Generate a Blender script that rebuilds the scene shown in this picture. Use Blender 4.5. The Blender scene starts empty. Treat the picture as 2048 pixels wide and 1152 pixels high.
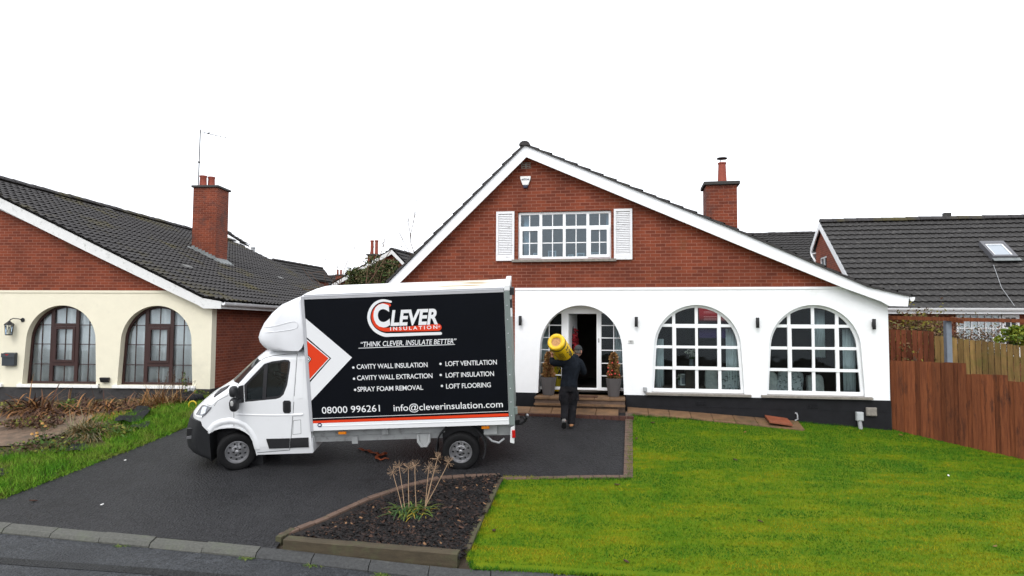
import bpy, bmesh, math, random
import numpy as np
from mathutils import Vector, Matrix
R = math.radians
sc = bpy.context.scene
COL = sc.collection
rnd = random.Random(7)
nrg = np.random.default_rng(11)

# ------------------------------------------------------------------ camera
PITCH, ROLL, FPX, HC = R(3.14), R(0.30), 1365.0, 3.0
cam_d = bpy.data.cameras.new("camera")
cam = bpy.data.objects.new("camera", cam_d)
COL.objects.link(cam)
cam.matrix_world = (Matrix.Translation((0, 0, HC)) @ Matrix.Rotation(R(90) + PITCH, 4, 'X') @ Matrix.Rotation(ROLL, 4, 'Z'))
cam_d.sensor_width = 36.0
cam_d.lens = 36.0 * FPX / 2048.0
cam_d.clip_start, cam_d.clip_end = 0.1, 2000
sc.camera = cam
# ------------------------------------------------------------------ sky: overcast, pale
SUN_EL, SUN_ROT = R(48), R(200)
w = bpy.data.worlds.new("World"); sc.world = w; w.use_nodes = True
nt = w.node_tree; nt.nodes.clear()
sky = nt.nodes.new("ShaderNodeTexSky"); sky.sky_type = 'NISHITA'; sky.sun_disc = False
sky.sun_elevation = SUN_EL; sky.sun_rotation = SUN_ROT
sky.air_density = 1.0; sky.dust_density = 5.0
hs = nt.nodes.new("ShaderNodeHueSaturation"); hs.inputs['Saturation'].default_value = 0.25
mx = nt.nodes.new("ShaderNodeMix"); mx.data_type = 'RGBA'; mx.inputs[0].default_value = 0.82
mx.inputs[7].default_value = (9.6, 9.9, 10.4, 1)
bg = nt.nodes.new("ShaderNodeBackground"); bg.inputs[1].default_value = 0.10
wo = nt.nodes.new("ShaderNodeOutputWorld")
nt.links.new(sky.outputs[0], hs.inputs['Color']); nt.links.new(hs.outputs[0], mx.inputs[6])
nt.links.new(mx.outputs[2], bg.inputs[0]); nt.links.new(bg.outputs[0], wo.inputs[0])
sd = bpy.data.lights.new("sun", 'SUN'); sd.energy = 0.6; sd.angle = R(25); sd.color = (1, .97, .93)
so = bpy.data.objects.new("sun", sd); COL.objects.link(so)
so.rotation_euler = (R(90) - SUN_EL, 0, math.pi - SUN_ROT)
so.location = (0, -20, 30)
sc.view_settings.view_transform = 'Standard'
sc.view_settings.look = 'None'
sc.view_settings.exposure = 0.95
sc.view_settings.gamma = 1
sc.cycles.max_bounces = 8
sc.cycles.transparent_max_bounces = 12
sc.cycles.caustics_reflective = False
sc.cycles.caustics_refractive = False

# ------------------------------------------------------------------ pixel -> world (real planes, real ground)
def ray(px, py):
    a, b = px - 1024, py - 576
    cr, sr = math.cos(ROLL), math.sin(ROLL)
    X, Y = cr * a + sr * b, -sr * a + cr * b
    x, zu = X / FPX, -Y / FPX
    c, s = math.cos(PITCH), math.sin(PITCH)
    d = Vector((x, c - s * zu, s + c * zu))
    return d / d.y
EYE = Vector((0, 0, HC))
def at(px, py, D): return EYE + ray(px, py) * D
def onplane(px, py, o, n):
    d = ray(px, py)
    return EYE + d * ((Vector(o) - EYE).dot(n) / d.dot(n))

KX = [-60, -12, -7.97, -3.29, -.69, 2.39, 4.5, 6.6, 12, 60]
KY = [22.2, 11.45, 10.32, 9.38, 8.78, 8.40, 8.45, 8.70, 9.6, 16]
KY[0] = 14.0; KY[-1] = 12.0
def Yk(X): return np.interp(X, KX, KY)
def sp(x, k=3.0): return np.log1p(np.exp(np.clip(k * x, -40, 40))) / k
def G0(X, Y):
    X = np.clip(X, -16, 16)
    Yp = 16.5 - sp(16.5 - Y)
    return .40 + .163 * (Yp - 12.5) + .016 * (X + 2.9) - .049 * sp(X - 2.5) - .018 * sp(-10.5 - X) + .045 / (1 + np.exp(-(Y - 14.7) * 3.5))
def roadz(X, Y):
    k = Yk(X)
    return G0(X, k + .15) - .075 - .035 / (1 + np.exp(-(X + 1.6) * 3)) - .02 * (k - Y)
def G(X, Y):
    return np.where(Y > Yk(X), G0(X, Y), roadz(X, Y))
def g(X, Y): return float(G(np.array(float(X)), np.array(float(Y))))
def gp(px, py):
    d = ray(px, py); a, b = 3.0, 60.0
    for _ in range(60):
        m = (a + b) / 2; p = EYE + d * m
        if p.z > float(G0(np.array(p.x), np.array(p.y))): a = m
        else: b = m
    p = EYE + d * a
    return Vector((p.x, p.y, p.z))

# ------------------------------------------------------------------ mesh builder
OFF = {}
class MB:
    def __init__(s): s.V = []; s.F = []; s.I = []
    def add(s, V, F, mi=0):
        n = len(s.V); s.V += [tuple(v) for v in V]
        for f in F: s.F.append(tuple(i + n for i in f)); s.I.append(mi)
        return s
    def box(s, a, b, mi=0):
        (x0, y0, z0), (x1, y1, z1) = a, b
        V = [(x0, y0, z0), (x1, y0, z0), (x1, y1, z0), (x0, y1, z0), (x0, y0, z1), (x1, y0, z1), (x1, y1, z1), (x0, y1, z1)]
        return s.add(V, [(0, 3, 2, 1), (4, 5, 6, 7), (0, 1, 5, 4), (1, 2, 6, 5), (2, 3, 7, 6), (3, 0, 4, 7)], mi)
    def hexa(s, bot, top, mi=0):
        n = len(bot)
        F = [tuple(range(n))[::-1], tuple(range(n, 2 * n))] + [(i, (i + 1) % n, n + (i + 1) % n, n + i) for i in range(n)]
        return s.add(list(bot) + list(top), F, mi)
    def prism(s, poly, fn, w0, w1, mi=0):
        return s.hexa([fn(p[0], p[1], w0) for p in poly], [fn(p[0], p[1], w1) for p in poly], mi)
    def beam(s, p0, p1, wd, hd, up=(0, 0, 1), mi=0):
        p0, p1 = Vector(p0), Vector(p1); d = (p1 - p0).normalized(); up = Vector(up)
        x = d.cross(up)
        if x.length < 1e-4: x = d.cross(Vector((0, 1, 0)))
        x.normalize(); y = x.cross(d)
        q = [(-.5, -.5), (.5, -.5), (.5, .5), (-.5, .5)]
        return s.hexa([p0 + x * a * wd + y * b * hd for a, b in q], [p1 + x * a * wd + y * b * hd for a, b in q], mi)
    def tube(s, pts, r, n=8, mi=0, cap=True):
        pts = [Vector(p) for p in pts]; m = len(pts)
        rs = r if isinstance(r, (list, tuple)) else [r] * m
        V = []; px = None
        for i, p in enumerate(pts):
            d = (pts[min(i + 1, m - 1)] - pts[max(i - 1, 0)])
            d = d.normalized() if d.length > 1e-9 else Vector((0, 0, 1))
            if px is None:
                px = d.orthogonal().normalized()
            px = px - d * px.dot(d)
            px = px.normalized() if px.length > 1e-6 else d.orthogonal().normalized()
            py = d.cross(px)
            for k in range(n):
                t = 2 * math.pi * k / n
                V.append(p + (px * math.cos(t) + py * math.sin(t)) * rs[i])
        F = [(i * n + k, i * n + (k + 1) % n, (i + 1) * n + (k + 1) % n, (i + 1) * n + k) for i in range(m - 1) for k in range(n)]
        if cap: F += [tuple(range(n))[::-1], tuple(range((m - 1) * n, m * n))]
        return s.add(V, F, mi)
    def lathe(s, prof, o=(0, 0, 0), ax=(0, 0, 1), n=20, mi=0, cap=True):
        o, ax = Vector(o), Vector(ax).normalized(); x = ax.orthogonal().normalized(); y = ax.cross(x)
        V = []
        for r, h in prof:
            for k in range(n):
                t = 2 * math.pi * k / n
                V.append(o + ax * h + (x * math.cos(t) + y * math.sin(t)) * r)
        m = len(prof)
        F = [(i * n + k, i * n + (k + 1) % n, (i + 1) * n + (k + 1) % n, (i + 1) * n + k) for i in range(m - 1) for k in range(n)]
        if cap: F += [tuple(range(n))[::-1], tuple(range((m - 1) * n, m * n))]
        return s.add(V, F, mi)
    def loft(s, rings, closed=True, mi=0, cap=True):
        n = len(rings[0]); V = [v for r in rings for v in r]; m = len(rings)
        kk = n if closed else n - 1
        F = [(i * n + k, i * n + (k + 1) % n, (i + 1) * n + (k + 1) % n, (i + 1) * n + k) for i in range(m - 1) for k in range(kk)]
        if cap and closed: F += [tuple(range(n))[::-1], tuple(range((m - 1) * n, m * n))]
        return s.add(V, F, mi)
    def plate(s, outer, holes, fn, w0, w1, mi=0, cut_v=None):
        V, F = plate_mesh(outer, holes, cut_v)
        W = [fn(v[0], v[1], w0 if v[2] < 0 else w1) for v in V]
        return s.add(W, F, mi)
    def build(s, name, mats, parent=None, smooth=False, bevel=0, loc=None, fix=True):
        off = Vector(OFF.get(parent.name, (0, 0, 0))) if parent else Vector(loc or (0, 0, 0))
        me = bpy.data.meshes.new(name)
        me.from_pydata([(v[0] - off.x, v[1] - off.y, v[2] - off.z) for v in s.V], [], s.F)
        mats = mats if isinstance(mats, (list, tuple)) else [mats]
        for m in mats: me.materials.append(m)
        me.polygons.foreach_set('material_index', s.I)
        if fix:
            bm = bmesh.new(); bm.from_mesh(me)
            bmesh.ops.recalc_face_normals(bm, faces=bm.faces)
            bm.to_mesh(me); bm.free()
        if smooth:
            me.polygons.foreach_set('use_smooth', [True] * len(me.polygons))
            if smooth != 'all': me.set_sharp_from_angle(angle=R(smooth if smooth is not True else 40))
        me.update()
        o = bpy.data.objects.new(name, me); COL.objects.link(o)
        if parent:
            o.parent = parent; OFF[o.name] = tuple(off)
        else: o.location = off
        if bevel:
            b = o.modifiers.new("bevel", 'BEVEL'); b.width = bevel; b.segments = 2; b.limit_method = 'ANGLE'; b.angle_limit = R(35)
        return o
def obj_from_np(name, V, F, m, kind=None, label=None, cat=None, shade=False):
    """big meshes straight from arrays; F is (n,3) or (n,4)"""
    me = bpy.data.meshes.new(name); k = F.shape[1]
    me.vertices.add(len(V)); me.vertices.foreach_set('co', V.astype(np.float32).ravel())
    me.loops.add(F.size); me.loops.foreach_set('vertex_index', F.astype(np.int32).ravel())
    me.polygons.add(len(F)); me.polygons.foreach_set('loop_start', np.arange(0, F.size, k, dtype=np.int32))
    me.update(calc_edges=True); me.validate()
    me.materials.append(m)
    if shade: me.polygons.foreach_set('use_smooth', [True] * len(me.polygons))
    o = bpy.data.objects.new(name, me); COL.objects.link(o)
    tag(o, label, cat, kind=kind)
    return o
def plate_mesh(outer, holes, cut_v=None):
    cu = bpy.data.curves.new('tmp', 'CURVE'); cu.dimensions = '2D'; cu.fill_mode = 'BOTH'; cu.extrude = 0.5
    for poly in [outer] + list(holes):
        sp_ = cu.splines.new('POLY'); sp_.points.add(len(poly) - 1)
        for p, q in zip(sp_.points, poly): p.co = (q[0], q[1], 0, 1)
        sp_.use_cyclic_u = True
    return curve_mesh(cu, cut_v)
def curve_mesh(cu, cut_v=None):
    ob = bpy.data.objects.new('tmp', cu); COL.objects.link(ob)
    me = bpy.data.meshes.new_from_object(ob)
    bm = bmesh.new(); bm.from_mesh(me)
    if len(bm.verts): bmesh.ops.remove_doubles(bm, verts=bm.verts, dist=1e-5)
    for v in (cut_v or []):
        bmesh.ops.bisect_plane(bm, geom=bm.verts[:] + bm.edges[:] + bm.faces[:], plane_co=(0, v, 0), plane_no=(0, 1, 0))
    bm.verts.index_update()
    V = [tuple(v.co) for v in bm.verts]; F = [tuple(v.index for v in f.verts) for f in bm.faces]
    bm.free(); bpy.data.objects.remove(ob); bpy.data.curves.remove(cu); bpy.data.meshes.remove(me)
    return V, F
def text_mesh(s, bold=0.0, shear=0.0, space=1.0):
    cu = bpy.data.curves.new('tmp', 'FONT'); cu.body = s; cu.size = 1; cu.offset = bold; cu.shear = shear
    cu.space_character = space; cu.extrude = 0.5; cu.resolution_u = 4
    return curve_mesh(cu)
def text(mb, s, x0, y0, x1, cap, fn, w0, w1, mi=0, bold=0, shear=0, space=1.0, slope=0):
    """baseline starts at (x0,y0), ends at x1; cap = capital height"""
    V, F = text_mesh(s, bold, shear, space)
    a = min(v[0] for v in V); b = max(v[0] for v in V)
    kx = (x1 - x0) / (b - a); ky = cap / 0.72
    mb.add([fn(x0 + (v[0] - a) * kx, y0 + v[1] * ky + slope * (v[0] - a) * kx, w0 if v[2] < 0 else w1) for v in V], F, mi)
def tag(o, label=None, cat=None, group=None, kind=None):
    if label: o['label'] = label
    if cat: o['category'] = cat
    if group: o['group'] = group
    if kind: o['kind'] = kind
    return o
def empty(name, loc, label, cat, group=None, rz=0, off=None):
    o = bpy.data.objects.new(name, None); COL.objects.link(o); o.empty_display_size = .2
    o.location = loc; o.rotation_euler = (0, 0, rz)
    OFF[o.name] = tuple(off) if off is not None else tuple(loc)
    return tag(o, label, cat, group)
def boolean(o, cutter, op='DIFFERENCE'):
    m = o.modifiers.new('b', 'BOOLEAN'); m.object = cutter; m.operation = op; m.solver = 'EXACT'
    bpy.context.view_layer.update()
    dg = bpy.context.evaluated_depsgraph_get()
    me = bpy.data.meshes.new_from_object(o.evaluated_get(dg))
    o.modifiers.clear(); old = o.data; nm = old.name; o.data = me; bpy.data.meshes.remove(old); me.name = nm
    bpy.data.objects.remove(cutter)

# ------------------------------------------------------------------ materials
def mat(name, col, rough=.6, var=.0, scale=8.0, bump=0.0, bscale=60.0, spec=.4, metal=0, col2=None, detail=5, stretch=(1, 1, 1), coat=0, emit=None):
    m = bpy.data.materials.new(name); m.use_nodes = True; n = m.node_tree.nodes; l = m.node_tree.links
    b = n['Principled BSDF']; b.inputs['Roughness'].default_value = rough; b.inputs['Metallic'].default_value = metal
    b.inputs['Specular IOR Level'].default_value = spec; b.inputs['Base Color'].default_value = (*col, 1)
    b.inputs['Coat Weight'].default_value = coat
    tc = n.new('ShaderNodeTexCoord'); mp = n.new('ShaderNodeMapping'); mp.inputs['Scale'].default_value = stretch
    l.new(tc.outputs['Object'], mp.inputs[0])
    if var or col2:
        t = n.new('ShaderNodeTexNoise'); t.inputs['Scale'].default_value = scale; t.inputs['Detail'].default_value = detail
        t.inputs['Roughness'].default_value = .65
        l.new(mp.outputs[0], t.inputs['Vector'])
        r = n.new('ShaderNodeValToRGB'); r.color_ramp.elements[0].position = .3; r.color_ramp.elements[1].position = .7
        c2 = col2 or tuple(min(1, c * (1 + var)) for c in col); c1 = col if col2 else tuple(c * (1 - var) for c in col)
        r.color_ramp.elements[0].color = (*c1, 1); r.color_ramp.elements[1].color = (*c2, 1)
        l.new(t.outputs['Fac'], r.inputs[0]); l.new(r.outputs[0], b.inputs['Base Color'])
        m['ramp'] = r.name
    if bump:
        t2 = n.new('ShaderNodeTexNoise'); t2.inputs['Scale'].default_value = bscale; t2.inputs['Detail'].default_value = 4
        l.new(mp.outputs[0], t2.inputs['Vector'])
        bp = n.new('ShaderNodeBump'); bp.inputs['Strength'].default_value = bump; bp.inputs['Distance'].default_value = .02
        l.new(t2.outputs['Fac'], bp.inputs['Height']); l.new(bp.outputs[0], b.inputs['Normal'])
    if emit:
        b.inputs['Emission Color'].default_value = (*emit[0], 1); b.inputs['Emission Strength'].default_value = emit[1]
    return m
def patches(m, col, scale, lo, hi, seed=0, stretch=(1, 1, 1)):
    """blend blotches of another colour over a material's base colour"""
    n = m.node_tree.nodes; l = m.node_tree.links; b = n['Principled BSDF']
    tc = n.new('ShaderNodeTexCoord'); mp = n.new('ShaderNodeMapping'); mp.inputs['Location'].default_value = (seed * 3.1, seed * 1.7, seed)
    mp.inputs['Scale'].default_value = stretch
    t = n.new('ShaderNodeTexNoise'); t.inputs['Scale'].default_value = scale; t.inputs['Detail'].default_value = 6; t.inputs['Roughness'].default_value = .7
    r = n.new('ShaderNodeMapRange'); r.inputs[1].default_value = lo; r.inputs[2].default_value = hi
    mx = n.new('ShaderNodeMix'); mx.data_type = 'RGBA'
    l.new(tc.outputs['Object'], mp.inputs[0]); l.new(mp.outputs[0], t.inputs['Vector']); l.new(t.outputs['Fac'], r.inputs[0]); l.new(r.outputs[0], mx.inputs[0])
    s = b.inputs['Base Color']
    if s.is_linked: l.new(s.links[0].from_socket, mx.inputs[6])
    else: mx.inputs[6].default_value = s.default_value
    mx.inputs[7].default_value = (*col, 1)
    l.new(mx.outputs[2], s)
    return m
def per_piece(m, lo, hi):
    """each separate board, chip or blade a shade of its own"""
    n = m.node_tree.nodes; l = m.node_tree.links; b = n['Principled BSDF']; s = b.inputs['Base Color']
    ge = n.new('ShaderNodeNewGeometry'); mr = n.new('ShaderNodeMapRange'); mr.inputs[3].default_value = lo; mr.inputs[4].default_value = hi
    mx = n.new('ShaderNodeMix'); mx.data_type = 'RGBA'; mx.blend_type = 'MULTIPLY'; mx.inputs[0].default_value = 1
    l.new(ge.outputs['Random Per Island'], mr.inputs[0]); l.new(s.links[0].from_socket, mx.inputs[6]); l.new(mr.outputs[0], mx.inputs[7]); l.new(mx.outputs[2], s)
    return m
def brick(name, axis, c1=(.200, .044, .019), c2=(.122, .027, .014), mortar=(.27, .115, .078)):
    m = bpy.data.materials.new(name); m.use_nodes = True; n = m.node_tree.nodes; l = m.node_tree.links
    b = n['Principled BSDF']; b.inputs['Roughness'].default_value = .8; b.inputs['Specular IOR Level'].default_value = .25
    tc = n.new('ShaderNodeTexCoord'); sx = n.new('ShaderNodeSeparateXYZ'); cb = n.new('ShaderNodeCombineXYZ')
    l.new(tc.outputs['Object'], sx.inputs[0])
    l.new(sx.outputs[0 if axis == 'x' else 1], cb.inputs[0]); l.new(sx.outputs[2], cb.inputs[1])
    t = n.new('ShaderNodeTexBrick'); t.inputs['Scale'].default_value = 1; t.inputs['Brick Width'].default_value = .235
    t.inputs['Row Height'].default_value = .078; t.inputs['Mortar Size'].default_value = .0065; t.inputs['Mortar Smooth'].default_value = .25
    t.inputs['Bias'].default_value = -.1
    t.inputs['Color1'].default_value = (*c1, 1); t.inputs['Color2'].default_value = (*c2, 1); t.inputs['Mortar'].default_value = (*mortar, 1)
    l.new(cb.outputs[0], t.inputs['Vector'])
    ns = n.new('ShaderNodeTexNoise'); ns.inputs['Scale'].default_value = 1.3; ns.inputs['Detail'].default_value = 6
    l.new(tc.outputs['Object'], ns.inputs['Vector'])
    mr = n.new('ShaderNodeMapRange'); mr.inputs[1].default_value = .3; mr.inputs[2].default_value = .7; mr.inputs[3].default_value = .78; mr.inputs[4].default_value = 1.2
    l.new(ns.outputs['Fac'], mr.inputs[0])
    mx = n.new('ShaderNodeMix'); mx.data_type = 'RGBA'; mx.blend_type = 'MULTIPLY'; mx.inputs[0].default_value = 1
    l.new(t.outputs['Color'], mx.inputs[6]); l.new(mr.outputs[0], mx.inputs[7]); l.new(mx.outputs[2], b.inputs['Base Color'])
    n2 = n.new('ShaderNodeTexNoise'); n2.inputs['Scale'].default_value = 90
    l.new(tc.outputs['Object'], n2.inputs['Vector'])
    ma = n.new('ShaderNodeMath'); ma.operation = 'MULTIPLY_ADD'; ma.inputs[1].default_value = -1.0
    l.new(t.outputs['Fac'], ma.inputs[0]); l.new(n2.outputs['Fac'], ma.inputs[2])
    bp = n.new('ShaderNodeBump'); bp.inputs['Strength'].default_value = .5; bp.inputs['Distance'].default_value = .008
    l.new(ma.outputs[0], bp.inputs['Height']); l.new(bp.outputs[0], b.inputs['Normal'])
    return m
def glass(name, tint=(.85, .9, .9), refl=.06):
    m = bpy.data.materials.new(name); m.use_nodes = True; n = m.node_tree.nodes; l = m.node_tree.links
    n.remove(n['Principled BSDF']); o = n['Material Output']
    t = n.new('ShaderNodeBsdfTransparent'); t.inputs[0].default_value = (*tint, 1)
    gl = n.new('ShaderNodeBsdfGlossy'); gl.inputs['Roughness'].default_value = .02; gl.inputs[0].default_value = (.9, .95, 1, 1)
    f = n.new('ShaderNodeFresnel'); f.inputs[0].default_value = 1.45
    a = n.new('ShaderNodeMath'); a.operation = 'ADD'; a.inputs[1].default_value = refl; a.use_clamp = True
    l.new(f.outputs[0], a.inputs[0])
    # gentle waviness of float glass
    tc = n.new('ShaderNodeTexCoord'); ns = n.new('ShaderNodeTexNoise'); ns.inputs['Scale'].default_value = 1.6
    bp = n.new('ShaderNodeBump'); bp.inputs['Strength'].default_value = .06; bp.inputs['Distance'].default_value = .05
    l.new(tc.outputs['Object'], ns.inputs['Vector']); l.new(ns.outputs['Fac'], bp.inputs['Height']); l.new(bp.outputs[0], gl.inputs['Normal'])
    mx = n.new('ShaderNodeMixShader'); l.new(a.outputs[0], mx.inputs[0]); l.new(t.outputs[0], mx.inputs[1]); l.new(gl.outputs[0], mx.inputs[2])
    l.new(mx.outputs[0], o.inputs[0])
    return m
M = {}
M['brickx'] = patches(brick('brick_front', 'x'), (.10, .05, .02), .9, .60, .85, 2)
M['bricky'] = brick('brick_side', 'y')
M['brickc'] = patches(brick('brick_chimney', 'x'), (.07, .04, .035), 2.2, .5, .75, 5)
M['brickcy'] = patches(brick('brick_chimney_side', 'y'), (.07, .04, .035), 2.2, .5, .75, 6)
M['white_wall'] = patches(mat('white_render', (.86, .87, .88), .75, .02, 6, .15, 140), (.70, .71, .69), 1.2, .58, .9, 3)
M['cream_wall'] = patches(mat('cream_render', (.76, .715, .565), .8, .03, 3, .25, 120), (.60, .57, .46), 1.0, .56, .85, 8)
M['plinth'] = mat('black_plinth_paint', (.009, .009, .011), .65, .3, 5, .15, 120, .2)
M['plinth_l'] = patches(mat('dark_plinth', (.035, .033, .034), .8, .3, 9, .3, 60), (.08, .075, .065), 3, .55, .8, 4)
M['upvc'] = mat('white_plastic_frame', (.84, .85, .86), .35, .02, 5)
M['barge'] = patches(mat('white_bargeboard', (.84, .85, .87), .5, .02, 4), (.55, .56, .55), 7, .68, .85, 9)
M['bargeold'] = patches(mat('weathered_bargeboard', (.70, .70, .69), .6, .05, 4), (.36, .37, .34), 9, .56, .76, 1)
M['tile'] = patches(patches(mat('concrete_roof_tile', (.040, .037, .037), .75, .45, 14, .35, 90, .3), (.11, .10, .095), 9, .66, .78, 2), (.045, .045, .018), .5, .58, .8, 3)
M['tile_moss'] = patches(mat('mossy_roof_tile', (.042, .039, .039), .78, .45, 14, .35, 90, .3), (.075, .062, .012), .42, .55, .72, 6)
M['wood_brown'] = mat('dark_brown_timber_frame', (.034, .012, .010), .45, .25, 6, .1, 40, stretch=(1, 1, .2))
M['sill'] = mat('concrete_sill', (.22, .20, .175), .8, .25, 12, .3, 80)
M['whitesill'] = mat('painted_sill', (.8, .8, .78), .6, .06, 9)
M['glass'] = glass('window_glass', (.80, .85, .85), -.022)
M['glass_up'] = glass('window_glass_upper', (.70, .80, .85), .025)
M['glass_l'] = glass('window_glass_old', (.96, .98, .98), .0)
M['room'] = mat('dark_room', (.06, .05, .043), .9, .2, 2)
M['room_l'] = mat('room_wall', (.25, .24, .22), .9, .1, 2)
M['curtain'] = mat('net_curtain', (.84, .88, .90), .9, .06, 5)
M['black'] = mat('black_metal', (.012, .012, .013), .45)
M['black_pl'] = mat('black_plastic', (.018, .018, .020), .5, .1, 20)
M['grey_pl'] = mat('grey_plastic', (.33, .34, .35), .5, .06, 8)
M['white_pl'] = mat('white_plastic', (.78, .78, .76), .4, .04, 8)
M['terra'] = patches(mat('terracotta_slab', (.165, .092, .046), .65, .28, 5, .25, 60), (.085, .058, .035), 3, .5, .75, 3)
M['pot_red'] = mat('chimney_pot_clay', (.26, .055, .032), .7, .2, 9)
M['lead'] = mat('lead_flashing', (.17, .185, .185), .6, .2, 6)
M['capstone'] = mat('chimney_cap', (.045, .043, .04), .8, .3, 8)
M['fence'] = patches(mat('brown_fence_board', (.085, .024, .010), .75, .45, 3, .4, 40, .2, stretch=(9, 9, .6), col2=(.18, .056, .020)), (.035, .014, .009), 2.6, .54, .72, 3, (3, 3, .7))
M['fence_y'] = patches(mat('weathered_fence_board', (.20, .125, .045), .8, .35, 3, .3, 40, .2, stretch=(9, 9, .7)), (.13, .12, .03), 3, .5, .75, 5)
M['fence_r'] = patches(mat('red_brown_fence_board', (.12, .036, .016), .8, .35, 3, .3, 40, .2, stretch=(9, 9, .7)), (.12, .13, .03), 1.5, .58, .8, 5)
for k_ in ('fence', 'fence_y', 'fence_r'): per_piece(M[k_], .68, 1.35)
for k_ in ('terra', ): per_piece(M[k_], .85, 1.12)
M['sleeper'] = patches(mat('weathered_sleeper', (.055, .042, .024), .8, .3, 4, .4, 40, stretch=(.6, 4, 4)), (.07, .085, .035), 2, .5, .75, 2)
M['edging'] = patches(mat('clay_edging', (.105, .066, .048), .75, .25, 6, .3, 60), (.09, .10, .04), 3, .58, .8, 2)
# ------------------------------------------------------------------ ground
M['soil'] = mat('garden_soil', (.06, .045, .03), .9, .4, 6, .6, 30)
def asphalt(name, base, patch, rough=.52, spec=.22):
    m = mat(name, tuple(c * .42 for c in base), rough, 0, 17, 1.0, 30, spec, detail=9, col2=tuple(c * 1.75 for c in base))
    n = m.node_tree.nodes
    for q in n:
        if q.type == 'BUMP': q.inputs['Distance'].default_value = .06
        if q.type == 'TEX_NOISE' and abs(q.inputs['Scale'].default_value - 17) < .1: q.inputs['Roughness'].default_value = .82
        if q.type == 'VALTORGB': q.color_ramp.elements[0].position = .40; q.color_ramp.elements[1].position = .61
    patches(m, patch, .7, .46, .74, 4); patches(m, tuple(c * .6 for c in base), 1.6, .54, .74, 9)
    patches(m, tuple(c * 4.0 for c in base), 42, .70, .76, 2)
    return m
M['drive'] = asphalt('tarmac_drive', (.019, .019, .021), (.030, .030, .032))
M['road'] = patches(asphalt('road_tarmac', (.042, .045, .050), (.030, .032, .036)), (.07, .075, .08), 1.2, .58, .8, 9)
M['kerb'] = patches(mat('concrete_kerb', (.080, .080, .070), .8, .3, 30, .4, 120), (.09, .10, .07), 2.0, .5, .7, 5)
M['lawn'] = mat('mossy_lawn', (.050, .115, .003), .9, 0, 1.5, .6, 40, .1, col2=(.13, .16, .004))
def grid(xs, ys, zf):
    X, Y = np.meshgrid(xs, ys); Z = zf(X, Y)
    V = np.stack([X.ravel(), Y.ravel(), Z.ravel()], 1); nx = len(xs); ny = len(ys)
    i = (np.arange(ny - 1)[:, None] * nx + np.arange(nx - 1)[None, :]).ravel()
    return V, np.stack([i, i + 1, i + nx + 1, i + nx], 1)
xs = np.unique(np.concatenate([np.linspace(-300, -30, 10), np.linspace(-30, 30, 121), np.linspace(30, 300, 10)]))
ys = np.unique(np.concatenate([np.linspace(-80, 4, 15), np.linspace(4, 24, 81), np.linspace(24, 500, 12)]))
def gz(X, Y): return np.where(Y > Yk(X) + .28, G0(X, Y), np.minimum(roadz(X, Y), G0(X, Y))) - .05
V, F = grid(xs, ys, gz)
tag(obj_from_np('ground', V, F, M['soil'], shade=True), kind='structure')
# road
xs = np.unique(np.concatenate([np.linspace(-120, -14, 12), np.linspace(-14, 14, 57), np.linspace(14, 120, 12)]))
tt = np.array([0, .3, .8, 1.5, 3, 6, 8])
X, T = np.meshgrid(xs, tt); Y = Yk(X) - T; Z = roadz(X, Y)
nx = len(xs); i = (np.arange(len(tt) - 1)[:, None] * nx + np.arange(nx - 1)[None, :]).ravel()
tag(obj_from_np('road', np.stack([X.ravel(), Y.ravel(), Z.ravel()], 1), np.stack([i, i + nx, i + nx + 1, i + 1], 1), M['road'], shade=True), kind='structure')
# darker trench reinstatement along the gutter
M['road2'] = asphalt('road_patch', (.014, .015, .016), (.02, .021, .023))
xs2 = np.linspace(-16, -2.9, 40); X, T = np.meshgrid(xs2, np.array([.60, .70, .80])); T = T + .06 * (-3.5 - X) + .015 * np.sin(X * 1.7)
Y = Yk(X) - T; Z = roadz(X, Y) + .006; nx = len(xs2); i = (np.arange(2)[:, None] * nx + np.arange(nx - 1)[None, :]).ravel()
tag(obj_from_np('road_patch', np.stack([X.ravel(), Y.ravel(), Z.ravel()], 1), np.stack([i, i + nx, i + nx + 1, i + 1], 1), M['road2'], shade=True), kind='structure')
# kerb strip of separate stones in one strip
M['kerb_dark'] = patches(mat('stained_kerb', (.045, .046, .046), .85, .35, 30, .4, 120), (.085, .087, .08), 5, .58, .75, 5)
for xa, xb, km in ((-22.0, -3.45, M['kerb']), (-3.45, 22.0, M['kerb_dark'])):
    mb = MB(); x = xa
    while x < xb - .1:
        x1 = x + (.80 if xb > 0 else 18.55 / 23)
        sub = np.linspace(x + .006, x1 - .006, 4); rings = []
        j = rnd.uniform(-.008, .008)
        for q in sub:
            yk = float(Yk(q)); zt = float(G0(np.array(q), np.array(yk + .15))) + j; zr = float(roadz(np.array(q), np.array(yk)))
            sl = .163
            rings.append([(q, yk, zr - .1), (q, yk - .005, zt - .035 - sl * .15), (q, yk + .035, zt - sl * .115 + .004), (q, yk + .20, zt + sl * .06 + .006), (q, yk + .21, zr - .1)])
        mb.loft(rings); x = x1
    tag(mb.build('kerb', km), kind='structure')

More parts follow.
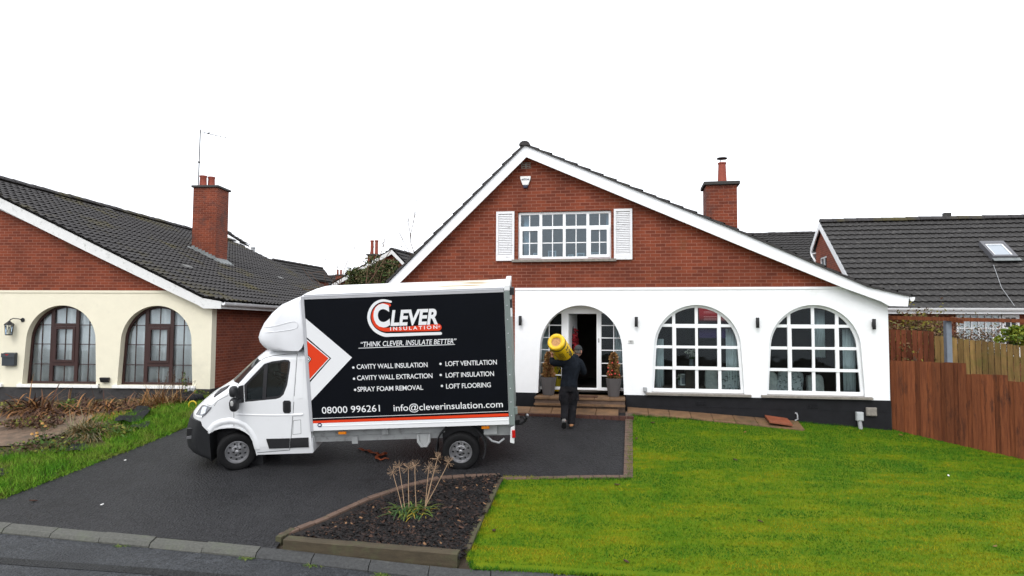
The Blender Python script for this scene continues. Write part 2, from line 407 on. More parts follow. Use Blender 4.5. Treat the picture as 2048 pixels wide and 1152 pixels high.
def sheet(poly, dz, step=.4, extra=None):
    """polygon (x,y) laid on the ground, cut finely so that it follows it"""
    bm = bmesh.new(); f = bm.faces.new([bm.verts.new((p[0], p[1], 0)) for p in poly])
    x0, x1 = min(p[0] for p in poly), max(p[0] for p in poly); y0, y1 = min(p[1] for p in poly), max(p[1] for p in poly)
    for ax, a, b in ((0, x0, x1), (1, y0, y1)):
        v = a + step
        while v < b:
            n = [0, 0, 0]; n[ax] = 1; c = [0, 0, 0]; c[ax] = v
            bmesh.ops.bisect_plane(bm, geom=bm.verts[:] + bm.edges[:] + bm.faces[:], plane_co=c, plane_no=n); v += step
    bmesh.ops.triangulate(bm, faces=bm.faces)
    bm.verts.index_update()
    V = [(v.co.x, v.co.y, float(G0(np.array(v.co.x), np.array(v.co.y))) + dz + (extra(v.co.x, v.co.y) if extra else 0)) for v in bm.verts]
    F = [tuple(q.index for q in f.verts) for f in bm.faces]; bm.free()
    return V, F
def sheet_obj(name, poly, m, dz, kind='structure', **k):
    mb = MB(); mb.add(*sheet(poly, dz, **k)); return tag(mb.build(name, m, smooth='all'), kind=kind)
def P2(px, py): p = gp(px, py); return (p.x, p.y)
kerb_back = lambda a, b, n: [(x, float(Yk(x)) + .21) for x in np.linspace(a, b, n)]
bed_curve = [P2(*p) for p in [(1000, 957), (930, 959), (880, 963), (820, 977), (740, 1005), (660, 1042), (600, 1066), (563, 1081)]]
E0, E1 = P2(1251, 826), P2(1247, 953)
left_edge = [P2(0, 998), P2(190, 922), P2(380, 850)]
dl = (left_edge[2][0] - left_edge[0][0]) / (left_edge[2][1] - left_edge[0][1])
drive = kerb_back(-9.6, bed_curve[-1][0], 12) + bed_curve[::-1] + [E1, E0, (E0[0] - .2, 15.75), (.3, 16.3), (-3.2, 17.0), (-3.2, 30), (-6.1, 30), (-6.6, 18)] + left_edge[::-1]
drive = [p for p in drive]
sheet_obj('driveway', drive, M['drive'], .0)
# lawn
L0 = P2(1012, 957); L1 = P2(940, 1113)
fence_a, fence_b = P2(1784, 860), P2(2048, 920)
fd = ((fence_b[0] - fence_a[0]), (fence_b[1] - fence_a[1]))
lawn_poly = [L1] + kerb_back(L1[0] + .05, 13, 14) + [(13, 10.3), (fence_a[0] + fd[0] * 1.6, fence_a[1] + fd[1] * 1.6), fence_a,
    (8.2, 15.1), (6.4, 15.35), P2(1590, 852), P2(1400, 842), P2(1266, 833), (P2(1262, 833)[0], P2(1262, 833)[1]), P2(1258, 960), P2(1130, 961)] + [L0]
sheet_obj('lawn', lawn_poly, M['lawn'], .012)
# left garden: lawn-ish verge, brown paving, soil shows elsewhere
M['paving'] = patches(mat('brown_paving', (.135, .088, .058), .75, .3, 5, .5, 30), (.06, .045, .03), 3, .48, .66, 6)
garden_poly = kerb_back(-16, -9.7, 8) + left_edge + [(-6.7, 18), (-7.6, 18.3), (-16, 18.8)]
M['verge'] = mat('rough_verge', (.040, .045, .012), .9, 0, 3.5, .6, 30, .15, col2=(.055, .036, .02))
sheet_obj('garden_bed', garden_poly, M['verge'], .0)
pav = [P2(-80, 880), P2(0, 895), P2(50, 893), P2(110, 876), P2(160, 850), P2(200, 833), P2(150, 822), P2(60, 815), P2(-80, 815)]
sheet_obj('paving', pav, M['paving'], .03)

def inpoly(P, poly):
    x, y = P[:, 0], P[:, 1]; c = np.zeros(len(P), bool); n = len(poly)
    for i in range(n):
        (x0, y0), (x1, y1) = poly[i], poly[(i + 1) % n]
        if y0 == y1: continue
        t = ((y0 > y) != (y1 > y)) & (x < (x1 - x0) * (y - y0) / (y1 - y0) + x0); c ^= t
    return c
def scatter(poly, n, clip=None):
    a = np.array(poly); lo, hi = a.min(0), a.max(0); out = []
    while sum(len(o) for o in out) < n:
        P = lo + nrg.random((n, 2)) * (hi - lo); k = inpoly(P, poly)
        if clip is not None: k &= clip(P)
        out.append(P[k])
    return np.concatenate(out)[:n]
def blades(P, h, wd, lean, dz=0.0):
    n = len(P); z = G0(P[:, 0], P[:, 1]) + dz
    a = nrg.random(n) * 2 * np.pi; hh = h * (.5 + nrg.random(n)); b = nrg.random(n) * 2 * np.pi; ln = lean * nrg.random(n) * hh
    d = np.stack([np.cos(a), np.sin(a), 0 * a], 1) * (wd * .5) * (.6 + .8 * nrg.random(n))[:, None]
    c = np.stack([P[:, 0], P[:, 1], z], 1); tip = c + np.stack([np.cos(b) * ln, np.sin(b) * ln, hh], 1)
    V = np.empty((n, 3, 3)); V[:, 0] = c - d; V[:, 1] = c + d; V[:, 2] = tip
    return V.reshape(-1, 3), np.arange(3 * n).reshape(n, 3)
def two_tone(name, cols, scale, stretch=(1, 1, 1), rough=.8, fine=40, fmix=.38, lo=.36, hi=.64, far=None):
    """colour from broad noise, mixed with fine noise, three stops"""
    m = bpy.data.materials.new(name); m.use_nodes = True; n = m.node_tree.nodes; l = m.node_tree.links
    b = n['Principled BSDF']; b.inputs['Roughness'].default_value = rough; b.inputs['Specular IOR Level'].default_value = .2
    tc = n.new('ShaderNodeTexCoord'); mp = n.new('ShaderNodeMapping'); mp.inputs['Scale'].default_value = stretch
    l.new(tc.outputs['Object'], mp.inputs[0])
    t = n.new('ShaderNodeTexNoise'); t.inputs['Scale'].default_value = scale; t.inputs['Detail'].default_value = 6; t.inputs['Roughness'].default_value = .6
    t2 = n.new('ShaderNodeTexNoise'); t2.inputs['Scale'].default_value = fine; t2.inputs['Detail'].default_value = 2
    l.new(mp.outputs[0], t.inputs['Vector']); l.new(tc.outputs['Object'], t2.inputs['Vector'])
    mx = n.new('ShaderNodeMix'); mx.inputs[0].default_value = fmix; l.new(t.outputs['Fac'], mx.inputs[2]); l.new(t2.outputs['Fac'], mx.inputs[3])
    if far:  # greener, lusher growth towards the far side of the lawn
        sx = n.new('ShaderNodeSeparateXYZ'); l.new(tc.outputs['Object'], sx.inputs[0]); q = n.new('ShaderNodeMapRange')
        for i, v in enumerate((far[0], far[1], 0, far[2])): q.inputs[i + 1].default_value = v
        l.new(sx.outputs[1], q.inputs[0]); sb = n.new('ShaderNodeMath'); sb.operation = 'SUBTRACT'; l.new(mx.outputs[0], sb.inputs[0]); l.new(q.outputs[0], sb.inputs[1]); mxo = sb.outputs[0]
    else: mxo = mx.outputs[0]
    r = n.new('ShaderNodeValToRGB'); e = r.color_ramp.elements
    e[0].position = lo; e[0].color = (*cols[0], 1); e[1].position = hi; e[1].color = (*cols[-1], 1)
    for i, c in enumerate(cols[1:-1]):
        q = e.new(lo + (hi - lo) * (i + 1) / (len(cols) - 1)); q.color = (*c, 1)
    l.new(mxo, r.inputs[0]); l.new(r.outputs[0], b.inputs['Base Color'])
    return m
M['grass'] = per_piece(two_tone('lawn_grass', [(.028, .110, .003), (.075, .165, .002), (.165, .205, .002), (.23, .205, .005)], 1.25, (.45, 2.1, 1), fmix=.22, fine=9, lo=.42, hi=.60, far=(11.0, 14.5, .085)), .8, 1.18)
P = scatter(lawn_poly, 170000, lambda P: (P[:, 0] < 11.5) & (P[:, 1] > Yk(P[:, 0]) + .36))
ed = []
for a_, b_ in zip(lawn_poly, lawn_poly[1:] + lawn_poly[:1]):
    if max(a_[0], b_[0]) < 10.6:
        a_, b_ = np.array(a_), np.array(b_); k_ = int(np.hypot(*(b_ - a_)) * 420); t_ = nrg.random(k_)[:, None]; ed.append(a_ + (b_ - a_) * t_ + nrg.normal(0, .022, (k_, 2)))
ed = np.concatenate(ed)
V, F = blades(P, .026, .013, 1.1, .008); V2, F2 = blades(ed, .045, .011, 1.4, .004); F = np.concatenate([F, F2 + len(V)]); V = np.concatenate([V, V2])
obj_from_np('lawn_grass', V, F, M['grass'], 'stuff', 'short mossy green and yellow lawn grass in front of the white house', 'grass')
M['longgrass'] = per_piece(two_tone('long_grass', [(.040, .15, .006), (.085, .22, .010), (.15, .24, .02), (.20, .17, .06)], 1.8), .45, 1.35)
def left_clip(P):
    # rough grass keeps to the verge beside the drive
    e = np.interp(P[:, 1], [left_edge[0][1], left_edge[2][1], 18], [left_edge[0][0], left_edge[2][0], -6.6])
    d = e - P[:, 0]
    return (d < 1.5 + .7 * np.sin(P[:, 1] * 2.1) + .35 * np.sin(P[:, 1] * 5.3 + 1)) | ((P[:, 1] < 13.2 + .5 * np.sin(P[:, 0] * 1.3)) & (nrg.random(len(P)) < .7))
P = scatter(garden_poly, 34000, left_clip)
V, F = blades(P, .11, .014, 1.3); le_ = np.array(left_edge[0]) + (np.array(left_edge[2]) - np.array(left_edge[0])) * nrg.random(3500)[:, None] * 1.25 + nrg.normal(0, .035, (3500, 2)); V2, F2 = blades(le_, .05, .012, 1.6); F = np.concatenate([F, F2 + len(V)]); V = np.concatenate([V, V2])
obj_from_np('long_grass', V, F, M['longgrass'], 'stuff', 'overgrown green grass along the left edge of the tarmac driveway', 'grass')
# brick edging right of the drive and along its near edge
def strip(poly_pts, width, side, h, step, gap, m, name, label):
    """edging bricks laid along a polyline"""
    mb = MB(); pts = [Vector((p[0], p[1], 0)) for p in poly_pts]
    for a, b in zip(pts[:-1], pts[1:]):
        L = (b - a).length; n = max(1, round(L / step)); d = (b - a) / n; nn = Vector((-d.y, d.x, 0)).normalized() * width * side
        for k in range(n):
            q0 = a + d * k + d.normalized() * gap; q1 = a + d * (k + 1) - d.normalized() * gap
            j = rnd.uniform(-.006, .006)
            cs = [q0, q1, q1 + nn, q0 + nn]
            mb.hexa([Vector((c.x, c.y, g(c.x, c.y) - .08)) for c in cs], [Vector((c.x, c.y, g(c.x, c.y) + h + j)) for c in cs])
    return tag(mb.build(name, m, bevel=.006, loc=(pts[0].x, pts[0].y, g(pts[0].x, pts[0].y))), label, 'edging')
strip([E0, E1], .16, 1, .035, .11, .004, M['edging'], 'brick_edging', 'brown brick edging along the right side of the driveway beside the lawn')
strip([(E1[0] + .15, E1[1]), bed_curve[0]], .10, 1, .03, .22, .004, M['edging'], 'brick_edging', 'thin brick edging between the tarmac driveway and the near lawn')
strip(bed_curve, .10, -1, .060, .21, .006, M['edging'], 'brick_edging', 'curved brick edging around the bark mulch bed')
# mulch bed
C1 = P2(563, 1082); C2 = P2(920, 1124); C0 = P2(996, 960)
M['mulch_soil'] = mat('mulch_bed', (.012, .009, .008), .9, .4, 20, .6, 40)
bed = bed_curve + [C2]
sheet_obj('mulch_bed', bed, M['mulch_soil'], .03)
M['chips'] = mat('bark_chips', (.01, .008, .007), .6, .3, 30, spec=.3)
n_ = M['chips'].node_tree.nodes; l_ = M['chips'].node_tree.links; ge = n_.new('ShaderNodeNewGeometry'); rp = n_.new('ShaderNodeValToRGB'); rp.color_ramp.interpolation = 'CONSTANT'
e = rp.color_ramp.elements; e[0].position = 0; e[0].color = (.004, .0035, .0035, 1); e[1].position = .985; e[1].color = (.26, .14, .07, 1)
for pos, c in ((.35, (.008, .006, .006)), (.6, (.015, .010, .009)), (.8, (.030, .017, .013)), (.92, (.065, .032, .020))): q = e.new(pos); q.color = (*c, 1)
l_.new(ge.outputs['Random Per Island'], rp.inputs[0]); l_.new(rp.outputs[0], n_['Principled BSDF'].inputs['Base Color'])
bed_in = bed[:1] + [(x + .10, y - .10) for x, y in bed[1:-1]] + bed[-1:]
n = 8000; P = scatter(bed_in, n)
z = G0(P[:, 0], P[:, 1]) + .03 + nrg.random(n) * .035
a = nrg.random(n) * 2 * np.pi; tl = (nrg.random((n, 2)) - .5) * 1.2; L = .026 + .05 * nrg.random(n) ** 2; W = .010 + .012 * nrg.random(n); H = .004 + .006 * nrg.random(n)
d1 = np.stack([np.cos(a), np.sin(a), tl[:, 0]], 1) * L[:, None]; d2 = np.stack([-np.sin(a), np.cos(a), tl[:, 1]], 1) * W[:, None]; d3 = np.stack([0 * a, 0 * a, H], 1)
c = np.stack([P[:, 0], P[:, 1], z], 1)
V = np.stack([c - d1 - d2 - d3, c + d1 - d2 * .6 - d3, c + d1 + d2 * .6 - d3, c - d1 + d2 - d3, c - d1 - d2 + d3, c + d1 - d2 * .6 + d3, c + d1 + d2 * .6 + d3, c - d1 + d2 + d3], 1).reshape(-1, 3)
F = (np.array([[4, 5, 6, 7], [0, 1, 5, 4], [1, 2, 6, 5], [2, 3, 7, 6], [3, 0, 4, 7]])[None] + (np.arange(n) * 8)[:, None, None]).reshape(-1, 4)
obj_from_np('bark_mulch', V, F, M['chips'], 'stuff', 'dark bark chip mulch filling the triangular bed by the kerb', 'mulch')
# sleepers round the bed
def sleeper(a, b, wd, h0, h1, label, name='timber_sleeper'):
    a, b = Vector((a[0], a[1], 0)), Vector((b[0], b[1], 0)); d = (b - a).normalized(); nn = Vector((-d.y, d.x, 0)) * wd
    mb = MB(); rings = []
    for k in range(13):
        p = a.lerp(b, k / 12); q = p + nn; j = rnd.uniform(-.006, .006)
        zp, zq = g(p.x, p.y), g(q.x, q.y); z0 = min(zp, zq)
        e = .008
        rings.append([(p.x, p.y, zp + h0), (p.x, p.y, z0 + h1 - e + j), (p.x + nn.x * .08, p.y + nn.y * .08, z0 + h1 + j), (q.x - nn.x * .08, q.y - nn.y * .08, z0 + h1 + (zq - zp) * .3 + j), (q.x, q.y, z0 + h1 + (zq - zp) * .3 - e), (q.x, q.y, zq + h0)])
    mb.loft(rings)
    return tag(mb.build(name, M['sleeper'], loc=(a.x, a.y, g(a.x, a.y)), smooth=30), label, 'sleeper')
f0 = P2(566, 1099); f1 = P2(914, 1128)
sleeper(f0, f1, .17, -.12, .13, 'long weathered timber sleeper along the kerb front of the bark bed')
def board(px4, h0, h1, label):
    q = [P2(*p) for p in px4]; mb = MB(); rings = []
    for k in range(9):
        f = k / 8; a = Vector(q[0]).lerp(Vector(q[3]), f); b = Vector(q[1]).lerp(Vector(q[2]), f); j = rnd.uniform(-.004, .004)
        za, zb = g(a.x, a.y), g(b.x, b.y)
        rings.append([(a.x, a.y, za + h0), (a.x, a.y, za + h1 + j), (b.x, b.y, zb + h1 + j), (b.x, b.y, zb + h0)])
    mb.loft(rings)
    tag(mb.build('timber_edging', M['sleeper'], loc=(q[3][0], q[3][1], g(*q[3])), bevel=.006), label, 'edging')
board([(955, 1036), (969, 1038), (940, 1106), (924, 1105)], -.1, .06, 'nearer timber edging board between the bark bed and lawn')
board([(998, 961), (1006, 962), (973, 1032), (963, 1030)], -.1, .06, 'farther timber edging board between the bark bed and lawn')
sleeper(P2(592, 1066), P2(562, 1085), -.10, -.06, .07, 'short weathered timber offcut at the left tip of the bark bed')
# ------------------------------------------------------------------ house helpers
def arch(uc, hb, z0, hs, zs, ra, n=28, d=0.0):
    """arch outline: base half width hb at z0, hs at the springing zs, elliptical head of rise ra; d shrinks it all round"""
    pts = [(uc - hb + d, z0 + d)]
    for k in range(n + 1):
        t = math.pi - math.pi * k / n
        pts.append((uc + (hs - d) * math.cos(t), zs + (ra - d) * math.sin(t)))
    pts.append((uc + hb - d, z0 + d))
    return pts
def arch_half(z, hb, z0, hs, zs, ra):
    if z < zs: return hb + (hs - hb) * (z - z0) / (zs - z0)
    return hs * math.sqrt(max(0, 1 - ((z - zs) / ra) ** 2))
def arch_top(x, hs, zs, ra): return zs + ra * math.sqrt(max(0, 1 - (x / hs) ** 2))
I3 = lambda u, z, w: (u, w, z)
def rect(u0, z0, u1, z1): return [(u0, z0), (u1, z0), (u1, z1), (u0, z1)]
def tiles(mb, O, A, U, N, L, S, pitch_a=.30, gauge=.32, amp=.035, lift=.03, mi=0, sub=6, skip=None):
    O, A, U, N = Vector(O), Vector(A).normalized(), Vector(U).normalized(), Vector(N).normalized()
    nc = max(1, round(L / pitch_a)); pa = L / nc; nr = max(1, round(S / gauge)); ga = S / nr
    for r in range(nr):
        base = r * ga; V = []; m = nc * sub + 1
        for k in range(m):
            a = k * pa / sub; ph = (k % sub) / sub
            hgt = amp * max(0.0, math.cos(2 * math.pi * ph)) + (-.004 if ph > .3 and ph < .7 else 0)
            jit = .006 * math.sin(k // sub * 12.9898 + r * 78.233)
            p0 = O + A * a + U * (base - .04) + N * (hgt + lift + jit); p1 = O + A * a + U * (base + ga + .02) + N * (hgt + .002)
            pb = p0 - N * .014; pc = O + A * a + U * (base + .05) + N * (hgt * .9 + lift * .45)
            V += [p0, p1, pb, pc]
        F = []
        for k in range(m - 1):
            i, j = 4 * k, 4 * k + 4
            F += [(i, j, j + 1, i + 1), (i + 2, j + 2, j, i), (i + 3, j + 3, j + 2, i + 2)]
        mb.add(V, F, mi)
def ridge_caps(mb, a, b, r=.13, step=.42, mi=0):
    a, b = Vector(a), Vector(b); n = max(1, round((b - a).length / step)); d = (b - a) / n; dn = d.normalized()
    s_ = dn.cross(Vector((0, 0, 1))).normalized()
    for k in range(n):
        j = rnd.uniform(-.012, .012); rings = []
        for t in (0.0, 1.0):
            p = a + d * (k + (1.02 if t else .0)); rr = r * (1.0 if t else 1.08)
            rings.append([p + s_ * math.cos(q) * rr + Vector((0, 0, math.sin(q) * rr * .8 - .03 + j)) for q in [math.pi * i / 8 for i in range(9)]])
        mb.loft(rings, mi=mi)
def air_brick(parent, u0, z0, u1, z1, w, m, nx, nz):
    hl = []; du = (u1 - u0) / nx; dz = (z1 - z0) / nz
    for i in range(nx):
        for k in range(nz): hl.append(rect(u0 + du * (i + .15), z0 + dz * (k + .25), u0 + du * (i + .85), z0 + dz * (k + .75)))
    a = MB(); a.plate(rect(u0, z0, u1, z1), hl, I3, w - .012, w + .01)
    o = a.build('air_vent', m, parent); b = MB(); b.box((u0 + .005, w + .011, z0 + .005), (u1 - .005, w + .014, z1 - .005)); b.build('vent_opening', M['black'], o)

# ------------------------------------------------------------------ the white and brick house
YAW = R(9.79); ZB = .8
house = empty('house', (0, 16.5, ZB), 'white rendered and red brick gabled house with three arched openings, behind the lawn', 'house', rz=-YAW, off=(0, 0, ZB))
EU = Vector((math.cos(YAW), -math.sin(YAW), 0)); EW = Vector((math.sin(YAW), math.cos(YAW), 0)); HO = Vector((0, 16.5, 0))
def HW(u, w, z): return HO + EU * u + EW * w + Vector((0, 0, z))
def hpx(px, py, w=0.0):
    p = onplane(px, py, HO + EW * w, EW); q = p - HO
    return q.dot(EU), p.z
AP = (.334, 7.30)
WB, WT = 1.40, 3.90
ARCH = dict(hb=1.033, hs=.975, zs=2.50, ra=.995)
mb = MB()
doorA = dict(hb=1.012, hs=.972, zs=2.44, ra=1.045)
UR = 8.42
holes = [arch(1.655, z0=WB - .2, **doorA)[0:], arch(4.33, z0=1.47, **ARCH), arch(6.88, z0=1.47, **ARCH)]
# white wall: the door arch is open at the bottom, so it belongs to the outline
da = arch(1.655, z0=WB, **doorA)
outer = [(.08, WB)] + da + [(UR, WB), (UR, 3.56), (7.64, 3.86), (7.52, WT), (.08, WT)]
mb.plate(outer, holes[1:], I3, -.012, .24)
mb.box((.08, -.03, WT - .05), (7.50, -.012, WT + .004))
mb.build('rendered_wall', M['white_wall'], house)
# brick gable above and brick left part
mb = MB()
gab = [(-3.2, .7), (.078, .7), (.078, WT + .002), (7.52, WT + .002), (7.55, 3.95), (AP[0], 7.16), (-3.2, 3.70)]
UW = (.14, 4.60, 2.38, 5.75)
mb.plate(gab, [rect(UW[0], UW[1], UW[2], UW[3])], I3, 0, .24)
mb.build('brick_gable', M['brickx'], house)
mb = MB()
mb.box((-3.2, .24, .6), (-2.96, 10, 3.8)); mb.box((UR - .24, .24, .6), (UR - .003, 10, 3.6)); mb.box((-3.2, 9.76, .6), (UR, 10, 3.6))
mb.build('side_wall', M['bricky'], house)
mb = MB()
mb.box((.08, -.028, .3), (.60, .24, WB)); mb.box((2.71, -.028, .3), (UR + .012, .24, WB))
mb.box((2.71, -.034, 1.155), (UR + .012, -.028, 1.162))
mb.build('plinth', M['plinth'], house)
air_brick(house, 4.30, 1.20, 4.52, 1.28, -.03, M['plinth'], 3, 2)
air_brick(house, 6.70, 1.20, 6.92, 1.28, -.03, M['plinth'], 3, 2)
air_brick(house, .22, 6.82, .44, 6.97, 0, M['sill'], 2, 3)
# roof
sl_r = (7.30 - 3.66) / (8.62 - AP[0]); 
RT = [(AP[0], 7.325), (5.2, 5.165), (7.95, 3.875), (8.78, 3.67)]
def rtop(u): return float(np.interp(u, [q[0] for q in RT], [q[1] for q in RT])) if u >= AP[0] else 7.325 - (AP[0] - u) * .966
E_R = 8.78; E_L = -3.55
roof = MB()
DR = 10.2
for (u0, u1) in ((AP[0], 5.2), (5.2, 7.95), (7.95, E_R), (AP[0], E_L)):
    a, b = (u0, rtop(u0)), (u1, rtop(u1))
    d = Vector((b[0] - a[0], 0, b[1] - a[1])); S = d.length; d.normalize()
    n = Vector((-d.z, 0, d.x)); n = n if n.z > 0 else -n
    roof.hexa([(a[0], -.17, a[1] - .1), (b[0], -.17, b[1] - .1), (b[0], DR, b[1] - .1), (a[0], DR, a[1] - .1)],
              [(a[0], -.17, a[1]), (b[0], -.17, b[1]), (b[0], DR, b[1]), (a[0], DR, a[1])])
    O = Vector((b[0], -.27, b[1])) + n * .012
    tiles(roof, O, (0, 1, 0), -d, n, DR + .27, S, amp=.02, lift=.035, gauge=.33)
    # closed verge: thick tile ends
    for k in range(round(S / .33)):
        p = O - d * (k * S / round(S / .33)); q = p - d * (S / round(S / .33))
        roof.hexa([p + n * -.008, q + n * -.008, q + n * -.008 + Vector((0, .12, 0)), p + n * -.008 + Vector((0, .12, 0))],
                  [p + n * .048, q + n * .020, q + n * .020 + Vector((0, .12, 0)), p + n * .048 + Vector((0, .12, 0))])
rf = roof.build('roof', M['tile'], house)
mb = MB(); ridge_caps(mb, (AP[0], -.29, AP[1] + .06), (AP[0], DR, AP[1] + .06), r=.125)
mb.build('ridge_tiles', M['tile_moss'], rf, smooth=40)
# bargeboards, gutter
mb = MB()
bt = [(q[0], q[1] + .004) for q in RT]
bb = [hpx(*p, w=-.2) for p in [(1815, 613), (1778, 612), (1762, 603), (1690, 577), (1500, 500), (1053, 314.5)]]
lt = (E_L, rtop(E_L) - .01); lb = (E_L, rtop(E_L) - .30)
poly = bt + bb + [(lb[0], lb[1])] + [(lt[0], lt[1])]
mb.plate(poly, [], I3, -.225, -.19)
mb.plate([(UR - .04, 3.60), (8.76, 3.46), (8.76, 3.60), (UR, 3.66)], [], I3, -.19, .0)
bp_ = mb.build('bargeboard', M['barge'], house)
mb = MB()
# soffit behind the boards
for a, b in (((AP[0], 7.12), (7.6, 3.86)), ((AP[0], 7.12), (-3.3, 3.60))):
    mb.hexa([(a[0], -.19, a[1] - .012), (b[0], -.19, b[1] - .012), (b[0], -.002, b[1] - .012), (a[0], -.002, a[1] - .012)], [(a[0], -.19, a[1]), (b[0], -.19, b[1]), (b[0], -.002, b[1]), (a[0], -.002, a[1])])
mb.build('soffit', M['upvc'], house)
mb = MB(); 
prof = [(0, 0), (.012, -.055), (.04, -.09), (.085, -.09), (.11, -.055), (.12, 0)]
mb.loft([[(8.79 + p[0], y, 3.66 + p[1]) for p in prof] for y in (-.2, 10)], cap=True)
mb.build('gutter', M['upvc'], house, smooth=30)
# chimney
ca = [hpx(1412, 372, 1.6)[0], hpx(1474, 372, 1.6)[0]]
mb = MB(); mb.box((ca[0], 1.6, 4.6), (ca[1], 2.35, 6.60)); ch = mb.build('chimney', M['brickc'], house)
mb = MB(); mb.box((ca[0] - .06, 1.53, 6.60), (ca[1] + .07, 2.42, 6.69)); mb.build('chimney_cap', M['capstone'], ch, bevel=.015)
cu_ = hpx(1444, 330, 1.95)[0]
mb = MB(); mb.lathe([(.125, 6.69), (.115, 6.75), (.095, 7.20), (.108, 7.22), (.108, 7.25), (.07, 7.25)], (cu_, 1.95, 0), n=20); mb.build('chimney_pot', M['pot_red'], ch, smooth=30)
mb = MB()
mb.lathe([(.004, 7.39), (.13, 7.375), (.135, 7.36), (.13, 7.35), (.004, 7.33)], (cu_, 1.95, 0), n=20)
for k in range(3): mb.tube([(cu_ + .09 * math.cos(k * 2.1), 1.95 + .09 * math.sin(k * 2.1), 7.2), (cu_ + .08 * math.cos(k * 2.1), 1.95 + .08 * math.sin(k * 2.1), 7.36)], .006, 6)
mb.build('chimney_cowl', M['black'], ch, smooth=30)
mb = MB(); mb.box((ca[0] - .09, 1.52, 5.70), (ca[0] + .0, 1.56, 5.78)); mb.build('bracket', M['lead'], ch)

def arch_window(uc, par, A, z0, w, mframe, mglass, name='window'):
    """arched white window: ring, bars, opening casement, glass"""
    r = MB(); r.plate(arch(uc, z0=z0, **A), [arch(uc, z0=z0, d=.062, **A)], I3, w, w + .07)
    r.box((uc - 1.03, w - .015, z0 - .012), (uc + 1.03, w + .0, z0 + .075))
    win = r.build(name, mframe, par, bevel=.006)
    b = MB(); bw = .036
    for x in (-.513, 0, .513):
        if x == 0: segs = [(z0 + .05, 1.99), (3.06, arch_top(0, A['hs'], A['zs'], A['ra']) - .03)]
        else: segs = [(z0 + .05, arch_top(x, A['hs'], A['zs'], A['ra']) - .03)]
        for za, zb in segs: b.box((uc + x - bw, w + .006, za), (uc + x + bw, w + .06, zb))
    for z in (2.03, 2.52, 3.02):
        h = arch_half(z, z0=z0, **A) - .03
        for xa, xb in ((-h, -.513 - bw - .001), (.513 + bw + .001, h)) if z == 2.52 else ((-h, -.513 - bw - .001), (-.513 + bw + .001, .513 - bw - .001), (.513 + bw + .001, h)):
            b.box((uc + xa, w + .009, z - .034), (uc + xb, w + .058, z + .034))
    b.build('glazing_bars', mframe, win, bevel=.004)
    c = MB(); c.plate(rect(uc - .545, 1.995, uc + .545, 3.055), [rect(uc - .545 + .085, 2.075, uc - .03, 2.49), rect(uc + .03, 2.075, uc + .545 - .085, 2.49), rect(uc - .545 + .085, 2.55, uc - .03, 2.965), rect(uc + .03, 2.55, uc + .545 - .085, 2.965)], I3, w - .014, w + .05)
    c.build('casement', mframe, win, bevel=.008)
    g_ = MB(); g_.plate(arch(uc, z0=z0, d=.03, **A), [], I3, w + .036, w + .042); g_.build('pane', mglass, win)
    return win
W1 = arch_window(4.33, house, ARCH, 1.487, .10, M['upvc'], M['glass'])
W2 = arch_window(6.88, house, ARCH, 1.487, .10, M['upvc'], M['glass'])
for uc, wn in ((4.33, W1), (6.88, W2)):
    mb = MB(); mb.hexa([(uc - 1.16, -.11, 1.412), (uc + 1.17, -.11, 1.412), (uc + 1.17, .1, 1.412), (uc - 1.16, .1, 1.412)], [(uc - 1.16, -.11, 1.46), (uc + 1.17, -.11, 1.46), (uc + 1.17, .1, 1.478), (uc - 1.16, .1, 1.478)])
    mb.build('sill', M['sill'], wn, bevel=.006)
# upper window
u0, z0, u1, z1 = UW; w_ = .06
mb = MB(); cx = [u0, .69, 1.26, 1.825, u1]; zt = 5.365
hl = []
for i in range(4):
    a, b = cx[i] + (.06 if i == 0 else .035), cx[i + 1] - (.06 if i == 3 else .035)
    hl.append(rect(a, zt + .035, b, z1 - .065)); hl.append(rect(a, z0 + .06, b, zt - .035))
mb.plate(rect(u0 + .002, z0 + .002, u1 - .002, z1 - .002), hl, I3, w_, w_ + .07); wu = mb.build('window', M['upvc'], house, bevel=.006)
mb = MB()
for i in range(4):
    m_ = (cx[i] + cx[i + 1]) / 2
    mb.box((m_ - .011, w_ + .015, zt + .036), (m_ + .011, w_ + .05, z1 - .066))
    mb.box((m_ - .011, w_ + .015, z0 + .061), (m_ + .011, w_ + .05, zt - .036))
    mb.box((cx[i] + .04, w_ + .018, 4.985), (cx[i + 1] - .04, w_ + .046, 5.007))
mb.build('glazing_bars', M['upvc'], wu)
for i in (0, 3):
    mb = MB(); a, b = cx[i] + (.03 if i == 0 else .0), cx[i + 1] - (.03 if i == 3 else .0)
    mb.plate(rect(a, z0 + .03, b, zt - .0), [rect(a + .075, z0 + .10, b - .075, zt - .075)], I3, w_ - .022, w_ - .001)
    mb.build('casement', M['upvc'], wu, bevel=.006)
mb = MB(); mb.box((u0 + .03, w_ + .03, z0 + .03), (u1 - .03, w_ + .035, z1 - .03)); mb.build('pane', M['glass_up'], wu)
mb = MB(); mb.hexa([(u0 - .14, -.09, z0 - .075), (u1 + .12, -.09, z0 - .075), (u1 + .12, .06, z0 - .07), (u0 - .14, .06, z0 - .07)], [(u0 - .14, -.09, z0 - .012), (u1 + .12, -.09, z0 - .012), (u1 + .12, .06, z0), (u0 - .14, .06, z0)])
mb.build('sill', M['sill'], wu, bevel=.006)
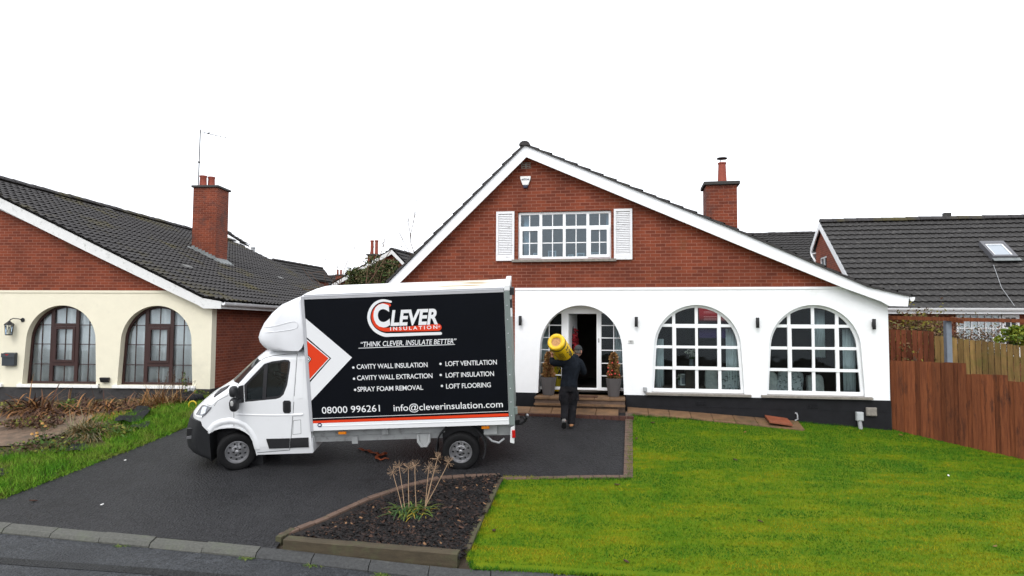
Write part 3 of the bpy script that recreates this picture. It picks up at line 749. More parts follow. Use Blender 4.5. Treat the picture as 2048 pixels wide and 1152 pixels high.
# shutters
M['shutter'] = patches(mat('flaking_shutter_paint', (.74, .74, .75), .6, .04, 20), (.10, .085, .08), 7, .62, .66, 4, (1, 1, 4))
for a, b in ((-.39, .055), (2.445, 2.873)):
    mb = MB(); za, zb = 4.565, 5.768
    mb.plate(rect(a, za, b, zb), [rect(a + .05, za + .12, b - .05, zb - .06)], I3, -.052, -.012)
    n = 24
    for k in range(n):
        z = za + .125 + (zb - .065 - za - .125) * (k + .5) / n
        mb.hexa([(a + .05, -.046, z - .024), (b - .05, -.046, z - .024), (b - .05, -.041, z - .025), (a + .05, -.041, z - .025)], [(a + .05, -.020, z + .017), (b - .05, -.020, z + .017), (b - .05, -.015, z + .016), (a + .05, -.015, z + .016)])
    sh_ = mb.build('shutter', M['shutter'], house); mb = MB(); mb.box((a + .03, -.011, za + .03), (b - .03, -.002, zb - .03)); mb.build('backing', mat('shutter_backing', (.30, .30, .30), .8), sh_)
# rooms behind the glass
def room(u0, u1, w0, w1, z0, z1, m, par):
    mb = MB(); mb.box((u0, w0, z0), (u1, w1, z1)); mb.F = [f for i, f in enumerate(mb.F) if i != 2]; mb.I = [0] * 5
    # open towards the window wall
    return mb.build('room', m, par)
room(2.9, 8.1, .25, 4.2, 1.0, 3.68, M['room'], house)
room(-.3, 2.85, .46, 5.0, 1.395, 3.68, M['room'], house)
room(-.2, 2.7, .25, 3.6, 4.3, 5.95, M['room_l'], house)
# entrance
EWW = .36
mb = MB()
# dressed reveal lining the arch
lo = [hpx(1076, 783)[0], hpx(1248, 790)[0]]
A0 = arch(1.655, z0=WB, **doorA)
mb.loft([[(p[0], q, p[1]) for p in A0] for q in (.241, .45)], closed=False)
mb.build('arch_reveal', M['white_wall'], house)
fr = MB()
dz0, dz1 = 1.45, 3.30
hl = [rect(1.335, dz0 + .055, 2.015, dz1 - .01), rect(.62, dz0 + .07, 1.165, dz1), rect(2.13, dz0 + .07, 2.70, dz1)]
fr.plate(rect(.50, dz0, 2.82, 3.48), hl, I3, EWW, EWW + .07)
fr.box((1.325, EWW - .02, dz0 + .01), (2.025, EWW - .001, dz0 + .054))
ent = fr.build('door_frame', M['upvc'], house, bevel=.006)
for a, b, vb in ((.62, 1.165, hpx(1098, 690, EWW)[0]), (2.13, 2.70, hpx(1227.5, 690, EWW)[0])):
    mb = MB(); mb.box((vb - .011, EWW + .02, dz0 + .06), (vb + .011, EWW + .05, dz1))
    for py in (650.7, 675.5, 700, 726, 751):
        z = hpx(1160, py, EWW)[1]
        for c, d in ((a, vb - .0115), (vb + .0115, b)): mb.box((c, EWW + .022, z - .011), (d, EWW + .048, z + .011))
    mb.build('glazing_bars', M['upvc'], ent)
for a, b in ((.6, 1.19), (2.11, 2.72)):
    mb = MB(); mb.box((a, EWW + .034, dz0 + .05), (b, EWW + .039, dz1)); mb.build('side_light', M['glass'], ent)
# open door leaf, hinged on the left, swung inwards
mb = MB(); hinge = Vector((1.345, EWW + .07, 0)); da_ = R(80); dd = Vector((math.cos(da_), math.sin(da_), 0)); dn = Vector((-dd.y, dd.x, 0))
def DL(a, z, t): p = hinge + dd * a + dn * t; return (p.x, p.y, z)
oval = [(.42 + .15 * math.cos(t), 2.55 + .46 * math.sin(t)) for t in [2 * math.pi * k / 28 for k in range(28)]]
mb.plate(rect(0, dz0 + .06, .82, dz1 - .02), [oval], DL, 0, .045)
leaf = mb.build('door', M['upvc'], ent, bevel=.004)
mb = MB(); mb.plate([(.42 + .15 * math.cos(t), 2.55 + .46 * math.sin(t)) for t in [2 * math.pi * k / 28 for k in range(28)]], [], DL, .018, .026); mb.build('pane', M['glass'], leaf)
mb = MB(); p = hinge + dd * .74; mb.tube([DL(.74, 2.42, -.04), DL(.74, 2.42, -.06), DL(.64, 2.42, -.06)], .012, 8); mb.build('handle', M['grey_pl'], leaf)
mb = MB(); mb.box((2.052, EWW - .012, 2.60), (2.082, EWW, 2.70)); mb.build('door_bell', M['grey_pl'], ent, bevel=.004)
# steps and terracotta path
st = MB()
def slabrow(mb, u0, u1, w0, w1, z, th, n):
    for k in range(n):
        a, b = u0 + (u1 - u0) * k / n, u0 + (u1 - u0) * (k + 1) / n
        mb.box((a + .004, w0, z - th), (b - .004, w1, z + rnd.uniform(-.002, .002)))
slabrow(st, .61, 2.70, -.42, .36, 1.345, .05, 6)
sb = st.build('doorstep', M['terra'], house, bevel=.006)
mb = MB(); mb.box((.63, -.39, .8), (2.69, .34, 1.294)); mb.build('step_riser', M['edging'], house)
mb = MB(); slabrow(mb, .61, 2.70, -.50, -.425, 1.215, .05, 6); mb.build('step_lip', M['terra'], sb)
# path in front of the step, and the slabs along the wall (ground-following)
mb = MB()
for k in range(8):
    a, b = -.95 + .5 * k, -.95 + .5 * (k + 1)
    if b > 2.95: break
    cs = [(a + .005, -.88), (b - .005, -.88), (b - .005, -.44), (a + .005, -.44)]
    P_ = [HW(u, w, 0) for u, w in cs]
    j = rnd.uniform(-.004, .004); mb.hexa([(p.x, p.y, .8) for p in P_], [(p.x, p.y, (1.035, 1.035, 1.12, 1.12)[i] + j) for i, p in enumerate(P_)])
tag(mb.build('path', M['terra'], bevel=.006), kind='structure')
mb = MB()
for k in range(24):
    a, b = -.95 + .16 * k, -.95 + .16 * (k + 1)
    if b > 2.92: break
    P_ = [HW(u, w, 0) for u, w in [(a + .004, -.98), (b - .004, -.98), (b - .004, -.885), (a + .004, -.885)]]
    mb.hexa([(p.x, p.y, .7) for p in P_], [(p.x, p.y, 1.025) for p in P_])
tag(mb.build('brick_edging', mat('dark_red_edging', (.06, .022, .015), .8, .3, 20), bevel=.006, loc=tuple(HW(-.95, -1.0, .7))), 'dark red brick edging along the front of the terracotta doorstep path', 'edging')
mb = MB()
for k in range(8):
    a, b = 2.74 + .47 * k, 2.74 + .47 * (k + 1)
    P_ = [HW(u, w, 0) for u, w in [(a + .005, -.50 - .016 * k), (b - .005, -.50 - .016 * (k + 1)), (b - .005, -.03), (a + .005, -.03)]]
    mb.hexa([(p.x, p.y, g(p.x, p.y) - .1) for p in P_], [(p.x, p.y, g(p.x, p.y) + .045) for p in P_])
tag(mb.build('pavement', M['terra'], bevel=.005), kind='structure')
# loose slab leaning on the path end
a = gp(1548, 838); mb = MB(); ax_ = EU; cc = HW(6.02, -.34, 0)
zc = g(cc.x, cc.y) + .06
q = [(-.24, -.26), (.24, -.26), (.24, .26), (-.24, .26)]
mb.hexa([cc + EU * x + EW * y + Vector((0, 0, zc + .02 - x * .12 + y * .12)) for x, y in q], [cc + EU * x + EW * y + Vector((0, 0, zc + .065 - x * .12 + y * .12)) for x, y in q])
o = mb.build('loose_slab', mat('red_brown_slab', (.23, .065, .03), .6, .25, 6, .2, 60), bevel=.006, loc=(cc.x, cc.y, zc))
tag(o, 'loose red brown slab lying crooked at the end of the path', 'slab')

# wall lamps
def lampthing(u, z, label):
    p = HW(u, -.012, z); r = empty('wall_lamp', p, label, 'wall lamp', 'black wall lamps on the white house', rz=-YAW, off=(u, -.012, z))
    b = MB(); b.lathe([(.036, 0), (.038, .004), (.038, .226), (.036, .23)], (u, -.085, z), n=18); b.build('lamp_body', M['black'], r, smooth=40)
    b = MB(); b.lathe([(.030, 0), (.030, .003)], (u, -.085, z - .003), n=16); b.build('lens', M['white_pl'], r)
    b = MB(); b.lathe([(.030, 0), (.030, .003)], (u, -.085, z + .23), n=16); b.build('lens', M['white_pl'], r)
    b = MB(); b.box((u - .028, -.05, z + .06), (u + .028, -.0, z + .16)); b.build('bracket', M['black'], r, bevel=.004)
lampthing(.218, 3.0, 'black cylinder wall lamp left of the door arch beside the truck')
lampthing(2.956, 2.985, 'black cylinder wall lamp above the house number plaque')
lampthing(5.657, 2.975, 'black cylinder wall lamp between the two arched white windows')
lampthing(8.105, 2.955, 'black cylinder wall lamp at the right corner by the brown fence')
# alarm box
r = empty('alarm_box', HW(.326, 0, 6.32), 'white and navy burglar alarm box high on the brick gable', 'alarm', rz=-YAW, off=(.326, 0, 6.32))
mb = MB(); mb.prism([(.196, 6.615), (.456, 6.615), (.452, 6.56), (.395, 6.40), (.257, 6.40), (.200, 6.56)], I3, -.07, -.002); mb.build('cover', M['white_pl'], r, bevel=.012)
navy = mat('navy_plastic', (.012, .018, .05), .4)
mb = MB(); mb.prism([(.262, 6.398), (.390, 6.398), (.372, 6.33), (.28, 6.33)], I3, -.066, -.002); mb.build('strobe', navy, r, bevel=.01)
mb = MB(); text(mb, 'elite', .232, 6.515, .420, .055, I3, -.0725, -.0705, bold=.02); mb.build('lettering', navy, r)
# number plaque
r = empty('number_plaque', HW(2.83, -.012, 2.59), 'small grey house number plaque on the white wall', 'plaque', rz=-YAW, off=(2.83, -.012, 2.59))
mb = MB(); mb.box((2.772, -.028, 2.595), (2.892, -.012, 2.675)); mb.build('plate', mat('plaque_grey', (.55, .55, .54), .5), r, bevel=.003)
mb = MB(); text(mb, '71', 2.808, 2.613, 2.856, .042, I3, -.031, -.0285, bold=.02)
for c in (2.788, 2.876): mb.lathe([(.006, 0), (.006, .002)], (c, -.029, 2.634), (0, -1, 0), 10)
mb.build('numeral', M['black'], r)
# boxes on the wall and plinth
def boxthing(name, u0, z0, u1, z1, w0, w1, m, label, cat, extra=None):
    uc = (u0 + u1) / 2; r = empty(name, HW(uc, w1, z0), label, cat, rz=-YAW, off=(uc, w1, z0))
    b = MB(); b.box((u0, w0, z0), (u1, w1, z1)); b.build('casing', m, r, bevel=.01)
    b = MB(); b.box((u0 + .015, w0 - .012, z0 + .015), (u1 - .015, w0 - .001, z1 - .015)); b.build('cover', m, r, bevel=.005)
    if extra: extra(r)
def cab_(r):
    b = MB(); b.tube([(3.15, -.05, 1.475), (3.152, -.06, 1.44), (3.19, -.05, 1.41), (3.2, -.045, 1.40)], .008, 6); b.build('cable', M['grey_pl'], r)
boxthing('socket_box', 3.105, 1.477, 3.19, 1.585, -.075, -.012, M['grey_pl'], 'small grey outdoor socket box left of the middle arched window', 'socket box', cab_)
def pipe_(r):
    b = MB(); b.tube([(7.76, -.09, .955), (7.765, -.09, .90), (7.775, -.10, .80), (7.78, -.10, .60)], .045, 12); b.build('pipe', M['grey_pl'], r, smooth=40)
boxthing('junction_box', 7.69, .955, 7.835, 1.145, -.14, -.028, mat('pale_grey_box', (.42, .44, .45), .5, .08, 9), 'pale grey junction box with a pipe at the foot of the plinth', 'junction box', pipe_)
boxthing('vent_box', 7.905, 1.06, 8.125, 1.245, -.085, -.028, M['sill'], 'square weathered stone coloured vent box near the plinth corner', 'vent box')
mb = MB(); p0 = HW(6.46, -.06, 0); zz = g(p0.x, p0.y)
mb.tube([HW(6.43, -.06, 1.08), HW(6.46, -.07, 1.08), HW(6.475, -.08, 1.04), HW(6.48, -.08, .95), HW(6.42, -.08, .92)], .016, 8)
tag(mb.build('waste_pipe', M['grey_pl'], smooth=40, loc=tuple(HW(6.46, -.06, .92))), 'short dark grey waste pipe bend beside the loose slab', 'pipe')
# doormat
mb = MB(); P_ = [HW(u, w, 0) for u, w in [(1.52, -.30), (2.06, -.30), (2.06, .02), (1.52, .02)]]
mb.hexa([(p.x, p.y, 1.349) for p in P_], [(p.x, p.y, 1.362) for p in P_])
tag(mb.build('doormat', mat('doormat_brown', (.07, .028, .014), .95, .4, 60, .5, 200), bevel=.003, loc=tuple(HW(1.79, -.14, 1.349))), 'brown doormat on the doorstep in front of the open door', 'doormat')

# ------------------------------------------------------------------ things seen through the windows and door
def curtain(us, w, z0, z1, label, root=HW, m=None, amp=.025, k=14, par=None, name='curtain'):
    n = 40; V = []; F = []
    for i in range(n + 1):
        u = us[0] + (us[1] - us[0]) * i / n; ww = w + amp * math.sin(i / n * k * 2) + amp * .5 * math.sin(i * 1.7)
        V += [root(u, ww, z0), root(u, ww, z1), root(u, ww + .006, z0), root(u, ww + .006, z1)]
    for i in range(n):
        a, b = 4 * i, 4 * i + 4
        F += [(a, b, b + 1, a + 1), (b + 2, a + 2, a + 3, b + 3), (a + 1, b + 1, b + 3, a + 3), (b, a, a + 2, b + 2)]
    mb = MB(); mb.add(V, F); l = root((us[0] + us[1]) / 2, w, z0)
    return tag(mb.build(name, m or M['curtain'], smooth='all', loc=tuple(l)), label, 'curtain')
curtain((3.40, 3.60), .38, 1.45, 2.7, 'pale curtain inside the left edge of the middle arched window')
curtain((5.02, 5.30), .38, 1.45, 2.95, 'pale curtain inside the right edge of the middle arched window')
curtain((7.58, 7.84), .38, 1.45, 2.95, 'pale curtain inside the right edge of the right arched window')
curtain((7.02, 7.25), .55, 2.3, 3.4, 'pale curtain hanging at the back of the right arched window')
curtain((.24, .40), .28, 4.62, 5.7, 'white curtain at the left of the upstairs window', amp=.015)
curtain((2.26, 2.36), .28, 4.62, 5.7, 'white curtain at the right of the upstairs window', amp=.012)
curtain((.62, .80), .70, 1.45, 3.0, 'pale curtain inside the left side light of the door')
curtain((2.45, 2.68), .70, 1.45, 3.0, 'pale curtain inside the right side light of the door')
M['photo'] = mat('grey_picture', (.22, .23, .25), .5, .3, 4)
def picture(u, w, z, wd, h, label, m, tilt=0, lean=.12):
    r = empty('picture_frame', HW(u, w, z), label, 'picture frame', 'picture frames on the window ledges', rz=-YAW, off=(0, 0, 0))
    c, s = math.cos(tilt), math.sin(tilt)
    fn = lambda a, b, t: (a * c, t + a * s + b * lean, b)
    b = MB(); b.plate(rect(-wd / 2, 0, wd / 2, h), [rect(-wd / 2 + .028, .028, wd / 2 - .028, h - .028)], fn, 0, .02); b.build('frame', m, r)
    b = MB(); b.plate(rect(-wd / 2 + .02, .02, wd / 2 - .02, h - .02), [], fn, .012, .018); b.build('picture', M['photo'], r)
for px_, wd, h, lab in ((1072, .15, .17, 'small white picture frame behind the left upstairs casement'), (1104, .20, .22, 'white picture frame left of centre in the upstairs window'), (1141, .14, .12, 'low white picture frame right of centre in the upstairs window'), (1161, .19, .16, 'plain white card frame beside the right upstairs casement'), (1191, .21, .17, 'wide white picture frame behind the right upstairs casement')):
    u, z = hpx(px_, 512, .30); picture(u, .30, 4.615, wd, h, lab, M['white_pl'], tilt=rnd.uniform(-.3, .3))
u, z = hpx(1370, 765, .5); picture(u, .5, 1.60, .22, .27, 'pale picture frame low inside the middle arched window', M['white_pl'], .2)
mb = MB()
for uu in (3.45, 6.0): pass
def ledge(u0, u1, w0, w1, z, label, m):
    b = MB(); b.hexa([HW(u0, w0, z - .05), HW(u1, w0, z - .05), HW(u1, w1, z - .05), HW(u0, w1, z - .05)], [HW(u0, w0, z), HW(u1, w0, z), HW(u1, w1, z), HW(u0, w1, z)])
    for a in (u0 + .06, u1 - .06):
        for c in (w0 + .06, w1 - .06): b.hexa([HW(a - .025, c - .025, 1.0), HW(a + .025, c - .025, 1.0), HW(a + .025, c + .025, 1.0), HW(a - .025, c + .025, 1.0)], [HW(a - .025, c - .025, z - .05), HW(a + .025, c - .025, z - .05), HW(a + .025, c + .025, z - .05), HW(a - .025, c + .025, z - .05)])
    return tag(b.build('side_table', m, loc=tuple(HW((u0 + u1) / 2, (w0 + w1) / 2, 1.0))), label, 'table')
dkwood = mat('dark_wood', (.05, .03, .02), .5, .3, 5, stretch=(1, 1, 6))
ledge(3.55, 4.55, .36, .74, 1.595, 'dark side table just inside the middle arched window', dkwood)
def bouquet(u, w, z, s, label, cols):
    r = empty('flower_vase', HW(u, w, z), label, 'flowers', rz=-YAW, off=(0, 0, 0))
    b = MB(); b.lathe([(.04 * s, 0), (.06 * s, .06 * s), (.045 * s, .16 * s), (.055 * s, .2 * s), (.045 * s, .19 * s)], n=14); b.build('vase', M['photo'], r, smooth=50)
    b = MB(); f = MB()
    for k in range(14):
        a = rnd.uniform(0, 6.28); q = rnd.uniform(0, .15) * s; h = rnd.uniform(.26, .42) * s
        p = Vector((q * math.cos(a), q * math.sin(a), h)); b.tube([(0, 0, .15 * s), p], .004, 4)
        for j in range(7):
            t = j * .9; e = p + Vector((math.cos(t), math.sin(t), rnd.uniform(-.4, .5))) * .035 * s
            x = Vector((rnd.uniform(-1, 1), rnd.uniform(-1, 1), rnd.uniform(-1, 1))).normalized() * .025 * s; y = x.orthogonal().normalized() * .02 * s
            f.add([e - x, e - y, e + x, e + y], [(0, 1, 2, 3)])
    b.build('stem', mat('stem_green', (.04, .09, .02), .7), r); f.build('bloom', cols, r)
cream = mat('cream_petal', (.62, .62, .52), .8, .1, 9)
u, z = hpx(1381, 722, .55); bouquet(u + .02, .56, 2.02 + .0, 1.0, 'cream flowers standing upright in the middle arched window', cream)
tag(MB().hexa([HW(u - .13, .42, 1.0), HW(u + .17, .42, 1.0), HW(u + .17, .70, 1.0), HW(u - .13, .70, 1.0)], [HW(u - .13, .42, 2.0), HW(u + .17, .42, 2.0), HW(u + .17, .70, 2.0), HW(u - .13, .70, 2.0)]).build('plant_stand', dkwood, loc=tuple(HW(u, .56, 1.0)), bevel=.01), 'dark plant stand under the cream flowers inside the window', 'stand')
u, z = hpx(1358, 765, .5); bouquet(u, .5, 1.6, .62, 'small cream flowers low inside the middle arched window', cream)
# television lit red, in the middle window
r = empty('television', HW(4.98, 1.1, 2.70), 'large wall television showing a red and purple screen inside the middle window', 'television', rz=-YAW, off=(0, 0, 0))
mb = MB(); mb.box((-.52, -.02, .0), (.92, .03, .86)); mb.build('casing', M['black'], r)
scr = bpy.data.materials.new('red_screen'); scr.use_nodes = True; n_ = scr.node_tree.nodes; l_ = scr.node_tree.links
bs = n_['Principled BSDF']; tc = n_.new('ShaderNodeTexCoord'); sx = n_.new('ShaderNodeSeparateXYZ'); rp = n_.new('ShaderNodeValToRGB')
l_.new(tc.outputs['Object'], sx.inputs[0]); l_.new(sx.outputs[2], rp.inputs[0])
e = rp.color_ramp.elements; e[0].position = .12; e[0].color = (.02, .008, .06, 1); e[1].position = .85; e[1].color = (.36, .012, .02, 1)
for pos, c in ((.2, (.012, .004, .035, 1)), (.26, (.006, .002, .006, 1)), (.42, (.008, .002, .004, 1)), (.5, (.22, .004, .008, 1)), (.62, (.36, .008, .015, 1))):
    q = e.new(pos); q.color = c
l_.new(rp.outputs[0], bs.inputs['Emission Color']); bs.inputs['Emission Strength'].default_value = .42; bs.inputs['Base Color'].default_value = (.01, .01, .01, 1)
mb = MB(); mb.box((-.50, -.026, .02), (.90, -.0205, .84)); mb.build('screen', scr, r)
mb = MB()
for k, (a, b, z) in enumerate(((-.38, -.25, .76), (-.38, -.20, .66), (-.38, .12, .63), (-.38, .22, .54), (-.38, .26, .50), (-.38, .18, .46))): mb.box((a, -.030, z), (b, -.0265, z + .007))
mb.build('caption', mat('screen_text', (.5, .5, .5), .5, emit=((.8, .5, .5), .3)), r)
def lump(name, u, w, z, sx_, sy, sz, m, label, cat):
    bm = bmesh.new(); bmesh.ops.create_icosphere(bm, subdivisions=3, radius=1)
    mb = MB(); p = HW(u, w, z)
    V = []
    for v in bm.verts:
        c = v.co; q = 1 + .10 * math.sin(c.x * 5 + u * 3) * math.cos(c.z * 4 + w) + .06 * math.sin(c.y * 9)
        x, y, zz = c.x * abs(c.x) ** -.35 if c.x else 0, c.y * abs(c.y) ** -.35 if c.y else 0, c.z * abs(c.z) ** -.35 if c.z else 0
        V.append(p + EU * x * sx_ * q + EW * y * sy * q + Vector((0, 0, zz * sz * q)))
    mb.add(V, [tuple(x.index for x in f.verts) for f in bm.faces]); bm.free()
    return tag(mb.build(name, m, smooth='all', loc=tuple(p)), label, cat)
cush = mat('grey_cushion', (.60, .60, .58), .9, .2, 14, .3, 60)
speck = patches(mat('speckled_fabric', (.55, .57, .58), .9, .1, 30), (.10, .10, .11), 16, .52, .60, 2)
lump('cushion', 5.10, .46, 1.66, .27, .10, .34, speck, 'speckled grey chair back inside the middle window, lower right', 'cushion')
lump('cushion', 4.72, .60, 1.68, .17, .1, .30, cush, 'plain grey cushion inside the middle window beside the speckled one', 'cushion')
lump('cushion', 6.45, .46, 1.66, .30, .10, .34, speck, 'speckled grey chair back inside the right arched window, lower left', 'cushion')
lump('cushion', 6.03, .50, 1.66, .16, .10, .32, cush, 'pale grey cushion at the far left of the right arched window', 'cushion')
lump('cushion', 7.02, .60, 1.62, .19, .12, .28, cush, 'grey armchair inside the right arched window, lower centre', 'cushion')
# wreath on the open door and the second roll in the hall
mb = MB(); red = mat('red_ribbon', (.26, .012, .02), .7, .3, 14)
for k in range(150):
    t = rnd.uniform(0, 6.283); rr = .12 + rnd.uniform(-.05, .05)
    c = Vector(DL(.42 + rr * math.cos(t), 2.62 + 1.9 * rr * math.sin(t), -.03 - rnd.uniform(0, .05)))
    x = Vector((rnd.uniform(-1, 1), rnd.uniform(-1, 1), rnd.uniform(-1, 1))).normalized() * .05; y = x.orthogonal().normalized() * .03
    P_ = [HW(q.x, q.y, q.z) for q in (c - x, c - y, c + x, c + y)]; mb.add(P_, [(0, 1, 2, 3)])
tag(mb.build('wreath', red, loc=tuple(HW(*[Vector(DL(.42, 2.4, -.03))[i] for i in (0, 1)], 2.4))), 'dark red wreath hanging on the open front door', 'wreath')
M['yellow'] = patches(mat('yellow_film', (.80, .50, .012), .35, .2, 7, .7, 12, .4), (.55, .30, .01), 3, .58, .8, 2)
r = empty('insulation_roll', HW(1.03, .66, 1.40), 'yellow wrapped roll standing in the hall behind the left side light', 'insulation roll', 'yellow insulation rolls', rz=-YAW, off=(0, 0, 0))
mb = MB(); mb.lathe([(.02, .0), (.19, .0), (.205, .03), (.205, 1.12), (.19, 1.15), (.02, 1.15)], n=28); mb.build('wrapper', M['yellow'], r, smooth=40)
mb = MB()
def CY(a, z, t): th = -math.pi / 2 + a / .205; rr = .205 + t; return (rr * math.cos(th), rr * math.sin(th), z)
for s_, zz in (('W', .30), ('A', .42), ('N', .54)): text(mb, s_, .03, zz, .13, .10, CY, .001, .003, bold=.03)
mb.build('print', M['black'], r)

# ------------------------------------------------------------------ planters by the door
def planter(px_, w, label, reds, seed):
    rr = random.Random(seed); u, _ = hpx(px_, 790, w); zb = 1.345
    r = empty('potted_topiary', HW(u, w, zb), label, 'potted plant', 'potted cone shrubs beside the door', rz=-YAW, off=(0, 0, 0))
    b = MB(); n = 8; rings = []
    for h, q in ((0, .135), (.02, .14), (.40, .195), (.425, .198), (.425, .18), (.37, .175)):
        rings.append([(q * 1.04 * math.cos(t), q * 1.04 * math.sin(t), h) for t in [2 * math.pi * (k + .5) / 8 + (-.08 if k % 2 else .08) for k in range(8)]])
    b.loft(rings); b.build('pot', mat('grey_planter', (.075, .068, .068), .6, .08, 6), r, bevel=.004)
    f = MB(); 
    for k in range(1700):
        h = rr.random() ** 1.15; R_ = .138 * (1 - h) ** .40 * (1 + .12 * math.sin(h * 17)) + .015; t = rr.uniform(0, 6.283); q = R_ * (rr.random() ** .35) * rr.uniform(.8, 1.12)
        c = Vector((q * math.cos(t), q * math.sin(t), .43 + h * .60)); o_ = Vector((math.cos(t), math.sin(t), rr.uniform(-.3, .9))).normalized()
        x = o_ * rr.uniform(.022, .042); y = o_.cross(Vector((rr.uniform(-1, 1), rr.uniform(-1, 1), rr.uniform(-1, 1)))).normalized() * rr.uniform(.011, .020)
        f.add([c - x, c + y, c + x, c - y], [(0, 1, 2, 3)], rr.choice((0, 0, 1, 2)))
    f.build('foliage', [mat('dry_leaf_tan', (.34, .18, .065), .8, .3, 20), mat('dry_leaf_brown', (.19, .075, .028), .8, .3, 20), mat('dry_leaf_olive', (.22, .15, .05), .8, .3, 20)], r, fix=False)
    b = MB(); b.tube([(0, 0, .3), (.01, 0, .6), (0, 0, .9)], [.018, .014, .006], 7); b.build('stem', dkwood, r)
    if reds:
        for k in range(9):
            h = rr.uniform(.1, .75); t = rr.uniform(-2.8, -.3); q = .138 * (1 - h) ** .40 + .025
            b = MB(); b.lathe([(.003, -.018), (.015, -.010), (.019, 0), (.015, .010), (.003, .018)], (q * math.cos(t), q * math.sin(t), .4 + h * .6), n=10); b.build('bauble', mat('red_bauble', (.65, .06, .05), .3), r, smooth='all')
planter(1097, .10, 'grey tapered pot with a plain brown cone shrub, left of the door', False, 3)
planter(1227.5, .10, 'grey tapered pot with a cone shrub hung with red baubles, right of the door', True, 4)
# ------------------------------------------------------------------ cream neighbour on the left
LY = R(3.3); LZB = .7; LO = Vector((0, 18.0, 0))
LU = Vector((math.cos(LY), -math.sin(LY), 0)); LW = Vector((math.sin(LY), math.cos(LY), 0))
def lpx(px, py, w=0.0):
    q = onplane(px, py, LO + LW * w, LW) - LO
    return q.dot(LU), q.z
def LWd(u, w, z): return LO + LU * u + LW * w + Vector((0, 0, z))
left = empty('house', (0, 18, LZB), 'cream rendered and brick gabled house with brown arched windows at the left edge', 'house', rz=-LY, off=(0, 0, LZB))
LR = -8.11; LBt = 3.89; LPl = 1.25; LE = (-7.77, 3.60)
LE2 = (-8.3, 3.690); LAP = (-16.15, 3.690 + .472 * 7.85)
def lroof(u): return (LE[1] + (LE2[1] - LE[1]) * (LE[0] - u) / (LE[0] - LE2[0]) if u > LE2[0] else LE2[1] + .472 * (LE2[0] - u)) if u > LAP[0] else LAP[1] - (LAP[0] - u) * .966
LA = dict(hb=1.05, hs=.99, zs=2.5, ra=.985)
mb = MB()
mb.plate([(-19.3, LPl), (LR, LPl), (LR, 3.45), (-8.95, 3.84), (-9.1, LBt), (-19.3, LBt)], [arch(c, z0=1.335, **LA) for c in (-12.34, -9.65)] + [arch(-15.07, z0=1.26, **LA)], I3, -.015, .24)
mb.box((-19.3, -.035, LBt - .06), (-9.12, -.015, LBt + .004))
mb.build('rendered_wall', M['cream_wall'], left)
mb = MB()
mb.plate([(-19.3, LBt + .002), (-9.1, LBt + .002), (LAP[0], 7.1), (-19.3, 4.3)], [], I3, 0, .24)
mb.box((-19.3, .0, .5), (-19.1, 17.6, LBt))
mb.build('brick_gable', M['brickx'], left)
mb = MB(); mb.box((LR - .24, .241, 1.25), (LR - .004, 17.6, 3.5)); mb.build('side_wall', M['bricky'], left)
mb = MB(); mb.box((-19.3, -.03, .2), (LR, .24, LPl)); mb.box((LR - .24, .241, .2), (LR + .01, 17.6, 1.25)); mb.build('plinth', M['plinth_l'], left)
for px_ in (148, 291):
    u, z = lpx(px_, 791); air_brick(left, u - .14, z - .07, u + .14, z + .08, -.032, M['plinth_l'], 3, 3)
mb = MB()
dl_ = Vector((LE2[0] - LAP[0], 0, LE2[1] - LAP[1])); Sl = dl_.length; dl_.normalize(); nl = Vector((-dl_.z, 0, dl_.x))
ldep = 17.9
E1_ = (-9.0, lroof(-9.0))
def slab(mb, a, b, w0, w1, th=.1):
    mb.hexa([(a[0], w0, a[1] - th), (b[0], w0, b[1] - th), (b[0], w1, b[1] - th), (a[0], w1, a[1] - th)], [(a[0], w0, a[1]), (b[0], w0, b[1]), (b[0], w1, b[1]), (a[0], w1, a[1])])
slab(mb, LAP, LE2, -.17, ldep); slab(mb, LE2, LE, -.17, ldep); slab(mb, LAP, (-19.7, LAP[1] - 3.55 * .966), -.17, ldep)
tiles(mb, Vector((LE2[0], -.27, LE2[1])) + nl * .015, (0, 1, 0), -dl_, nl, ldep + .27, Sl, amp=.032, lift=.05, gauge=.285, pitch_a=.27)
d2_ = Vector((LE[0] + .07 - LE2[0], 0, LE[1] - .01 - LE2[1])); S2_ = d2_.length; d2_.normalize(); n2_ = Vector((-d2_.z, 0, d2_.x))
tiles(mb, Vector((LE[0] + .07, -.27, LE[1] - .01)) + n2_ * .015, (0, 1, 0), -d2_, n2_, ldep + .27, S2_, amp=.032, lift=.05, gauge=.285, pitch_a=.27)
rfl = mb.build('roof', M['tile_moss'], left)
mb = MB(); ridge_caps(mb, (LAP[0], -.36, LAP[1] + .10), (LAP[0], ldep, LAP[1] + .10), r=.15); mb.build('ridge_tiles', M['tile_moss'], rfl, smooth=40)
def onlroof(px, py, lift=0.0):
    n = LU * nl.x + Vector((0, 0, 1)) * nl.z
    q = onplane(px, py, LWd(LE2[0], 0, LE2[1]) + n * lift, n) - LO
    return q.dot(LU), q.dot(LW), q.z
for a, b in (((204, 412), (226, 418)), ((363, 528), (385, 534)), ((553, 552), (568, 556))):
    p0 = Vector(onlroof(*a, .09)); mb = MB()
    q = [p0, p0 + Vector((0, .42, 0)), p0 + Vector((0, .42, 0)) + dl_ * .22, p0 + dl_ * .22]
    mb.hexa([v - nl * .06 for v in q], q); mb.build('roof_vent', mat('grey_tile_vent', (.13, .13, .125), .7, .3, 9), rfl)
mb = MB()
bt = [(q, lroof(q) + .004) for q in (-14.1, -11.2, -8.64)] + [(LE2[0], LE2[1]), (LE[0], 3.60)]
bb = [(LE[0], 3.405), (-8.25, 3.41), (-8.40, 3.50)] + [lpx(*p, w=-.2) for p in [(345, 586), (200, 516), (0, 417)]]
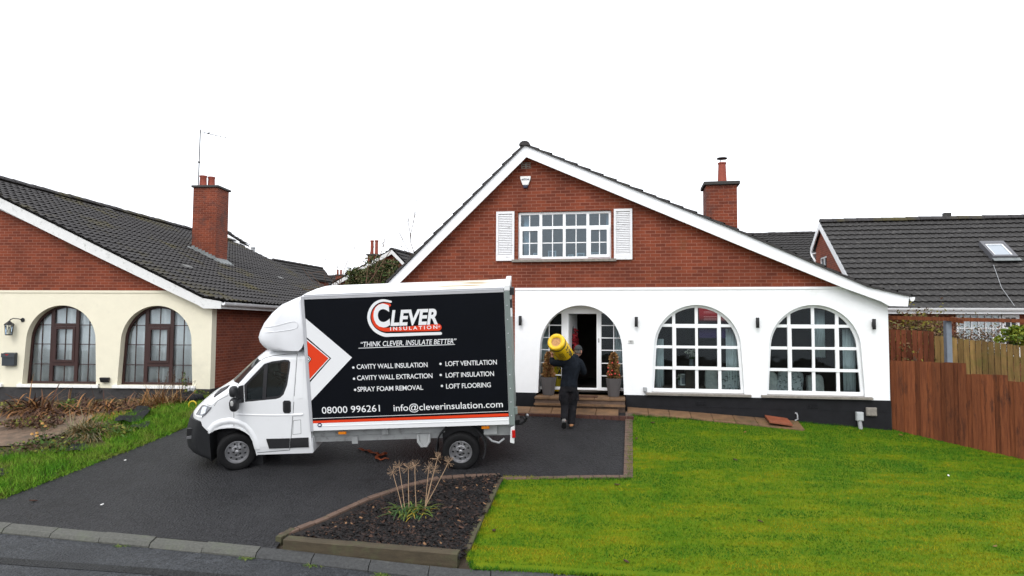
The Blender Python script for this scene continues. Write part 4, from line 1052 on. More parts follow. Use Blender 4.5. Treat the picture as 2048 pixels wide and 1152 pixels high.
k_ = (bt[0][1] - bt[1][1]) / (bt[1][0] - bt[0][0])
ext = lambda p, du: (p[0] - du, p[1] + du * k_)
du = bt[0][0] - LAP[0]
mb.plate([ext(bt[0], du)] + bt + bb + [ext(bb[-1], du + (bb[-1][0] - bt[0][0])), (-19.6, 3.8), (-19.6, 4.1)], [], I3, -.225, -.19)
mb.plate([(LR - .03, 3.5), (LE[0] - .01, 3.41), (LE[0] - .01, 3.55), (LR, 3.6)], [], I3, -.19, 0)
mb.build('bargeboard', M['bargeold'], left)
mb = MB()
mb.hexa([(LR, -.002, 3.44), (LE[0] - .05, -.19, 3.44), (LE[0] - .05, 17.6, 3.44), (LR, 17.6, 3.44)], [(LR, -.002, 3.455), (LE[0] - .05, -.19, 3.455), (LE[0] - .05, 17.6, 3.455), (LR, 17.6, 3.455)])
mb.box((LE[0] - .05, -.185, 3.41), (LE[0] - .02, 17.6, 3.56))
a = (LAP[0], 7.02); b = (-8.4, 3.60)
mb.hexa([(a[0], -.19, a[1] - .012), (b[0], -.19, b[1] - .012), (b[0], -.002, b[1] - .012), (a[0], -.002, a[1] - .012)], [(a[0], -.19, a[1]), (b[0], -.19, b[1]), (b[0], -.002, b[1]), (a[0], -.002, a[1])])
mb.build('fascia', M['bargeold'], left)
mb = MB(); prof = [(0, 0), (.012, -.055), (.04, -.085), (.085, -.085), (.11, -.055), (.12, 0), (.105, 0), (.06, -.04), (.015, 0)]
mb.loft([[(LE[0] - .015 + p[0], y, 3.585 + p[1]) for p in prof] for y in (-.2, 17.6)]); gl_ = mb.build('gutter', M['upvc'], left, smooth=30)
mb = MB()
for k in range(18): mb.loft([[(LE[0] - .018 + p[0] * 1.06, y, 3.59 + p[1] * 1.1) for p in prof[:6]] for y in (.4 + k * .95, .46 + k * .95)])
mb.build('gutter_bracket', M['upvc'], gl_)
# chimney
WC = 7.6
cl, cr_ = lpx(384, 470, WC)[0], lpx(432, 470, WC)[0]; zt = lpx(400, 375, WC)[1]
bk = WC + .95
mb = MB(); mb.box((cl, WC, lroof(cr_) - .6), (cr_, bk, zt)); lch = mb.build('chimney', M['brickc'], left)
lch.data.materials.append(M['brickcy'])
for p in lch.data.polygons:
    if abs(p.normal.x) > .7: p.material_index = 1
mb = MB(); mb.box((cl - .06, WC - .07, zt), (cr_ + .07, bk + .07, zt + .085)); mb.build('chimney_cap', M['capstone'], lch, bevel=.015)
for px_, ww in ((406.5, WC + .33), (423, WC + .55)):
    u, _ = lpx(px_, 360, ww); mb = MB()
    mb.lathe([(.155, zt + .085), (.14, zt + .12), (.125, zt + .45), (.145, zt + .49), (.145, zt + .53), (.10, zt + .53)], (u, ww, 0), n=20); mb.build('chimney_pot', M['pot_red'], lch, smooth=30)
mb = MB()
n_ = 7
for k in range(n_):
    a = cl + (cr_ - cl) * k / n_; b = cl + (cr_ - cl) * (k + 1) / n_; z0_ = lroof(a) + .0
    mb.box((a, WC - .014, lroof(b) - .05), (b - .006, WC - .001, z0_ + .17))
mb.hexa([(cl - .1, WC - .16, lroof(cl - .1) + .05), (cr_ + .2, WC - .16, lroof(cr_ + .2) + .05), (cr_ + .2, WC - .015, lroof(cr_ + .2) + .05), (cl - .1, WC - .015, lroof(cl - .1) + .05)],
        [(cl - .1, WC - .16, lroof(cl - .1) + .085), (cr_ + .2, WC - .16, lroof(cr_ + .2) + .085), (cr_ + .2, WC - .015, lroof(cr_ + .2) + .10), (cl - .1, WC - .015, lroof(cl - .1) + .10)])
mb.build('flashing', M['lead'], lch); mb = MB()
mb.hexa([(cr_ + .002, WC - .1, lroof(cr_) + .03), (cr_ + .3, WC - .1, lroof(cr_ + .3) + .04), (cr_ + .3, bk, lroof(cr_ + .3) + .04), (cr_ + .002, bk, lroof(cr_) + .03)],
        [(cr_ + .002, WC - .1, lroof(cr_) + .16), (cr_ + .3, WC - .1, lroof(cr_ + .3) + .085), (cr_ + .3, bk, lroof(cr_ + .3) + .085), (cr_ + .002, bk, lroof(cr_) + .16)])
mb.build('flashing', M['lead'], lch)
# aerial
p_t = Vector((*[lpx(400.8, 259, WC + .1)[0]], WC + .1, lpx(400.8, 259, WC + .1)[1])); p_b = Vector((lpx(396.5, 372, WC + .1)[0], WC + .1, zt + .08))
r = empty('tv_aerial', LWd(*p_b), 'thin television aerial on a tall pole above the left chimney', 'aerial', rz=-LY, off=tuple(p_b))
mb = MB(); mb.tube([p_b, p_t], .020, 6); mb.build('mast', M['black'], r)
b0 = Vector((lpx(401, 263, WC)[0], WC + .1, lpx(401, 263, WC)[1])); b1 = Vector((lpx(452, 274.5, WC)[0], WC + .1, lpx(452, 274.5, WC)[1]))
mb = MB(); mb.tube([b0 - (b1 - b0) * .06, b1], .010, 5)
d = (b1 - b0).normalized(); pn = Vector((-d.z, 0, d.x))
for k in range(9): c = b0 + (b1 - b0) * (.2 + .78 * k / 8); mb.tube([c - Vector((0, .16 - k * .008, 0)), c + Vector((0, .16 - k * .008, 0))], .004, 4)
for t in (-1, 1): mb.tube([b0 + (b1 - b0) * .10, b0 + (b1 - b0) * .11 + pn * .12 * t + Vector((0, .08, 0))], .007, 5)
mb.beam(b0 + (b1 - b0) * .22, b0 + (b1 - b0) * .30 + pn * .05, .05, .03); mb.build('boom', M['black'], r)
mb = MB(); c = p_b + (p_t - p_b) * .42; mb.box((c.x - .035, c.y - .03, c.z - .03), (c.x + .035, c.y + .03, c.z + .03)); mb.build('clamp', M['black'], r)
def brown_window(uc, seed):
    z0, w_ = 1.335, .17; A = LA
    r_ = MB(); r_.plate(arch(uc, z0=z0, **A), [arch(uc, z0=z0, d=.065, **A)], I3, w_, w_ + .06); win = r_.build('window', M['wood_brown'], left, bevel=.004)
    b = MB(); bw = .05
    for x in (-.38, .33):
        b.box((uc + x - bw, w_ - .006, z0 + .06), (uc + x + bw, w_ + .05, arch_top(x, A['hs'], A['zs'], A['ra']) - .03))
    for z in (1.87, 2.95): b.box((uc - .33 + .0, w_ - .003, z - .045), (uc + .279, w_ + .045, z + .045))
    b.build('mullion', M['wood_brown'], win, bevel=.004)
    b = MB()
    for x in (-.69, -.02, .66):
        b.box((uc + x - .010, w_ + .022, z0 + .06), (uc + x + .010, w_ + .044, arch_top(x, A['hs'], A['zs'], A['ra']) - .05))
    for z in (1.87, 2.42, 2.95):
        h = arch_half(z, z0=z0, **A) - .05
        b.box((uc - h, w_ + .024, z - .010), (uc + h, w_ + .042, z + .010))
    b.build('glazing_bars', M['wood_brown'], win)
    b = MB(); b.plate(rect(uc - .328, 1.917, uc + .278, 2.903), [rect(uc - .258, 1.99, uc + .208, 2.83)], I3, w_ - .02, w_ + .04); b.build('casement', M['wood_brown'], win, bevel=.004)
    b = MB(); b.plate(arch(uc, z0=z0, d=.03, **A), [], I3, w_ + .045, w_ + .05); b.build('pane', M['glass_l'], win)
    b = MB(); b.box((uc - 1.15, -.09, 1.253), (uc + 1.15, w_, 1.333)); b.build('sill', M['whitesill'], win, bevel=.006)
brown_window(-12.34, 1); brown_window(-9.65, 2); brown_window(-15.07, 3)
mb = MB(); mb.box((-19, 1.6, .9), (-8.4, 1.65, 3.8)); mb.box((-19, .3, .9), (-8.4, 1.6, .92)); mb.build('room', M['room_l'], left)
for c, lab in ((-12.34, 'white net curtain drawn across the left brown arched window'), (-9.65, 'white net curtain drawn across the right brown arched window'), (-15.07, 'white net curtain behind the arch cut off by the left edge')):
    curtain((c - 1.05, c + 1.05), .34, 1.3, 3.5, lab, root=LWd, amp=.05, k=17)
# wall lantern, letter box, small box
LS = .12
p = LWd(-13.6 + LS, -.015, 3.0); r = empty('wall_lantern', p, 'black carriage lantern on a bracket on the cream wall', 'lantern', rz=-LY, off=(-13.6, -.015, 3.0))
mb = MB(); mb.lathe([(.05, 0), (.06, .012), (.05, .02)], (-13.56, -.016, 3.08), (0, -1, 0), 14); mb.tube([(-13.56, -.03, 3.08), (-13.60, -.12, 3.11), (-13.72, -.16, 3.12), (-13.80, -.16, 3.09), (-13.83, -.16, 3.04)], .014, 6); mb.build('bracket', M['black'], r)
mb = MB(); mb.lathe([(.015, 3.06), (.04, 3.03), (.11, 2.97), (.125, 2.94), (.115, 2.935)], (-13.83, -.16, 0), n=6); mb.lathe([(.07, 2.66), (.09, 2.68), (.06, 2.69)], (-13.83, -.16, 0), n=6)
for k in range(6): t = k * math.pi / 3; mb.tube([(-13.83 + .105 * math.cos(t), -.16 + .105 * math.sin(t), 2.94), (-13.83 + .085 * math.cos(t), -.16 + .085 * math.sin(t), 2.68)], .007, 4)
for k in range(6):
    t = k * math.pi / 3; t2 = t + math.pi / 3
    mb.tube([(-13.83 + .10 * math.cos(t), -.16 + .10 * math.sin(t), 2.90), (-13.83 + .088 * math.cos(t2), -.16 + .088 * math.sin(t2), 2.72)], .004, 4)
mb.build('cage', M['black'], r)
mb = MB(); mb.lathe([(.075, 2.69), (.092, 2.93)], (-13.83, -.16, 0), n=6); mb.build('lamp_glass', M['glass_l'], r)
r = empty('letter_box', LWd(-13.72, -.015, 1.82), 'dark grey wall letter box on the cream wall', 'letter box', rz=-LY, off=(-13.72, -.015, 1.82))
slate = mat('slate_grey_metal', (.035, .042, .05), .45, .1, 6)
mb = MB(); mb.hexa([(-13.91, -.12, 1.83), (-13.55, -.12, 1.83), (-13.55, -.016, 1.83), (-13.91, -.016, 1.83)], [(-13.91, -.13, 2.16), (-13.55, -.13, 2.16), (-13.55, -.016, 2.19), (-13.91, -.016, 2.19)]); mb.build('casing', slate, r, bevel=.008)
mb = MB(); mb.hexa([(-13.92, -.145, 2.06), (-13.54, -.145, 2.06), (-13.54, -.134, 2.06), (-13.92, -.134, 2.06)], [(-13.92, -.14, 2.17), (-13.54, -.14, 2.17), (-13.54, -.132, 2.17), (-13.92, -.132, 2.17)]); mb.build('flap', slate, r)
mb = MB(); mb.add([(-13.82, -.147, 2.15), (-13.69, -.147, 2.15), (-13.755, -.147, 2.10)], [(0, 1, 2)]); mb.build('sticker', red, r)
r = empty('outlet_box', LWd(-11.0, -.015, 1.4), 'small black floodlight low on the cream wall between windows', 'outlet', rz=-LY, off=(-11.0, -.015, 1.4))  # black socket box with a cable, no lamp in it
mb = MB(); mb.hexa([(-11.12, -.10, 1.41), (-10.90, -.10, 1.41), (-10.90, -.03, 1.40), (-11.12, -.03, 1.40)], [(-11.13, -.14, 1.535), (-10.89, -.14, 1.535), (-10.89, -.03, 1.54), (-11.13, -.03, 1.54)]); mb.build('casing', M['black_pl'], r, bevel=.012)
mb = MB(); mb.tube([(-11.2, -.03, 1.36), (-11.2, -.05, 1.25), (-11.16, -.06, 1.12), (-11.10, -.04, 1.2)], .012, 6); mb.build('cable', M['black_pl'], r)

# ------------------------------------------------------------------ house on the right
RY = R(10); RU = Vector((math.cos(RY), -math.sin(RY), 0)); RW = Vector((math.sin(RY), math.cos(RY), 0))
RO = at(1900, 616, 20.0); REZ = RO.z; RO = Vector((RO.x, RO.y, 0))
def RWd(u, w, z): return RO + RU * u + RW * w + Vector((0, 0, z))
def rpx(px, py, w=0.0):
    q = onplane(px, py, RO + RW * w, RW) - RO; return q.dot(RU), q.z
RD = 4.75
ru, rz_ = rpx(1641, 446, RD)
pf = EYE + ray(1619, 497) * ((RWd(ru - .1, 0, 0) - EYE).dot(RU) / ray(1619, 497).dot(RU)) - RO
rfw, rfz = pf.dot(RW), pf.z
right = empty('house', tuple(RWd(0, 0, .7)), 'long dark tiled brick bungalow with a roof window, behind the right fences', 'house', rz=-RY, off=(0, 0, .7))
right.location = RO + Vector((0, 0, .7))
R_END = 9.0
mb = MB()
mb.box((ru + .05, .40, .2), (R_END, .64, REZ - .05)); mb.build('wall', M['brickx'], right)
mb = MB(); gp_ = [(.40, .2), (rfw - .3, .2), (rfw - .3, rfz - .1), (RD, rz_ - .16), (.40, REZ + .1)]
mb.plate(gp_, [rect(rfw - 1.75, rfz - 1.15, rfw - .85, rfz - .45)], lambda a, b, t: (t, a, b), ru + .05, ru + .28); mb.build('brick_gable', M['bricky'], right)
mb = MB(); dr = Vector((0, -RD, REZ - rz_)); Sr = dr.length; dr.normalize(); nr_ = Vector((0, -dr.z, dr.y)); nr_ = nr_ if nr_.z > 0 else -nr_
def slab2(mb, w0, z0, w1, z1, u0, u1, th=.1): mb.hexa([(u0, w0, z0 - th), (u1, w0, z0 - th), (u1, w1, z1 - th), (u0, w1, z1 - th)], [(u0, w0, z0), (u1, w0, z0), (u1, w1, z1), (u0, w1, z1)])
slab2(mb, 0, REZ, RD, rz_, ru, R_END); slab2(mb, RD, rz_, rfw, rfz, ru, R_END)
tiles(mb, Vector((ru - .05, -.05, REZ - .02)) + nr_ * .02, (1, 0, 0), -dr, nr_, R_END - ru, Sr, amp=.016, lift=.05, gauge=.345, pitch_a=.21)
M['tile_r'] = patches(patches(mat('lichened_roof_tile', (.032, .030, .029), .75, .45, 14, .35, 90, .3), (.10, .095, .088), 7, .54, .72, 2), (.19, .18, .165), 3.2, .72, .76, 3)
rfr = mb.build('roof', M['tile_r'], right)
mb = MB(); ridge_caps(mb, (ru - .02, RD, rz_ + .055), (R_END, RD, rz_ + .055), r=.165); mb.build('ridge_tiles', M['tile_moss'], rfr, smooth=40)
mb = MB()
V_ = lambda a, b, t: (t, a, b)
mb.plate([(-.02, REZ + .02), (RD, rz_ + .03), (RD, rz_ - .22), (-.02, REZ - .22)], [], V_, ru - .06, ru - .02)
mb.plate([(RD, rz_ + .03), (rfw + .05, rfz + .02), (rfw + .05, rfz - .22), (RD, rz_ - .22)], [], V_, ru - .06, ru - .02)
mb.box((ru - .02, rfw - .35, rfz - .24), (ru + .3, rfw + .05, rfz - .2))
mb.build('bargeboard', M['upvc'], right)
mb = MB(); mb.tube([(ru - .03, rfw + .05, rfz - .1), (ru - .03, rfw - .05, rfz - .28), (ru + .02, rfw - .3, rfz - .5), (ru + .02, rfw - .32, rfz - 3.5)], .04, 8); mb.build('downpipe', M['upvc'], right, smooth=40)
mb = MB(); mb.box((ru, -.01, REZ - .17), (R_END, .02, REZ - .0)); mb.box((ru, .021, REZ - .17), (R_END, .42, REZ - .15)); mb.build('fascia', M['upvc'], right)
mb = MB(); prof = [(0, 0), (-.012, -.05), (-.04, -.08), (-.08, -.08), (-.105, -.05), (-.115, 0)]
mb.loft([[(x, -.012 + p[0], REZ + .0 + p[1]) for p in prof] for x in (ru - .05, R_END)]); mb.build('gutter', M['upvc'], right, smooth=30)
# small gable window
mb = MB(); a, b, c, d = rfw - 1.75, rfz - 1.15, rfw - .85, rfz - .45
mb.plate(rect(a, b, c, d), [rect(a + .06, b + .06, (a + c) / 2 - .03, d - .06), rect((a + c) / 2 + .03, b + .06, c - .06, d - .06)], V_, ru + .08, ru + .14); wn = mb.build('window', M['upvc'], right)
mb = MB(); mb.box((ru + .11, a + .02, b + .02), (ru + .115, c - .02, d - .02)); mb.build('pane', M['glass_up'], wn)
mb = MB(); mb.box((ru + .3, a - .3, b - .3), (ru + .33, c + .3, d + .3)); mb.build('blind', M['curtain'], wn)
# front windows with pale curtains
ua, ub = rpx(1911, 640, .4)[0], rpx(2000, 640, .4)[0]; uc_, ud = ub + .02, rpx(2036, 640, .4)[0]
zt_ = REZ - .18; zb_ = zt_ - 1.25
mb = MB(); nx_ = 6
hl = [rect(ua + .03 + (ub - ua - .06) * i / nx_ + .016, zb_ + .04 + (zt_ - zb_ - .06) * j / 3 + .014, ua + .03 + (ub - ua - .06) * (i + 1) / nx_ - .016, zb_ + .04 + (zt_ - zb_ - .06) * (j + 1) / 3 - .014) for i in range(nx_) for j in range(3)]
mb.plate(rect(ua, zb_, ub, zt_), hl, I3, .34, .399); wn = mb.build('window', M['upvc'], right)
mb = MB(); mb.box((ua + .02, .37, zb_ + .02), (ub - .02, .374, zt_ - .02)); mb.build('pane', M['glass_l'], wn)
mb = MB(); n = 60; V = []; F = []
for i in range(n + 1):
    u = ua + (ub - ua) * i / n; q = .388 + .008 * math.sin(i * 1.3); V += [(u, q, zb_ + .03), (u, q, zt_ - .03)]
F = [(2 * i, 2 * i + 2, 2 * i + 3, 2 * i + 1) for i in range(n)]
mb.add(V, F); mb.build('curtain', M['curtain'], wn, smooth='all')
mb = MB(); mid = zt_ - .42
mb.plate(rect(uc_, zb_, ud, zt_), [rect(uc_ + .09, mid + .04, (uc_ + ud) / 2 - .012, zt_ - .09), rect((uc_ + ud) / 2 + .012, mid + .04, ud - .09, zt_ - .09), rect(uc_ + .09, zb_ + .06, ud - .09, mid - .04)], I3, .32, .399); wn = mb.build('window', M['upvc'], right)
mb = MB(); mb.box((uc_ + .02, .36, zb_ + .02), (ud - .02, .365, zt_ - .02)); mb.build('pane', M['glass'], wn)
mb = MB(); mb.box((uc_ + .02, .385, zb_ + .02), (ud - .02, .39, zt_ - .02)); mb.build('blind', M['room'], wn)
# roof window
nW = RU * nr_.x + RW * nr_.y + Vector((0, 0, nr_.z))
def onr(px, py, lift):
    q = onplane(px, py, RWd(0, 0, REZ) + nW * lift, nW) - RO; return Vector((q.dot(RU), q.dot(RW), q.z))
q = [onr(1969, 486, .14), onr(2005, 486, .14), onr(2023, 517, .14), onr(1983, 518, .14)]
c_ = (q[0] + q[2]) / 2 + nr_ * .09; hw_, hh_ = .36, .52
ax_, ay_ = Vector((1, 0, 0)), -dr
fn = lambda a, b, t: c_ + ax_ * a + ay_ * b + nr_ * t
mb = MB(); mb.plate(rect(-hw_, -hh_, hw_, hh_), [rect(-hw_ + .09, -hh_ + .10, hw_ - .09, hh_ - .16)], fn, -.24, .0); rw_ = mb.build('roof_window', mat('grey_roof_window', (.11, .11, .12), .5), right, bevel=.01)
mb = MB(); mb.plate(rect(-hw_ + .09, -hh_ + .10, hw_ - .09, hh_ - .16), [rect(-hw_ + .13, -hh_ + .14, hw_ - .13, hh_ - .20)], fn, -.10, -.03); mb.build('sash', M['upvc'], rw_)
mb = MB(); mb.plate(rect(-hw_ + .12, -hh_ + .12, hw_ - .12, hh_ - .18), [], fn, -.075, -.06); mb.build('pane', mat('sky_lit_glass', (.30, .34, .38), .08, spec=.9), rw_)
mb = MB(); mb.plate(rect(-hw_ - .02, -hh_ - .18, hw_ + .05, -hh_ - .005), [], fn, -.085, -.065); mb.build('flashing', M['lead'], rw_)
mb = MB(); mb.tube([onr(1987, 530, .09), onr(2003, 575, .09), onr(2030, 613, .07)], .008, 5); mb.build('cable', M['grey_pl'], right)
u_, z_ = rpx(1893, 434, RD); mb = MB(); mb.box((u_ - .1, RD - .1, rz_ + .1), (u_ + .12, RD + .1, rz_ + .27)); mb.build('ridge_vent', M['capstone'], rfr)

# ------------------------------------------------------------------ houses further back
M['tile_far'] = mat('far_roof_tile', (.034, .032, .031), .8, .35, 6, .3, 30, .3)
def gable_house(label, apex, D, yaw, lpt, rpt, depth, barge=True, thick=.22, chim=None, roofm=None, tl=True, wallm=None):
    O = at(*apex, D); yaw = R(yaw); U = Vector((math.cos(yaw), -math.sin(yaw), 0)); W_ = Vector((math.sin(yaw), math.cos(yaw), 0))
    def pl(p): q = onplane(*p, O, W_) - O; return q.dot(U), q.z
    l, r_ = pl(lpt), pl(rpt); base = O.z - .6
    h = empty('house', (O.x, O.y, .8), label, 'house', rz=-yaw, off=(0, 0, .8 - O.z))
    b = MB(); b.plate([(l[0] + .3, -base), (r_[0] - .3, -base), (r_[0] - .3, r_[1] + .1), (0, -.15), (l[0] + .3, l[1] + .1)], [], I3, .0, .25)
    b.box((l[0] + .3, .25, -base), (l[0] + .5, depth, l[1])); b.box((r_[0] - .5, .25, -base), (r_[0] - .3, depth, r_[1])); b.build('wall', wallm or M['brickx'], h)
    b = MB()
    for e in (l, r_):
        d = Vector((e[0], 0, e[1])); S = d.length; d.normalize(); n = Vector((-d.z, 0, d.x)); n = n if n.z > 0 else -n
        b.hexa([(0, -.2, -.1), (e[0], -.2, e[1] - .1), (e[0], depth, e[1] - .1), (0, depth, -.1)], [(0, -.2, 0), (e[0], -.2, e[1]), (e[0], depth, e[1]), (0, depth, 0)])
        if tl: tiles(b, Vector((e[0], -.25, e[1])) + n * .02, (0, 1, 0), -d, n, depth + .3, S, amp=.03, lift=.06, sub=4)
    rf_ = b.build('roof', roofm or M['tile_far'], h)
    b = MB(); ridge_caps(b, (0, -.25, .04), (0, depth, .04), r=.15); b.build('ridge_tiles', M['tile_moss'], rf_)
    if barge:
        b = MB(); b.plate([(l[0], l[1]), (0, .02), (r_[0], r_[1]), (r_[0], r_[1] - thick), (0, -thick * 1.05), (l[0], l[1] - thick)], [], I3, -.24, -.2); b.build('bargeboard', barge if not isinstance(barge, bool) else M['bargeold'], h)
    if chim:
        (x0, x1, yt, w_) = chim; a = onplane(x0, yt, O + W_ * w_, W_) - O; c = onplane(x1, yt, O + W_ * w_, W_) - O
        u0, u1, zt = a.dot(U), c.dot(U), a.z
        b = MB(); b.box((u0, w_, zt - 2.4), (u1, w_ + .6, zt)); c_ = b.build('chimney', M['brickc'], h)
        b = MB(); b.box((u0 - .06, w_ - .06, zt), (u1 + .06, w_ + .66, zt + .09)); b.build('chimney_cap', M['capstone'], c_)
        for f in (.25, .78):
            b = MB(); uu = u0 + (u1 - u0) * f; b.lathe([(.11, zt + .09), (.095, zt + .2), (.09, zt + .8), (.11, zt + .83), (.11, zt + .9)], (uu, w_ + .3, 0), n=12); b.build('chimney_pot', M['pot_red'], c_, smooth=30)
    return h
gable_house('distant gabled brick house with twin pot chimney behind the bushes', (787, 501), 36, 14, (668, 569), (822, 537), 9, thick=.20, chim=(735, 752, 511, 2.2))
gable_house('far dark roofed house with a plain gable, left of the bushes', (550, 521), 50, 12, (517, 541), (572, 551), 7.2, barge=M['capstone'], thick=.3)
gable_house('farthest low roof with a small twin pot chimney, above the van fairing', (690, 552), 64, -62, (668, 569), (712, 569), 8, chim=None, barge=True)
gable_house('dark tiled roof seen between the white house and the right bungalow', (1720, 465), 40, -78, (1780, 560), (1640, 530), 13, barge=False)
gable_house('house behind the left chimney showing only a white gutter end', (440, 459), 46, -6, (398, 480), (481, 484), 2.2, barge=M['upvc'], thick=.25)
# loose chimney of the farthest house
P0 = at(677, 551, 62); mb = MB(); r = empty('chimney_stack', (P0.x, P0.y, .8), 'small far brick chimney with two pots between roofs', 'chimney')
mb.box((P0.x - .26, P0.y, .8), (P0.x + .26, P0.y + .5, P0.z)); mb.build('stack', M['brickc'], r)
mb = MB(); mb.box((P0.x - .33, P0.y - .05, P0.z), (P0.x + .33, P0.y + .55, P0.z + .1)); mb.build('chimney_cap', M['capstone'], r)
for k in (-.14, .16):
    mb = MB(); mb.lathe([(.10, P0.z + .1), (.09, P0.z + .5), (.10, P0.z + .55)], (P0.x + k, P0.y + .25, 0), n=10); mb.build('chimney_pot', M['pot_red'], r)
P0 = at(506, 510, 44); mb = MB(); mb.lathe([(.13, 0), (.12, .5), (.15, .52), (.15, .6), (.1, .62)], (P0.x, P0.y, P0.z - .1), n=10)
mb.box((P0.x - .25, P0.y - .2, .8), (P0.x + .25, P0.y + .2, P0.z - .1)); tag(mb.build('flue', M['grey_pl'], loc=(P0.x, P0.y, .8)), 'tiny grey flue showing over the long left roof', 'flue')

# ------------------------------------------------------------------ fences and pergola
def board_fence(label, a, b, tops, m, bw, name='wooden_fence', gap=.012, overlap=False, sections=None):
    """a,b = ground ends; tops = pixel polyline of the top; boards alternate"""
    A, B = Vector((a[0], a[1], 0)), Vector((b[0], b[1], 0)); d = (B - A); L = d.length; d.normalize(); nn = Vector((-d.y, d.x, 0)); nn = nn if nn.y < 0 else -nn
    r = empty(name, (A.x, A.y, g(A.x, A.y)), label, 'fence')
    tx = [(onplane(px, py, A, nn) - A) for px, py in tops]
    X_ = [t.dot(d) for t in tx]; Z_ = [t.z for t in tx]
    n = round(L / bw); cuts = sections or [L + 1]; k = 0
    for c in cuts:
        mb = MB()
        while k < n and (k + .5) * bw <= c:
            ov = .016 if k % 2 and overlap else 0; s0, s1 = k * bw + gap / 2 - ov, (k + 1) * bw - gap / 2 + ov; p0, p1 = A + d * s0, A + d * s1
            f = .024 if k % 2 else 0
            zt0 = zt1 = float(np.interp((s0 + s1) / 2, X_, Z_)) + rnd.uniform(-.006, .006)
            o = nn * f
            mb.hexa([Vector((p.x, p.y, g(p.x, p.y) - .05)) for p in (p0 + o, p1 + o, p1 + o - nn * .018, p0 + o - nn * .018)], [Vector((p0.x, p0.y, zt0)) + o, Vector((p1.x, p1.y, zt1)) + o, Vector((p1.x, p1.y, zt1)) + o - nn * .018, Vector((p0.x, p0.y, zt0)) + o - nn * .018])
            k += 1
        if mb.V: mb.build('fence_panel', m, r)
    mb = MB()
    zc = lambda s: float(np.interp(s, X_, Z_))
    for hgt in (.3, .8):
        ss = np.linspace(0, L, 12)
        for s0, s1 in zip(ss[:-1], ss[1:]):
            p0, p1 = A + d * s0, A + d * s1
            mb.beam(Vector((p0.x, p0.y, g(p0.x, p0.y) * (1 - hgt) + zc(s0) * hgt)) - nn * .045, Vector((p1.x, p1.y, g(p1.x, p1.y) * (1 - hgt) + zc(s1) * hgt)) - nn * .045, .04, .07)
    mb.build('rail', m, r)
    return r
fe = (fence_a[0] + fd[0] * 2.9, fence_a[1] + fd[1] * 2.9)
nf = Vector((-fd[1], fd[0], 0)).normalized(); df = Vector((fd[0], fd[1], 0)).normalized(); FA = Vector((fence_a[0], fence_a[1], 0))
fpos = lambda px: (onplane(px, 750, FA, nf) - FA).dot(df)
board_fence('dark red brown board fence with stepped top at the right of the lawn', fence_a, fe, [(1780, 721), (1934, 726.5), (1936, 748), (2014, 750.5), (2016, 762), (2110, 767), (2112, 785), (2230, 800), (2232, 820), (2900, 920)], M['fence'], .116, gap=.006, overlap=True, sections=[fpos(1935), fpos(2015), 99])
ra, rb, rc = at(1770, 700, 18.4), at(1868.5, 700, 17.9), at(2420, 700, 14.6)
board_fence('short red brown board fence behind the stepped fence, next to the house corner', (ra.x, ra.y), (rb.x, rb.y), [(1765, 657), (1868, 663)], M['fence_r'], .126, gap=.014)
board_fence('yellowish weathered board fence under the right bungalow', (rb.x + .01, rb.y), (rc.x, rc.y), [(1868, 671), (2048, 692), (2080, 696), (2420, 735)], M['fence_y'], .128, gap=.014)
pa, pb = at(1745, 634.5, 16.4), at(2300, 648, 15.2); pp = at(1900, 660, 16.06)
r = empty('pergola', (pp.x, pp.y, g(pp.x, pp.y)), 'brown pergola beam on a blue grey post behind the right fences', 'pergola')
mb = MB(); mb.beam(pa, pb, .045, .085); mb.build('beam', M['fence'], r)
mb = MB(); zt_ = at(1900, 641, 16.06).z; mb.box((pp.x - .062, pp.y + .03, g(pp.x, pp.y)), (pp.x + .062, pp.y + .15, zt_)); mb.build('post', patches(mat('blue_grey_post', (.17, .20, .235), .7, .12, 8), (.10, .11, .10), 3, .6, .8), r)
mb = MB(); a = at(1902, 638, 16.0); mb.beam(a, a + Vector((.10, -.28, -.06)), .05, .10); mb.build('beam_end', M['fence'], r)
# ------------------------------------------------------------------ plants
def rv(rr, s=1.0): return Vector((rr.uniform(-s, s), rr.uniform(-s, s), rr.uniform(-s, s)))
def branch(mb, p, d, L, r, rr, depth, spread=.5, seg=4, grav=0.0, tips=None, k=3):
    pts = [p]; q = p.copy(); dd = d.normalized()
    for i in range(seg):
        dd = (dd + rv(rr, .18) + Vector((0, 0, grav))).normalized(); q = q + dd * (L / seg); pts.append(q.copy())
    mb.tube(pts, [r * (1 - .6 * i / seg) for i in range(seg + 1)], 5 if r > .01 else 3, cap=False)
    if tips is not None: tips += pts[1:]
    if depth > 0:
        for j in range(k):
            i = rr.randint(1, seg); nd = (dd + rv(rr, spread * 1.6)).normalized()
            branch(mb, pts[i], nd, L * rr.uniform(.5, .8), r * .5, rr, depth - 1, spread, seg, grav, tips, k)
def leafquad(mb, c, s, rr, mi=0, up=.3):
    n = (rv(rr) + Vector((0, 0, up))).normalized(); x = n.orthogonal().normalized(); x = (Matrix.Rotation(rr.uniform(0, 6.28), 3, n) @ x); y = n.cross(x)
    mb.add([c - x * s, c - y * s * .5 - x * .1 * s, c + x * s, c + y * s * .5 - x * .1 * s], [(0, 1, 2, 3)], mi)
bark = mat('grey_bark', (.085, .065, .05), .9, .3, 12)
twig = mat('brown_twig', (.11, .06, .035), .9, .3, 9)
